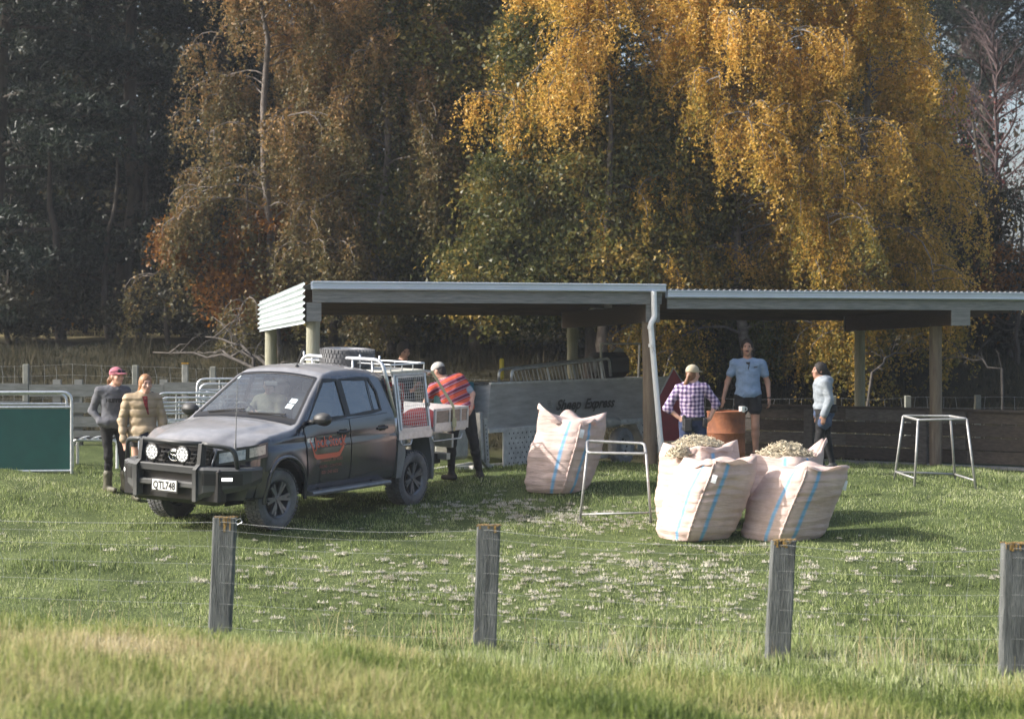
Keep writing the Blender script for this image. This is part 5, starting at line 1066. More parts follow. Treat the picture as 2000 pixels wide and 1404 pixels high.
# ------------------------------------------------------------------ wool bags
fabric = None
def bag_mat():
    m = bpy.data.materials.new('wool_bag_fabric'); m.use_nodes = True; n = m.node_tree.nodes; l = m.node_tree.links; b = n['Principled BSDF']; b.inputs['Roughness'].default_value = .75; b.inputs['Specular IOR Level'].default_value = .25
    def at(nm): a = n.new('ShaderNodeAttribute'); a.attribute_name = nm; return a.outputs['Fac']
    tc = n.new('ShaderNodeTexCoord'); t = n.new('ShaderNodeTexNoise'); t.inputs['Scale'].default_value = 5; t.inputs['Detail'].default_value = 8; l.new(tc.outputs['Object'], t.inputs['Vector'])
    cr = n.new('ShaderNodeValToRGB'); e = cr.color_ramp.elements; e[0].position = .3; e[0].color = (.52, .39, .345, 1); e[1].position = .7; e[1].color = (.68, .54, .485, 1); l.new(t.outputs['Fac'], cr.inputs[0])
    mx = n.new('ShaderNodeMix'); mx.data_type = 'RGBA'; l.new(at('stripe'), mx.inputs[0]); l.new(cr.outputs[0], mx.inputs[6]); mx.inputs[7].default_value = (.22, .43, .66, 1)
    l.new(mx.outputs[2], b.inputs['Base Color'])
    t2 = n.new('ShaderNodeTexNoise'); t2.inputs['Scale'].default_value = 9; t2.inputs['Detail'].default_value = 5; mp = n.new('ShaderNodeMapping'); mp.inputs['Scale'].default_value = (.5, .5, 2.6); l.new(tc.outputs['Object'], mp.inputs[0]); l.new(mp.outputs[0], t2.inputs['Vector'])
    bp = n.new('ShaderNodeBump'); bp.inputs['Strength'].default_value = .5; bp.inputs['Distance'].default_value = .04; l.new(t2.outputs['Fac'], bp.inputs['Height']); l.new(bp.outputs[0], b.inputs['Normal'])
    tr = n.new('ShaderNodeBsdfTranslucent'); l.new(mx.outputs[2], tr.inputs[0]); ms = n.new('ShaderNodeMixShader'); ms.inputs[0].default_value = .12; l.new(b.outputs[0], ms.inputs[1]); l.new(tr.outputs[0], ms.inputs[2]); l.new(ms.outputs[0], n['Material Output'].inputs[0])
    return m
fabric = bag_mat()
def nz3(x, y, z, s): return noise.noise(Vector((x, y, z)) * s)
def wool_bag(label, loc, rz, wd, H, lean=(0, 0), bulge=.10, twist=0., seam=True, ears=((0, .2), (1, .1), (2, .12), (3, .05)), open_top=False, seed=0, taper=0., tags=(), flaps=()):
    root = thing('wool_bag', label, 'wool bag', loc, (0, 0, rz), 'pink woven wool bags')
    nu, nv = 112, 60; co = []; st = []
    def surf(u, v):                     # u 0..1 round (0 = middle of the front seam), v 0..1 up
        th = 2 * PI * u - PI / 2; c, s_ = math.cos(th), math.sin(th); k = (abs(math.cos(th + PI / 4)) ** 3.6 + abs(math.sin(th + PI / 4)) ** 3.6) ** (-1 / 3.6)
        prof = 1 + bulge * math.sin(PI * min(1, v * 1.02)) ** .8 - .10 * max(0, .12 - v) / .12 + taper * (v - .5); top = max(0, (v - .86) / .14); prof *= 1 - .10 * top ** 1.5
        r_ = wd / 2 * k * prof
        fold = .016 * nz3(u * 5 + seed, v * 13, seed, 1.0) + .008 * math.sin(v * 46 + 5 * nz3(u * 6, v * 3, seed + 3, 1.)) * max(0, nz3(u * 4, v * 4 + 7, seed, 1.) + .15) + .035 * nz3(u * 3 + seed, v * 2.5, 5 + seed, 1.)
        r_ += fold
        z = H * v; e = 0
        for (ci, h) in ears:
            du = (u - .25 * ci + .5) % 1 - .5; e += h * math.exp(-(du / .055) ** 2)
        z += top ** 1.3 * (e + .035 * nz3(u * 9, 2 + seed, 0, 1.)); r_ += top * e * .35
        tw2 = twist * v; x, y = r_ * c, r_ * s_
        x, y = x * math.cos(tw2) - y * math.sin(tw2), x * math.sin(tw2) + y * math.cos(tw2)
        return Vector((x + lean[0] * v ** 1.15 * H, y + lean[1] * v * H, z))
    for j in range(nv + 1):
        for i in range(nu):
            u = i / nu; co.append(surf(u, j / nv)); d = abs((u + .5) % 1 - .5) ; d2 = abs((u) % 1 - .5)
            st.append(1. if (.045 < d < .068) or (.045 < d2 < .068) else 0.)
    fs = [(j * nu + i, j * nu + (i + 1) % nu, (j + 1) * nu + (i + 1) % nu, (j + 1) * nu + i) for j in range(nv) for i in range(nu)]
    # top: crumpled cloth dipping inside the rim (closed) or a wool-filled mouth (open)
    rim = co[nv * nu:]; cx = sum((Vector(p) for p in rim), Vector()) / nu; prev = nv * nu; zc = H * (1.0 if not open_top else .96)
    for q in range(1, 7):
        t = q / 6; base = len(co)
        for i in range(nu):
            p = Vector(rim[i]).lerp(Vector((cx.x, cx.y, zc)), t); p.z = rim[i].z * (1 - t) ** 2 + (1 - (1 - t) ** 2) * (zc + (.07 * nz3(p.x * 4, p.y * 4, seed, 1.) + .05 * (1 - t)) * (0 if t >= 1 else 1)); co.append(p); st.append(0.)
        fs += [(prev + i, prev + (i + 1) % nu, base + (i + 1) % nu, base + i) for i in range(nu)]; prev = base
    me = mesh_np('bag', np.array([tuple(p) for p in co]), np.array(fs), 4, {'stripe': st}, [fabric], smooth=True)
    bo = link('sack', me, root)
    if seam:
        mb = MB(); mb.tube([surf(.0, v) * 1.0 + Vector((0, -.012, 0)) for v in np.linspace(.02, .97, 40)], [.013 + .006 * math.sin(i * 1.9) for i in range(40)], 6); mb.build('seam', fabric, root, smooth=True)
    for (u0, h, span, inw) in flaps:       # loose cloth edge folded over the mouth
        mb = MB()
        def fl_(s_, t):
            u = u0 + (s_ - .5) * span * .6; a = surf(u % 1, .985); c = Vector((lean[0] * H, lean[1] * H, 0)); d = (Vector((a.x, a.y, 0)) - c); k = math.sin(PI * s_) ** .7
            return a + d.normalized() * (.10 * t * k + .03 * math.sin(6 * s_ + seed)) * (1 - t * .3) + Vector((0, 0, h * t * k * (1.4 - t) * 2 + inw * t * t * 2 * k + .02 * math.sin(9 * s_ + 3 * t)))
        mb.grid(fl_, 16, 6); mb.build('flap', fabric, root, smooth=True)
    for (u, v, w_, h_, ang) in tags:
        a = surf(u, v); mb = MB(); T = Matrix.Translation(a + Vector((0, -.03, 0))) @ Matrix.Rotation(ang, 4, 'Y'); mb.M = T; mb.grid(lambda s_, t: ((s_ - .5) * w_, -.01 * math.sin(t * 3), (t - .5) * h_), 3, 3); mb.build('tag', mat('paper_tag', (.72, .76, .80), .6, var=.06), root)
    return root, surf
wool_m = mat('raw_wool', (.66, .58, .42), .95, col2=(.40, .35, .26), vscale=9, bump=1., bscale=30)
def wool_heap(label, c, rx, ry, h, seed, n=70):
    rng = random.Random(seed); mb = MB()
    for k in range(n * 11):
        a = rng.uniform(0, 2 * PI); r_ = rng.uniform(0, 1.05) ** .6; x, y = rx * r_ * math.cos(a), ry * r_ * math.sin(a); z = h * max(-.1, 1 - r_ * r_) * (.8 + .5 * nz3(x * 9, y * 9, seed, 1)) + rng.uniform(-.015, .02); s_ = rng.uniform(.004, .010); pts = []; ca = rng.uniform(0, 2 * PI); cr = rng.uniform(.02, .055)
        for i in range(6): pts.append((x + cr * math.cos(ca + i * .9), y + cr * math.sin(ca + i * .9), z + rng.uniform(-.5, 1) * s_ + .012 * i * rng.uniform(-1, 1)))
        mb.tube(pts, [s_ * q for q in (.3, .8, 1, .9, .6, .3)], 4, cap=False)
    def g(u, v): r_ = v; return (rx * r_ * math.cos(2 * PI * u), ry * r_ * math.sin(2 * PI * u), h * (1 - r_ * r_) * .8 + .02 * nz3(u * 20, v * 9, seed, 1) - .02 * r_)
    mb.grid(g, 30, 8)
    return tag(mb.build('wool_heap', wool_m, smooth=True, loc=c), label, 'wool')
def bag_at(px, py, Y): p = P(px, py, Y); z = gz(p.x, Y) - .03; return (p.x, Y, z)
b1 = wool_bag('pink wool bag standing alone by the silver trailer, a tall flap on top', bag_at(1086, 950, 26.9), R(10), .80, 1.0, (.27, 0), .11, .0, True, ((0, .0), (3, .22), (2, .12), (1, .13)), seed=3, taper=.06, tags=((.012, .84, .06, .12, .2),), flaps=((.80, .16, .30, -.05), (.06, .05, .22, -.03)))
b2 = wool_bag('front left bag of the cluster, upright with blue stripes either side of its seam', bag_at(1354, 1050, 23.1), R(-14), .82, .92, (.36, .02), .08, .0, True, ((0, .06), (3, .05), (2, .04), (1, .09)), seed=8, tags=((.02, .82, .06, .10, .3),), flaps=((.10, .02, .34, .02), (.93, .06, .25, -.04)))
b3 = wool_bag('front right bag of the cluster, leaning to the right, bright on its left side', bag_at(1522, 1048, 23.15), R(-10), .85, .88, (.40, .02), .07, .0, True, ((0, .06), (3, .02), (2, .05), (1, .06)), seed=15, tags=((.24, .78, .05, .12, .2),), flaps=((.12, .03, .4, .0),))
b4 = wool_bag('open wool bag at the back left of the cluster, wool spilling over its rim', bag_at(1362, 985, 24.2), R(-6), .86, 1.04, (.03, .0), .08, .0, False, ((0, .02), (3, .04), (2, .06), (1, .10)), True, seed=21, flaps=((.90, .02, .3, -.06), (.1, .05, .3, -.04)))
b5 = wool_bag('open wool bag at the back of the cluster behind the right one, heaped with wool', bag_at(1528, 985, 24.4), R(12), .84, .88, (.05, .0), .06, .0, False, ((0, .02), (3, .04), (2, .08), (1, .22)), True, seed=27, flaps=((.2, .1, .2, -.02),))
for (bg_, H, lb, rx, ry, h, sd, ox, oy) in ((b4[0], 1.04, 'cream wool heap showing in the back left open bag', .30, .30, .12, 1, .02, .06), (b5[0], .88, 'cream wool heap filling the back open bag', .36, .32, .16, 2, .03, 0), (b4[0], .95, 'tuft of wool hanging over the front rim of the back left bag', .14, .10, .10, 3, -.26, -.40)):
    c = Vector(bg_.location); wool_heap(lb, (c.x + ox, c.y + oy, c.z + H), rx, ry, h, sd, 60 if rx > .2 else 26)
# wool scraps on the grass: wispy tufts
rng = np.random.default_rng(33); PT = []; HH = []; RN = []
for (cx, cy, sx, sy, n_, s0, s1) in ((.55, 25.2, .7, .5, 80, .02, .07), (-.35, 25.9, .6, .5, 45, .02, .06), (.3, 24.7, 1.0, .6, 50, .02, .05), (.2, 20.9, 2.1, .9, 240, .02, .07), (1.6, 20.4, 1.4, 1.1, 170, .015, .055), (-.3, 20.0, 1.2, 1.0, 90, .015, .05), (1.5, 24.3, .7, .8, 70, .02, .05), (2.9, 20.3, 1.5, 1.3, 70, .015, .05), (-3.2, 22.2, .9, .3, 12, .03, .08), (0, 18.8, 2.5, 1.0, 60, .012, .04)):
    for k in range(n_):
        x, y = cx + rng.normal(0, sx), cy + rng.normal(0, sy); s_ = rng.uniform(s0, s1) * rng.uniform(.5, 1.1); m = int(14 + 420 * s_); q = rng.normal(0, 1, (m, 3)) * np.array([s_ * .75, s_ * .6, 0]); q[:, 0] += x; q[:, 1] += y; q[:, 2] = gz(x, y) + .035 + rng.uniform(0, .3, m) * s_
        PT.append(q); HH.append(rng.uniform(.45, 1.1, m) * (.014 + s_ * .55)); RN.append(np.clip(rng.normal(.55, .12) + rng.normal(0, .2, m), 0, 1))
PT = np.concatenate(PT); HH = np.concatenate(HH); RN = np.concatenate(RN); co, f, r_ = blades(PT, HH, np.clip(HH * .55, .005, .02), .8, 1, RN, rng)
tag(link('wool_scraps', mesh_np('wool_scraps', co, f, 3, {'rnd': r_}, [leafmat('wool_wisps', [(0, (.26, .24, .17)), (.4, (.46, .43, .35)), (1, (.70, .66, .57))], .3, .9)])), 'scraps of white wool scattered over the grass', 'wool', kind='stuff')
# ------------------------------------------------------------------ bag stands
tube_m = mat('stand_tube', (.36, .36, .355), .5, .4, var=.2, vscale=12)
A1 = P(1132, 1022, 24.7); A2 = P(1272, 1030, 24.4); T1 = P(1147, 884, 24.6); T2 = P(1262, 886, 24.4); U1 = P(1147, 861, 24.95); U2 = P(1258, 866, 24.8)
A1.z = gz(A1.x, A1.y) - .02; A2.z = gz(A2.x, A2.y) - .02
st1 = thing('bag_stand', 'steel tube bag stand beside the left front wool bag, two legs and a top hoop', 'stand', tuple(A1)); o = A1
for (a, b) in ((A1, T1), (A2, T2)): mb = MB(); mb.tube([a - o, b - o], .017, 8); mb.build('leg', tube_m, st1, smooth=True)
mb = MB(); mb.tube(rounded([T1 - o, T2 - o, U2 - o, U1 - o], .06, 4, True), .019, 8, closed=True); mb.build('top_hoop', tube_m, st1, smooth=True)
mb = MB(); c1 = A1.lerp(T1, .13); c2 = A2.lerp(T2, .17); mb.tube([c1 - o, c2 - o], .013, 8); mb.build('cross_bar', tube_m, st1, smooth=True)
for a in (A1, A2): mb = MB(); mb.lathe([(.028, 0), (.028, .04), (.0, .042)], 10, c=a - o); mb.build('foot', seal_m, st1)
tops = [P(1764, 812, 27.9), P(1793, 820, 27.3), P(1888, 818, 27.3), P(1856, 812.5, 27.9)]; feet = [P(1747, 944, 28.0), P(1786, 956, 27.3), P(1906, 957, 27.2), P(1866, 936, 28.1)]
for f_ in feet: f_.z = gz(f_.x, f_.y) - .01
o = feet[0]; st2 = thing('bag_stand', 'four legged steel tube bag stand in front of the board wall on the right', 'stand', tuple(o))
for a, b in zip(feet, tops): mb = MB(); mb.tube([a - o, b - o], .018, 8); mb.build('leg', tube_m, st2, smooth=True)
mb = MB(); mb.tube(rounded([t - o for t in tops], .03, 2, True), .018, 8, closed=True); mb.build('top_hoop', tube_m, st2, smooth=True)
q = [a.lerp(b, .13) - o for a, b in zip(feet, tops)]
for (i, j) in ((0, 1), (0, 3), (3, 2)): mb = MB(); mb.tube([q[i], q[j]], .015, 8); mb.build('cross_bar', tube_m, st2, smooth=True)
# ------------------------------------------------------------------ drum, mug, boxes
p = P(1418, 905, 28.5); zd = gz(p.x, p.y); dr = thing('steel_drum', 'rusty orange steel drum with a white mug on top', 'drum', (p.x, p.y, zd - .01))
rust = mat('rust', (.30, .105, .04), .85, col2=(.12, .045, .025), vscale=4, bump=.5, bscale=18); H = P(0, 801, 28.5).z - zd
mb = MB(); mb.lathe([(.0, 0), (.285, 0), (.29, .02), (.285, .04), (.285, H * .33), (.296, H * .345), (.285, H * .36), (.285, H * .64), (.296, H * .655), (.285, H * .67), (.285, H - .03), (.293, H - .015), (.285, H), (.27, H), (.268, H - .02), (0, H - .02)], 40); mb.build('barrel', rust, dr, angle=40)
mb = MB(); mb.lathe([(.0, 0), (.038, 0), (.043, .01), (.046, .09), (.042, .09), (.038, .012), (0, .01)], 22); mg = mb.build('mug', mat('white_china', (.78, .78, .76), .3), None, angle=40, loc=(P(1449, 800, 28.36).x, 28.36, zd - .01 + H - .018)); tag(mg, 'white mug standing on the rim of the rusty drum', 'mug')
mb = MB(); mb.tube([(.044, 0, .075), (.075, 0, .07), (.078, 0, .04), (.045, 0, .02)], .006, 6); mb.build('handle', MATS['white_china'], mg)
p = P(1312, 900, 29.9); mb = MB(); mb.box((0, 0, .18), (.42, .34, .36), bev=.006); bx = tag(mb.build('cardboard_box', mat('cardboard', (.34, .27, .19), .85, var=.12), loc=(p.x + .12, p.y, gz(p.x, p.y) - .01), rot=(0, 0, .2)), 'plain cardboard box behind the foot of the downpipe', 'box')
p = P(1474, 890, 26.8); mb = MB(); mb.box((0, 0, .22), (.36, .3, .44), bev=.05); mb.lathe([(.05, .44), (.05, .47), (.0, .475)], 14); tag(mb.build('plastic_container', mat('pale_plastic', (.55, .60, .63), .5, var=.08), loc=(p.x, p.y, gz(p.x, p.y) - .01), angle=40), 'pale plastic container behind the wool bags, left of the heap', 'container')
p = P(1546, 880, 27.6); z_ = gz(p.x, p.y); mb = MB(); mb.lathe([(.20, 0), (.22, .30), (.21, .31), (.19, .31), (.18, .05), (0, .05)], 24); bk = tag(mb.build('bucket', mat('grey_plastic', (.32, .34, .33), .6, var=.1), loc=(p.x, p.y, z_ - .01), angle=40), 'grey bucket behind the wool heap near the woman in the grey hoodie', 'bucket')
mb = MB(); mb.tube([(.21 * math.cos(a), 0, .30 + .14 * math.sin(a)) for a in np.linspace(.0, PI, 14)], .008, 6); mb.build('handle', steel_dull, bk)
# ------------------------------------------------------------------ people: smooth-blended distance fields turned into one continuous surface each
class SDF:
    def __init__(s): s.p = []
    def cap(s, a, b, r0, r1, lab, k=.03, flat=None):
        s.p.append(('c', np.array(a, float), np.array(b, float), r0, r1, lab, k, flat)); return s
    def ell(s, c, r, lab, k=.03, M=None): s.p.append(('e', np.array(c, float), np.array(r, float), None, None, lab, k, None if M is None else np.array(M, float))); return s
    def dist(s, q, X):
        if q[0] == 'c':
            a, b, r0, r1, fl = q[1], q[2], q[3], q[4], q[7]
            if fl is not None: a, b, X = a * fl, b * fl, X * fl
            d = b - a; L2 = float(d @ d) + 1e-12; t = np.clip(((X - a) @ d) / L2, 0, 1); return np.linalg.norm(X - a - t[:, None] * d, axis=1) - (r0 + (r1 - r0) * t)
        c, r, M = q[1], q[2], q[7]; Y = X - c
        if M is not None: Y = Y @ M.T
        k0 = np.linalg.norm(Y / r, axis=1); k1 = np.linalg.norm(Y / (r * r), axis=1) + 1e-9; return k0 * (k0 - 1) / k1
    def bbox(s, q):
        if q[0] == 'c': m = max(q[3], q[4]) * (1 if q[7] is None else 1 / min(q[7])); return np.minimum(q[1], q[2]) - m, np.maximum(q[1], q[2]) + m
        m = max(q[2]) if q[7] is not None else q[2]; return q[1] - m, q[1] + m
    def mesh(s, h=.01, cut=None):
        lo = np.min([s.bbox(q)[0] for q in s.p], 0) - 3 * h; hi = np.max([s.bbox(q)[1] for q in s.p], 0) + 3 * h
        n = np.ceil((hi - lo) / h).astype(int) + 1; D = np.full(n, .3)
        for q in s.p:
            a, b = s.bbox(q); pad = q[6] + 3 * h; i0 = np.maximum(0, ((a - pad - lo) / h).astype(int)); i1 = np.minimum(n, ((b + pad - lo) / h).astype(int) + 2)
            g = np.stack(np.meshgrid(*[lo[k] + h * np.arange(i0[k], i1[k]) for k in range(3)], indexing='ij'), -1); sh = g.shape[:3]; d = s.dist(q, g.reshape(-1, 3)).reshape(sh)
            sl_ = tuple(slice(i0[k], i1[k]) for k in range(3)); o = D[sl_]; kk = q[6]; hh = np.maximum(kk - np.abs(o - d), 0) / kk; D[sl_] = np.minimum(o, d) - hh * hh * kk * .25
        if cut is not None:
            g = np.stack(np.meshgrid(*[lo[k] + h * np.arange(n[k]) for k in range(3)], indexing='ij'), -1); D = np.maximum(D, cut(g.reshape(-1, 3)).reshape(n))
        # surface nets
        I = D < 0; c8 = [I[i:n[0] - 1 + i, j:n[1] - 1 + j, k:n[2] - 1 + k] for i in (0, 1) for j in (0, 1) for k in (0, 1)]; sm = sum(c.astype(int) for c in c8); cells = np.argwhere((sm > 0) & (sm < 8))
        idx = -np.ones(n - 1, int); idx[tuple(cells.T)] = np.arange(len(cells)); acc = np.zeros((len(cells), 3)); cnt = np.zeros(len(cells))
        cor = [(i, j, k) for i in (0, 1) for j in (0, 1) for k in (0, 1)]
        for a in range(8):
            for ax in range(3):
                if cor[a][ax] == 0:
                    e = list(cor[a]); e[ax] = 1; p0 = cells + np.array(cor[a]); p1 = cells + np.array(e); d0 = D[tuple(p0.T)]; d1 = D[tuple(p1.T)]; m = (d0 < 0) != (d1 < 0); t = np.where(m, d0 / np.where(m, d0 - d1, 1), 0)
                    v = np.array(cor[a], float)[None] + np.zeros((len(cells), 3)); v[:, ax] += t; acc += v * m[:, None]; cnt += m
        V = lo + h * (cells + acc / cnt[:, None]); Fs = []
        for ax in range(3):
            u, v = (ax + 1) % 3, (ax + 2) % 3; sl0 = [slice(None)] * 3; sl1 = [slice(None)] * 3; sl0[ax] = slice(0, -1); sl1[ax] = slice(1, None); A, B = I[tuple(sl0)], I[tuple(sl1)]
            for flip, msk in ((0, A & ~B), (1, B & ~A)):
                e = np.argwhere(msk); e = e[(e[:, u] > 0) & (e[:, v] > 0) & (e[:, u] < n[u] - 1) & (e[:, v] < n[v] - 1)]
                q = []
                for du, dv in ((-1, -1), (0, -1), (0, 0), (-1, 0)): c = e.copy(); c[:, u] += du; c[:, v] += dv; q.append(idx[tuple(c.T)])
                q = np.stack(q, 1); Fs.append(q if not flip else q[:, ::-1])
        Fs = np.concatenate(Fs); return V, Fs[(Fs >= 0).all(1)]
    def labels(s, X, skip=()):
        best = np.full(len(X), 9.); lab = np.zeros(len(X), int)
        for q in s.p:
            if q[5] in skip: continue
            d = s.dist(q, X); m = d < best; best[m] = d[m]; lab[m] = q[5]
        return lab
def relax(V, Fs, it=2):
    e = np.concatenate([Fs[:, [0, 1]], Fs[:, [1, 2]], Fs[:, [2, 3]], Fs[:, [3, 0]]]); 
    for _ in range(it):
        S = np.zeros_like(V); C = np.zeros(len(V)); np.add.at(S, e[:, 0], V[e[:, 1]]); np.add.at(S, e[:, 1], V[e[:, 0]]); np.add.at(C, e[:, 0], 1); np.add.at(C, e[:, 1], 1); V = V * .5 + S / np.maximum(C, 1)[:, None] * .5
    return V
def vnormals(V, Fs):
    n = np.cross(V[Fs[:, 2]] - V[Fs[:, 0]], V[Fs[:, 3]] - V[Fs[:, 1]]); N = np.zeros_like(V)
    for k in range(4): np.add.at(N, Fs[:, k], n)
    return N / (np.linalg.norm(N, axis=1)[:, None] + 1e-12)
SKIN, TOP, LEGS, BOOT, AUX, DARK, AUX2 = range(7)
skin_m = mat('skin', (.52, .30, .22), .55, var=.10, vscale=9); skin_t = mat('skin_tan', (.36, .20, .14), .55, var=.1, vscale=9)
face_dark = mat('face_dark', (.06, .03, .025), .6); lip = mat('lips', (.42, .17, .14), .5)
def rotz(v, a): c, s_ = math.cos(a), math.sin(a); return np.array([v[0] * c - v[1] * s_, v[0] * s_ + v[1] * c, v[2]])
def head(S, c, yaw, pitch=0., sc=1., lab=SKIN, neck=None):
    """head centred at c looking along yaw (0 = towards camera, +y is away; yaw turns to +x)"""
    f = np.array([math.sin(yaw) * math.cos(pitch), -math.cos(yaw) * math.cos(pitch), math.sin(pitch)]); r_ = np.array([math.cos(yaw), math.sin(yaw), 0]); u = np.cross(r_, f) * -1; u = u if u[2] > 0 else -u
    M = np.stack([r_, f, u]); g = lambda a, b, d: np.array(c) + (r_ * a + f * b + u * d) * sc
    S.ell(g(0, -.012, .018), np.array([.076, .094, .098]) * sc, lab, .02, M); S.ell(g(0, .030, -.045), np.array([.060, .066, .078]) * sc, lab, .03, M); S.ell(g(0, .072, -.098), np.array([.03, .025, .022]) * sc, lab, .03, M)
    S.cap(g(0, .092, .008), g(0, .112, -.032), .010 * sc, .016 * sc, lab, .015); S.ell(g(0, .078, .03), np.array([.055, .018, .014]) * sc, lab, .02, M)
    S.ell(g(.047, .066, -.025), np.array([.024, .022, .024]) * sc, lab, .02, M); S.ell(g(-.047, .066, -.025), np.array([.024, .022, .024]) * sc, lab, .02, M)
    S.ell(g(0, .092, -.066), np.array([.026, .012, .011]) * sc, lab, .012, M)
    for sg in (-1, 1): S.ell(g(sg * .079, -.008, -.012), np.array([.012, .022, .034]) * sc, lab, .01, M)
    if neck is not None: S.cap(neck, g(0, -.02, -.07), .056 * sc, .052 * sc, lab, .03)
    return g, M
def hand(S, w_, d, side, lab=SKIN, curl=.4, sc=1.):
    """wrist w_, pointing direction d, side = direction of the thumb"""
    d = np.array(d, float); d /= np.linalg.norm(d); s_ = np.array(side, float); s_ -= d * (s_ @ d); s_ /= np.linalg.norm(s_); nrm = np.cross(d, s_); w_ = np.array(w_)
    M = np.stack([s_, d, nrm]); S.ell(w_ + d * .05 * sc, np.array([.042, .055, .018]) * sc, lab, .02, M)
    for i, L in enumerate((.062, .072, .068, .052)):
        a = w_ + d * .092 * sc + s_ * (.030 - .020 * i) * sc; k = a + (d * math.cos(curl * .5) + nrm * math.sin(curl * .5)) * L * .5 * sc; e = k + (d * math.cos(curl * 1.6) + nrm * math.sin(curl * 1.6)) * L * .5 * sc
        S.cap(a - d * .015, k, .0098 * sc, .009 * sc, lab, .006); S.cap(k, e, .009 * sc, .0075 * sc, lab, .006)
    t = w_ + d * .03 * sc + s_ * .036 * sc; S.cap(t, t + (d * .7 + s_ * .6) * .035 * sc, .012 * sc, .0105 * sc, lab, .012); S.cap(t + (d * .7 + s_ * .6) * .035 * sc, t + (d * .7 + s_ * .6) * .035 * sc + (d * .95 + nrm * .3) * .03 * sc, .0105 * sc, .0085 * sc, lab, .008)
def base_body(S, J, female=True, sleeve=1.0, fit=1.0, shorts=0., boots=0., foot=.24, legr=1.0):
    """limbs and trunk from the joints J"""
    A = lambda k: np.array(J[k], float); mix = lambda a, b, t: A(a) * (1 - t) + A(b) * t
    hipw = .088
    for s_ in 'LR':
        hp, kn, an, to = A('hip' + s_), A('kn' + s_), A('an' + s_), A('to' + s_)
        lab_c = SKIN if shorts else LEGS
        if shorts:
            e = hp * (1 - shorts) + kn * shorts; S.cap(hp, e, .105 * legr, .098 * legr, LEGS, .03); S.cap(e - (kn - hp) * .05, kn, .074, .058, SKIN, .015)
        else: S.cap(hp, kn, .094 * legr, .064 * legr, LEGS, .04)
        m = kn * .72 + an * .28 + np.array([0, .012, 0]); S.cap(kn, m, .058 * legr, .060 * legr, lab_c, .03); S.cap(m, an, .058 * legr, .040 * legr, lab_c, .03)
        if boots: b0 = an * (1 - boots) + kn * boots; S.cap(b0, an, .066, .056, BOOT, .008)
        d = (to - an); d[2] = 0; d /= np.linalg.norm(d) + 1e-9; z0 = to[2]; S.cap(np.array([an[0], an[1], z0 + .035]) - d * .05, to + np.array([0, 0, .028]) - d * .02, .043, .036, BOOT, .03); S.cap(an, np.array([an[0], an[1], z0 + .04]) - d * .03, .05, .045, BOOT, .03)
    pel = (A('hipL') + A('hipR')) / 2; ch, wa, nk = A('chest'), A('waist'), A('neck'); ax = A('hipR') - A('hipL'); ax /= np.linalg.norm(ax); up = nk - pel; up /= np.linalg.norm(up); fw = np.cross(up, ax); M = np.stack([ax, fw, up])
    S.ell(pel + up * .03, np.array([.172 if female else .168, .122, .13]), LEGS, .05, M)
    ax2 = A('shR') - A('shL'); ax2 /= np.linalg.norm(ax2); up2 = nk - wa; up2 /= np.linalg.norm(up2); fw2 = np.cross(up2, ax2); M2 = np.stack([ax2, fw2, up2])
    S.ell(wa, np.array([.148 if female else .160, .112, .15]) * fit, TOP, .06, M2); S.ell(ch, np.array([.165 if female else .182, .12, .19]) * fit, TOP, .06, M2)
    S.ell(ch + up2 * .10, np.array([.165 if female else .195, .098, .10]) * fit, TOP, .05, M2)
    if J.get('hem'): S.ell(A('hem'), np.array([.185, .142, .10]) * fit, TOP, .05, M)
    for s_ in 'LR':
        sh, el, wr = A('sh' + s_), A('el' + s_), A('wr' + s_); S.cap(ch + up2 * .12, sh, .085 * fit, .068 * fit, TOP, .05)
        def lim(t):   # point along the arm 0..2
            return sh * (1 - t) + el * t if t <= 1 else el * (2 - t) + wr * (t - 1)
        T = sleeve * 2
        if T >= 1: S.cap(sh, el, .062 * fit, .052 * fit, TOP, .014)
        else:
            S.cap(sh, lim(T), .064 * fit, .062 * fit, TOP, .03); S.cap(lim(T * .9), el, .047, .042, SKIN, .012)
        if T >= 2: S.cap(el, wr, .052 * fit, .038 * fit, TOP, .012); S.cap(lim(1.9), wr, .04 * fit, .04 * fit, TOP, .02)
        elif T > 1: S.cap(el, lim(T), .052 * fit, .048 * fit, TOP, .012); S.cap(lim(T - .05), wr, .037, .027, SKIN, .012)
        else: S.cap(el, wr, .041, .027, SKIN, .025)
def finish(S, label, loc, rz, mats, paint_=(), h=.0112, wrinkle=.006, puff=None, stripe=None, wr_seed=0.):
    V, Fs = S.mesh(h); V = relax(V, Fs, 2); N = vnormals(V, Fs); lab = S.labels(V)
    if puff is not None: V = V + N * puff(V, lab)[:, None]
    cl = np.isin(lab, (TOP, LEGS, AUX)); 
    if wrinkle:
        w1 = np.array([noise.noise(Vector((p[0] * 7 + wr_seed, p[1] * 7, p[2] * 11))) + .6 * noise.noise(Vector((p[0] * 16, p[1] * 16 + wr_seed, p[2] * 22))) if c else 0 for p, c in zip(V, cl)]); V = V + N * (w1 * wrinkle)[:, None]
    C = V[Fs].mean(1); fl_ = S.labels(C)
    for (c, r_, lb, M) in paint_:
        Y = C - np.array(c); Y = Y if M is None else Y @ M.T; fl_[(np.linalg.norm(Y / np.array(r_), axis=1) < 1)] = lb
    at = {'along': stripe(V)} if stripe is not None else {}
    me = mesh_np('person', V, Fs, 4, at, mats, fl_, smooth=True); o = link('person', me, None, loc, (0, 0, rz)); return tag(o, label, 'person'), V, Fs
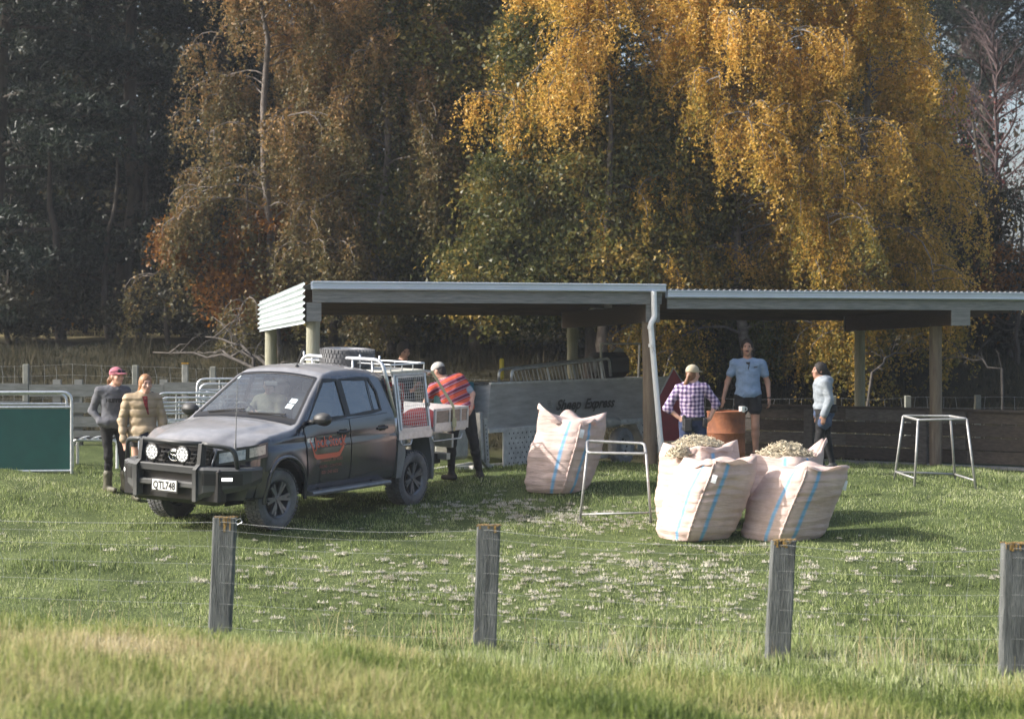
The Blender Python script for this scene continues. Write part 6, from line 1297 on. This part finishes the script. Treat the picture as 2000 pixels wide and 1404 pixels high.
def sdf_part(S, name, m, parent, h=.008, cut=None, bump=None):
    V, Fs = S.mesh(h, cut); V = relax(V, Fs, 2)
    if bump: N = vnormals(V, Fs); V = V + N * np.array([bump(p) for p in V])[:, None]
    return link(name, mesh_np(name, V, Fs, 4, {}, [m], smooth=True), parent)
def hair_cap(g, M, c, parent, m, tail=None, sc=1., bulk=.012, face=(0, .102, -.03), fr=(.070, .076, .096)):
    S = SDF(); S.ell(g(0, -.016, .022), (np.array([.078, .096, .10]) + bulk) * sc, 0, .02, M); S.ell(g(0, -.05, -.03), (np.array([.068, .058, .075]) + bulk * .6) * sc, 0, .03, M)
    fc = g(*face); rr = np.array(fr) * sc
    def cut(X):
        Y = (X - fc) @ M.T; k0 = np.linalg.norm(Y / rr, axis=1); return -(k0 - 1) * rr.min()
    if tail: 
        for (a, b, r0, r1) in tail: S.cap(g(*a), g(*b), r0, r1, 0, .02)
    return sdf_part(S, 'hair', m, parent, .0085, cut, lambda p: .004 * noise.noise(Vector((p[0] * 60, p[1] * 60, p[2] * 14))))
def cap_hat(g, M, parent, m, sc=1., brim_tilt=0.):
    S = SDF(); S.ell(g(0, -.010, .040), np.array([.090, .108, .092]) * sc, 0, .01, M); c0 = g(0, 0, .018)
    def cut(X): return -((X - c0) @ M[2])
    hat = sdf_part(S, 'cap', m, parent, .0075, cut)
    S = SDF(); a = .10; Mb = M.copy(); S.ell(g(0, .125, .036), np.array([.075, .068, .010]) * sc, 0, .01, M); S.ell(g(0, .07, .04), np.array([.085, .045, .012]) * sc, 0, .02, M); sdf_part(S, 'cap_brim', m, hat, .0065); return hat
def face_paint(g, M, brow=DARK, eye=DARK, mouth=AUX2, moustache=False):
    out = []
    for sg in (-1, 1): out += [(g(sg * .030, .088, .006), (.013, .03, .006), eye, M), (g(sg * .031, .09, .026), (.019, .03, .0045), brow, M)]
    out.append((g(0, .10, -.066), (.024, .03, .0075), mouth, M))
    if moustache: out.append((g(0, .105, -.052), (.034, .03, .011), DARK, M))
    return out
def text_on(body, V, Fs, txt, size, width, x0, z0, m, name='print', front=-1, **kw):
    bv = BVHTree.FromPolygons([tuple(v) for v in V], [tuple(map(int, f)) for f in Fs]); vs_, fs = text_mesh(txt, size, **kw); mx = max(v[0] for v in vs_); mn = min(v[0] for v in vs_); sc = width / (mx - mn); mb = MB(); pts = []
    for a, b in vs_:
        x = x0 + (a - mn) * sc * (1 if front < 0 else -1); z = z0 + b; hit = bv.ray_cast(Vector((x, 2.0 * front, z)), Vector((0, -front, 0))); y = hit[0].y if hit[0] else 0; pts.append((x, y + .006 * front, z))
    mb.add(pts, fs); return mb.build(name, m, body)
cloth = lambda nm, c, **k: mat(nm, c, k.pop('rough', .9), var=k.pop('var', .14), vscale=k.pop('vscale', 14), bump=k.pop('bump', .5), bscale=k.pop('bscale', 22), **k)
def stand(px, py, Y): p = P(px, py, Y); return Vector((p.x, Y, gz(p.x, Y)))
brownhair = mat('hair_brown', (.16, .075, .035), .5, var=.35, vscale=40, stretch=(3, 3, .5)); auburn = mat('hair_auburn', (.30, .15, .07), .5, var=.35, vscale=40, stretch=(3, 3, .5)); darkhair = mat('hair_dark', (.016, .012, .010), .75, var=.3, vscale=40)

# 1 --- woman in the dark hoodie (turned to the right, hands in pockets)
yaw = R(52); J = dict(hipL=(-.10, -.03, .93), hipR=(.08, .03, .93), knL=(-.06, -.06, .50), knR=(.13, .0, .50), anL=(-.09, .03, .10), anR=(.16, .02, .10), toL=(.05, -.12, .02), toR=(.32, -.10, .02), waist=(-.01, 0, 1.09), chest=(-.015, .005, 1.28), neck=(.0, .0, 1.47), shL=(-.18, -.06, 1.41), shR=(.15, .08, 1.41), elL=(-.295, -.02, 1.14), elR=(.23, .12, 1.13), wrL=(-.16, -.12, .99), wrR=(.18, -.03, .99), hem=(0, 0, .98))
S = SDF(); base_body(S, J, True, 1.0, 1.06, 0, .42, legr=.92); g, M = head(S, (.045, -.02, 1.615), yaw, .0, 1., neck=(.0, 0, 1.45)); S.ell((-.04, .07, 1.44), (.10, .07, .05), TOP, .03); S.cap((-.08, .04, 1.435), (.07, -.05, 1.42), .045, .04, TOP, .03)
S.cap(J['wrL'], (-.06, -.14, .97), .045, .05, TOP, .04); S.cap(J['wrR'], (.12, -.09, .97), .045, .05, TOP, .04)
hoodie = cloth('hoodie_charcoal', (.11, .113, .128)); legg = cloth('leggings_black', (.010, .010, .011), bump=.2); boot_m = cloth('gumboots_olive', (.10, .095, .065), rough=.6)
loc = stand(222, 960, 26.3); w1, V, Fs = finish(S, 'woman in a pink cap and charcoal hoodie with black leggings, leftmost person', loc, 0, [skin_m, hoodie, legg, boot_m, hoodie, face_dark, lip], face_paint(g, M), wrinkle=.009)
text_on(w1, V, Fs, 'HUFFER', .075, .235, -.075, 1.255, mat('print_black', (.008, .008, .009), .7), offset=.003, front=-1)
hair_cap(g, M, None, w1, brownhair, bulk=-.002, tail=[((0, -.10, .0), (0, -.145, -.06), .028, .036), ((0, -.145, -.06), (0, -.17, -.20), .036, .018)])
ct = cap_hat(g, M, w1, cloth('cap_pink', (.42, .14, .18), bump=.2))
mb = MB()
for sg in (-1, 1): mb.tube([Vector(g(sg * .036 + .026 * math.cos(a), .105 - .012 * abs(math.sin(a)), .072 + .019 * math.sin(a))) for a in np.linspace(0, 2 * PI, 12, endpoint=False)], .005, 5, closed=True); mb.tube([Vector(g(sg * .062, .10, .075)), Vector(g(sg * .092, .03, .068)), Vector(g(sg * .094, -.03, .055))], .004, 5)
for sg in (-1, 1): mb.add([Vector(g(sg * .036 + .024 * math.cos(a), .107, .072 + .017 * math.sin(a))) for a in np.linspace(0, 2 * PI, 12, endpoint=False)], [tuple(range(12))])
mb.build('sunglasses', mat('sunglass', (.02, .025, .035), .15, .3), w1)
# 2 --- woman in the tan puffer
J = dict(hipL=(-.09, .02, .92), hipR=(.09, -.02, .92), knL=(-.09, 0, .49), knR=(.10, -.04, .49), anL=(-.10, .03, .09), anR=(.11, .0, .09), toL=(-.02, -.14, .02), toR=(.22, -.16, .02), waist=(0, 0, 1.08), chest=(0, .0, 1.27), neck=(.0, .0, 1.46), shL=(-.185, -.05, 1.40), shR=(.17, .06, 1.40), elL=(-.27, -.06, 1.11), elR=(.26, .06, 1.12), wrL=(-.23, -.16, .85), wrR=(.26, -.04, .88), hem=(0, 0, .95))
S = SDF(); base_body(S, J, True, 1.0, 1.20, .25, .42); g, M = head(S, (.045, -.03, 1.61), R(30), -.08, 1., neck=(.0, 0, 1.44)); S.cap((-.07, .05, 1.455), (.08, .0, 1.45), .058, .055, TOP, .03); S.ell((0, 0, .90), (.20, .16, .10), TOP, .05)
hand(S, np.array(J['wrL']) + (0, 0, -.01), (.25, -.3, -.8), (.7, -.6, 0)); hand(S, np.array(J['wrR']), (.0, -.4, -.8), (-.8, -.2, .1))
def puff(V, lab):
    z = V[:, 2]; on = (lab == TOP) & (z < 1.42); return np.where(on, .013 * (np.abs(np.sin(z * PI / .115)) ** .5 - .55), 0)
tan_m = mat('puffer_tan', (.33, .25, .155), .6, var=.10, vscale=8, bump=.35, bscale=10)
loc = stand(279, 955, 25.9); w2, V, Fs = finish(S, 'woman in a tan puffer jacket with auburn ponytail behind the bull bar', loc, 0, [skin_m, tan_m, cloth('shorts_dark', (.04, .04, .045)), boot_m, tan_m, face_dark, lip], face_paint(g, M), wrinkle=.010, puff=puff)
hair_cap(g, M, None, w2, auburn, tail=[((0, -.10, .02), (0, -.15, -.02), .030, .042), ((0, -.15, -.02), (-.01, -.19, -.15), .042, .04), ((-.01, -.19, -.15), (-.01, -.20, -.25), .04, .014)])
bv = BVHTree.FromPolygons([tuple(v) for v in V], [tuple(map(int, f)) for f in Fs]); mb = MB(); vs_ = []
for t in np.linspace(0, 1, 12):
    x = .048 + .05 * t; z = 1.44 - .25 * t; hw = .026 * (1 - t) + .008
    for sx in (-1, 1): hit = bv.ray_cast(Vector((x + sx * hw, -2, z)), Vector((0, 1, 0))); vs_.append((x + sx * hw, (hit[0].y if hit[0] else -.15) - .006, z))
mb.add(vs_, [(2 * i, 2 * i + 1, 2 * i + 3, 2 * i + 2) for i in range(11)]); mb.build('red_shirt', mat('shirt_red', (.48, .03, .03), .8, col2=(.05, .02, .02), vscale=22), w2)
S = SDF(); S.cap((-.17, .06, 1.44), (-.05, .13, 1.46), .05, .055, 0, .03); S.cap((-.05, .13, 1.46), (.1, .10, 1.45), .055, .05, 0, .03); sdf_part(S, 'hood', cloth('hood_dark', (.03, .03, .035)), w2)
# 3 --- man behind the tray, only his head and shoulders show
J = dict(hipL=(-.10, 0, .97), hipR=(.10, 0, .97), knL=(-.11, 0, .52), knR=(.11, 0, .52), anL=(-.11, .02, .09), anR=(.11, .02, .09), toL=(-.10, -.18, .02), toR=(.12, -.18, .02), waist=(0, -.01, 1.15), chest=(0, -.02, 1.36), neck=(.02, -.04, 1.55), shL=(-.20, -.03, 1.48), shR=(.21, -.03, 1.48), elL=(-.27, -.14, 1.22), elR=(.28, -.14, 1.22), wrL=(-.2, -.36, 1.14), wrR=(.2, -.36, 1.14))
S = SDF(); base_body(S, J, False, .45, 1.05, 0, .3); g, M = head(S, (.03, -.08, 1.71), R(28), -.42, 1.03, neck=(.02, -.03, 1.53)); hand(S, J['wrL'], (.2, -.9, -.2), (.9, .2, 0)); hand(S, J['wrR'], (-.2, -.9, -.2), (-.9, .2, 0))
p = P(786, 690, 29.6); z_ = gz(p.x, 29.6); m3, V, Fs = finish(S, 'dark haired man standing behind the cage of the utility, only his head showing', (p.x, 29.6, z_), 0, [skin_t, cloth('singlet_dark', (.03, .03, .033)), cloth('trousers_dark', (.03, .03, .032)), boot_m, legg, face_dark, lip], face_paint(g, M), h=.011)
m3.scale = (1.04,) * 3
hair_cap(g, M, None, m3, darkhair, bulk=.026)
# 4 --- person in the striped shirt, back to us, bending left over the tray end
hp = np.array([.09, .0, .95]); nk = np.array([-.16, .05, 1.45]); ax_ = (nk - hp) / np.linalg.norm(nk - hp)
J = dict(hipL=(-.0, -.03, .95), hipR=(.18, .03, .95), knL=(-.06, -.04, .51), knR=(.26, .04, .53), anL=(-.06, .0, .09), anR=(.34, .10, .10), toL=(-.20, .08, .02), toR=(.26, .22, .02), waist=(.05, .0, 1.11), chest=(-.04, .02, 1.28), neck=tuple(nk), shL=(-.31, -.02, 1.33), shR=(.06, .08, 1.44), elL=(-.42, .10, 1.14), elR=(.24, .05, 1.24), wrL=(-.52, .12, 1.02), wrR=(.22, -.10, 1.02), hem=(.06, .0, 1.0))
S = SDF(); base_body(S, J, False, .22, 1.16, 0, .0, legr=1.12); g, M = head(S, (-.25, .06, 1.57), R(-118), -.5, 1.0, neck=tuple(nk)); hand(S, J['wrL'], (-.7, 0, -.6), (0, -1, 0)); hand(S, J['wrR'], (-.5, -.3, -.7), (-.5, -.3, .6), curl=.9)
for s_ in ('L', 'R'):   # shirt sleeves under the vest
    sh = np.array(J['sh' + s_]); el = np.array(J['el' + s_]); S.cap(sh * .5 + el * .5, sh * .25 + el * .75, .062, .060, AUX, .012)
def strip(V): return (V - hp) @ ax_
def stripe_mat():
    m = bpy.data.materials.new('striped_jersey'); m.use_nodes = True; n = m.node_tree.nodes; l = m.node_tree.links; b = n['Principled BSDF']; b.inputs['Roughness'].default_value = .9
    a = n.new('ShaderNodeAttribute'); a.attribute_name = 'along'; mu = n.new('ShaderNodeMath'); mu.operation = 'MULTIPLY'; mu.inputs[1].default_value = 1 / .125; l.new(a.outputs['Fac'], mu.inputs[0]); fr = n.new('ShaderNodeMath'); fr.operation = 'FRACT'; l.new(mu.outputs[0], fr.inputs[0])
    cr = n.new('ShaderNodeValToRGB'); cr.color_ramp.interpolation = 'CONSTANT'; e = cr.color_ramp.elements; cols = [(0, (.52, .09, .045)), (.38, (.30, .03, .05)), (.50, (.40, .34, .40)), (.55, (.13, .02, .05)), (.88, (.36, .26, .36)), (.93, (.46, .04, .04))]
    while len(e) < len(cols): e.new(.5)
    for i, (p_, c) in enumerate(cols): e[i].position = p_; e[i].color = (*c, 1)
    l.new(fr.outputs[0], cr.inputs[0]); l.new(cr.outputs[0], b.inputs['Base Color']); return m
p = P(890, 938, 28.0); m4, V, Fs = finish(S, 'person in an orange and maroon striped jersey bending over the tray end', (p.x, 28.0, gz(p.x, 28.0)), 0, [skin_m, stripe_mat(), cloth('work_trousers', (.022, .022, .022)), cloth('work_boots', (.035, .03, .027)), cloth('shirt_blue_grey', (.25, .30, .36)), face_dark, lip], face_paint(g, M), wrinkle=.009, stripe=strip)
m4.scale = (1.03,) * 3; hair_cap(g, M, None, m4, darkhair, bulk=-.002); cap_hat(g, M, m4, cloth('cap_grey', (.40, .39, .36), bump=.2))
# 5 --- woman in the checked shirt, back to us, hands on hips
J = dict(hipL=(-.09, 0, .92), hipR=(.10, 0, .92), knL=(-.12, -.02, .49), knR=(.13, -.02, .49), anL=(-.14, .02, .09), anR=(.15, .02, .09), toL=(-.16, .16, .02), toR=(.2, .16, .02), waist=(.0, 0, 1.08), chest=(-.015, .0, 1.26), neck=(-.02, .02, 1.45), shL=(-.185, -.0, 1.39), shR=(.165, .0, 1.41), elL=(-.35, .0, 1.13), elR=(.33, .02, 1.19), wrL=(-.15, -.05, .97), wrR=(.24, -.02, .98))
S = SDF(); base_body(S, J, True, .60, 1.10, 0, .3); g, M = head(S, (.01, .03, 1.60), R(140), -.05, 1.0, neck=(-.02, .02, 1.43)); hand(S, J['wrL'], (.85, .1, -.25), (0, .5, -.8)); hand(S, J['wrR'], (-.8, -.1, -.3), (0, .5, -.8)); S.cap((-.10, .04, 1.44), (.08, .04, 1.44), .058, .055, TOP, .03)
def plaid():
    m = bpy.data.materials.new('plaid_shirt'); m.use_nodes = True; n = m.node_tree.nodes; l = m.node_tree.links; b = n['Principled BSDF']; b.inputs['Roughness'].default_value = .9; tc = n.new('ShaderNodeTexCoord'); outs = []
    wn = n.new('ShaderNodeTexNoise'); wn.inputs['Scale'].default_value = 5; l.new(tc.outputs['Object'], wn.inputs['Vector']); vm = n.new('ShaderNodeVectorMath'); vm.operation = 'MULTIPLY_ADD'; vm.inputs[1].default_value = (.06, .06, .06); l.new(wn.outputs['Color'], vm.inputs[0]); l.new(tc.outputs['Object'], vm.inputs[2])
    for ax in ('X', 'Z'):
        t = n.new('ShaderNodeTexWave'); t.bands_direction = ax; t.inputs['Scale'].default_value = 5.5; l.new(vm.outputs[0], t.inputs['Vector']); outs.append(t.outputs['Fac'])
    ad = n.new('ShaderNodeMath'); ad.operation = 'ADD'; l.new(outs[0], ad.inputs[0]); l.new(outs[1], ad.inputs[1]); ml = n.new('ShaderNodeMath'); ml.operation = 'MULTIPLY'; ml.inputs[1].default_value = .5; l.new(ad.outputs[0], ml.inputs[0])
    cr = n.new('ShaderNodeValToRGB'); e = cr.color_ramp.elements; e[0].position = .15; e[0].color = (.06, .04, .10, 1); e[1].position = .9; e[1].color = (.62, .50, .60, 1); k = e.new(.5); k.color = (.24, .18, .32, 1); l.new(ml.outputs[0], cr.inputs[0]); l.new(cr.outputs[0], b.inputs['Base Color']); return m
p = P(1352, 815, 26.2); loc = Vector((p.x, 26.2, gz(p.x, 26.2))); loc.z = p.z - 1.0
m5, V, Fs = finish(S, 'woman in a purple checked shirt and beige cap seen from behind, hands on hips', (loc.x, 26.2, max(loc.z, gz(loc.x, 26.2) - .02)), 0, [skin_m, plaid(), cloth('jeans_navy', (.022, .035, .085)), boot_m, legg, face_dark, lip], face_paint(g, M), wrinkle=.011)
hair_cap(g, M, None, m5, brownhair, bulk=-.002, tail=[((0, -.10, -.03), (.02, -.115, -.12), .026, .03), ((.02, -.115, -.12), (.07, -.13, -.21), .03, .026), ((.07, -.13, -.21), (.12, -.13, -.29), .026, .014)]); cap_hat(g, M, m5, cloth('cap_beige', (.40, .34, .24), bump=.2))
mb = MB(); mb.lathe([(.178, -.022), (.183, 0), (.178, .022)], 30, 'Z', (0, 0, 0)); mb.v = [(a * 1.0 + .005, b * .80, c + .985) for a, b, c in mb.v]; bl = mb.build('belt', cloth('leather_black', (.02, .02, .022), rough=.5), m5, smooth=True)
mb = MB(); mb.box((-.075, -.155, .90), (.12, .05, .19), bev=.02); mb.box((-.125, -.14, .93), (.05, .05, .22), bev=.015); mb.box((.165, -.09, .93), (.07, .08, .13), bev=.02); mb.build('tool_pouch', MATS['leather_black'], m5)
# 6 --- man in the pale blue shirt
J = dict(hipL=(-.10, 0, .96), hipR=(.10, 0, .96), knL=(-.11, -.02, .52), knR=(.11, -.02, .52), anL=(-.12, .02, .09), anR=(.12, .02, .09), toL=(-.16, -.18, .02), toR=(.16, -.18, .02), waist=(.0, 0, 1.14), chest=(0, 0, 1.34), neck=(-.01, .0, 1.54), shL=(-.205, .0, 1.47), shR=(.205, 0, 1.47), elL=(-.31, .02, 1.19), elR=(.30, .03, 1.18), wrL=(-.38, -.05, .95), wrR=(.315, -.04, .93), hem=(0, 0, 1.03))
S = SDF(); base_body(S, J, False, .27, 1.05, .42, .0); S.ell((0, 0, 1.16), (.182, .125, .19), TOP, .05); g, M = head(S, (-.015, -.02, 1.715), R(-6), -.05, 1.03, neck=(-.01, 0, 1.52)); hand(S, J['wrL'], (-.1, -.15, -1), (.4, -.9, 0)); hand(S, J['wrR'], (0, -.1, -1), (-.4, -.9, 0), curl=.8)
blue = cloth('shirt_pale_blue', (.20, .28, .41)); p = P(1461, 660, 30.4); z_ = gz(p.x, 30.4)
m6, V, Fs = finish(S, 'moustached man in a pale blue short sleeved shirt standing by the drum', (p.x, 30.4, z_), 0, [skin_t, blue, cloth('shorts_black', (.014, .014, .016)), cloth('boots_dark', (.03, .026, .022)), blue, face_dark, lip], face_paint(g, M, moustache=True), wrinkle=.010)
m6.scale = (1.06,) * 3; hair_cap(g, M, None, m6, darkhair, bulk=.012, face=(0, .10, -.012), fr=(.072, .078, .098), sc=1.03)
bv = BVHTree.FromPolygons([tuple(v) for v in V], [tuple(map(int, f)) for f in Fs])
def onfront(x, z, o=.006): hit = bv.ray_cast(Vector((x, -2, z)), Vector((0, 1, 0))); return (x, (hit[0].y if hit[0] else -.12) - o, z)
mb = MB(); mb.add([onfront(-.045, 1.495), onfront(-.012, 1.495), onfront(.018, 1.495), onfront(.006, 1.44), onfront(-.012, 1.375), onfront(-.032, 1.44)], [(0, 1, 4, 5), (1, 2, 3, 4)]); mb.build('black_singlet', mat('singlet_black', (.01, .01, .011), .9), m6)
for sg in (-1, 1): mb = MB(); q = [onfront(-.015 + sg * .03, 1.515, .012), onfront(-.015 + sg * .10, 1.505, .01), onfront(-.015 + sg * .075, 1.435, .012)]; mb.add(q, [(0, 1, 2)]); mb.build('collar', blue, m6)
mb = MB(); mb.add([onfront(.055, 1.300), onfront(.135, 1.300), onfront(.135, 1.293), onfront(.055, 1.293)], [(0, 1, 2, 3)]); mb.build('pocket', mat('shirt_seam', (.16, .2, .26), .9), m6)
mb = MB(); mb.add([onfront(.075, 1.425), onfront(.13, 1.43), onfront(.13, 1.412), onfront(.075, 1.407)], [(0, 1, 2, 3)]); mb.build('chest_logo', mat('logo_dark', (.05, .05, .07), .8), m6)
mb = MB(); mb.lathe([(.031, -.012), (.034, 0), (.031, .012)], 16, 'Z', (.314, -.03, .955)); mb.box((.33, -.055, .955), (.03, .03, .036), bev=.006); mb.build('wrist_watch', ink, m6)
# 7 --- woman in the grey hoodie, in profile facing left
J = dict(hipL=(-.02, -.08, .90), hipR=(.03, .08, .90), knL=(-.07, -.08, .47), knR=(.08, .07, .48), anL=(-.03, -.08, .09), anR=(.16, .08, .11), toL=(-.20, -.10, .02), toR=(.04, .06, .03), waist=(.02, 0, 1.05), chest=(.0, 0, 1.23), neck=(.0, 0, 1.41), shL=(.01, -.17, 1.35), shR=(.0, .17, 1.35), elL=(.07, -.22, 1.10), elR=(.06, .21, 1.10), wrL=(-.02, -.24, .88), wrR=(-.04, .20, .88), hem=None)
S = SDF(); base_body(S, J, True, .97, 1.22, 0, .0); g, M = head(S, (-.05, .0, 1.545), R(-86), .02, .98, neck=(.0, 0, 1.40)); hand(S, J['wrL'], (-.15, -.05, -1), (-.9, .2, 0)); hand(S, J['wrR'], (-.15, .0, -1), (-.9, -.2, 0)); S.ell((.07, 0, 1.395), (.09, .11, .075), TOP, .05); S.ell((.02, 0, 1.0), (.165, .19, .07), TOP, .04); S.ell((.02, 0, .885), (.160, .175, .11), AUX, .03); S.cap((.02, -.09, .86), (.0, -.09, .75), .115, .108, AUX, .03); S.cap((.04, .09, .86), (.05, .09, .75), .115, .108, AUX, .03)
greyh = cloth('hoodie_grey', (.24, .27, .30)); loc = stand(1607, 918, 28.9)
m7, V, Fs = finish(S, 'woman in a pale grey hoodie and black tights facing left by the board wall', loc, 0, [skin_t, greyh, legg, cloth('boots_grey', (.09, .09, .09)), cloth('denim_shorts', (.05, .075, .14)), face_dark, lip], face_paint(g, M), wrinkle=.010)
hair_cap(g, M, None, m7, darkhair, tail=[((0, -.09, .0), (0, -.145, -.05), .03, .032), ((0, -.145, -.05), (0, -.165, -.25), .03, .024), ((0, -.165, -.25), (0, -.15, -.42), .024, .012)])
mb = MB(); mb.box((.12, -.16, .97), (.15, .10, .13), bev=.03); mb.build('hip_bag', cloth('bag_black', (.02, .02, .024)), m7); mb = MB(); mb.lathe([(.036, -.015), (.04, 0), (.036, .015)], 14, 'Z', (-.018, -.24, .89)); mb.build('wrist_band', ink, m7)
# 8 --- driver in the cab
J = dict(hipL=(-.10, 0, .14), hipR=(.10, 0, .14), knL=(-.12, -.42, .24), knR=(.12, -.42, .24), anL=(-.12, -.62, -.08), anR=(.12, -.62, -.08), toL=(-.12, -.78, -.12), toR=(.12, -.78, -.12), waist=(0, .03, .30), chest=(0, .05, .50), neck=(0, .06, .68), shL=(-.19, .05, .62), shR=(.19, .05, .62), elL=(-.24, -.14, .42), elR=(.24, -.12, .42), wrL=(-.13, -.36, .46), wrR=(.12, -.36, .46))
S = SDF(); base_body(S, J, False, 1., 1.08, 0, 0); g, M = head(S, (.0, .03, .84), R(20), -.15, .95, neck=(0, .06, .66)); hand(S, J['wrL'], (.2, -.9, .2), (.8, 0, .5), curl=1.); hand(S, J['wrR'], (-.2, -.9, .2), (-.8, 0, .5), curl=1.)
dp = tw((1.66, -.37, .84)); m8, V, Fs = finish(S, 'person in a khaki jacket seated behind the windscreen of the utility', dp, YAW + R(90), [skin_m, cloth('jacket_khaki', (.34, .30, .20)), legg, boot_m, legg, face_dark, lip], face_paint(g, M), h=.012)
hair_cap(g, M, None, m8, darkhair, sc=.95)
# ------------------------------------------------------------------ thin autumn haze
hz_m = bpy.data.materials.new('haze_air'); hz_m.use_nodes = True; n = hz_m.node_tree.nodes; n.remove(n['Principled BSDF'])
pv = n.new('ShaderNodeVolumePrincipled'); pv.inputs['Color'].default_value = (.86, .92, 1.0, 1); pv.inputs['Density'].default_value = .0006; pv.inputs['Anisotropy'].default_value = .2
hz_m.node_tree.links.new(pv.outputs[0], n['Material Output'].inputs['Volume'])
mb = MB(); mb.box((0, 720, 13), (1830, 1600, 31)); tag(mb.build('haze', hz_m), kind='stuff')
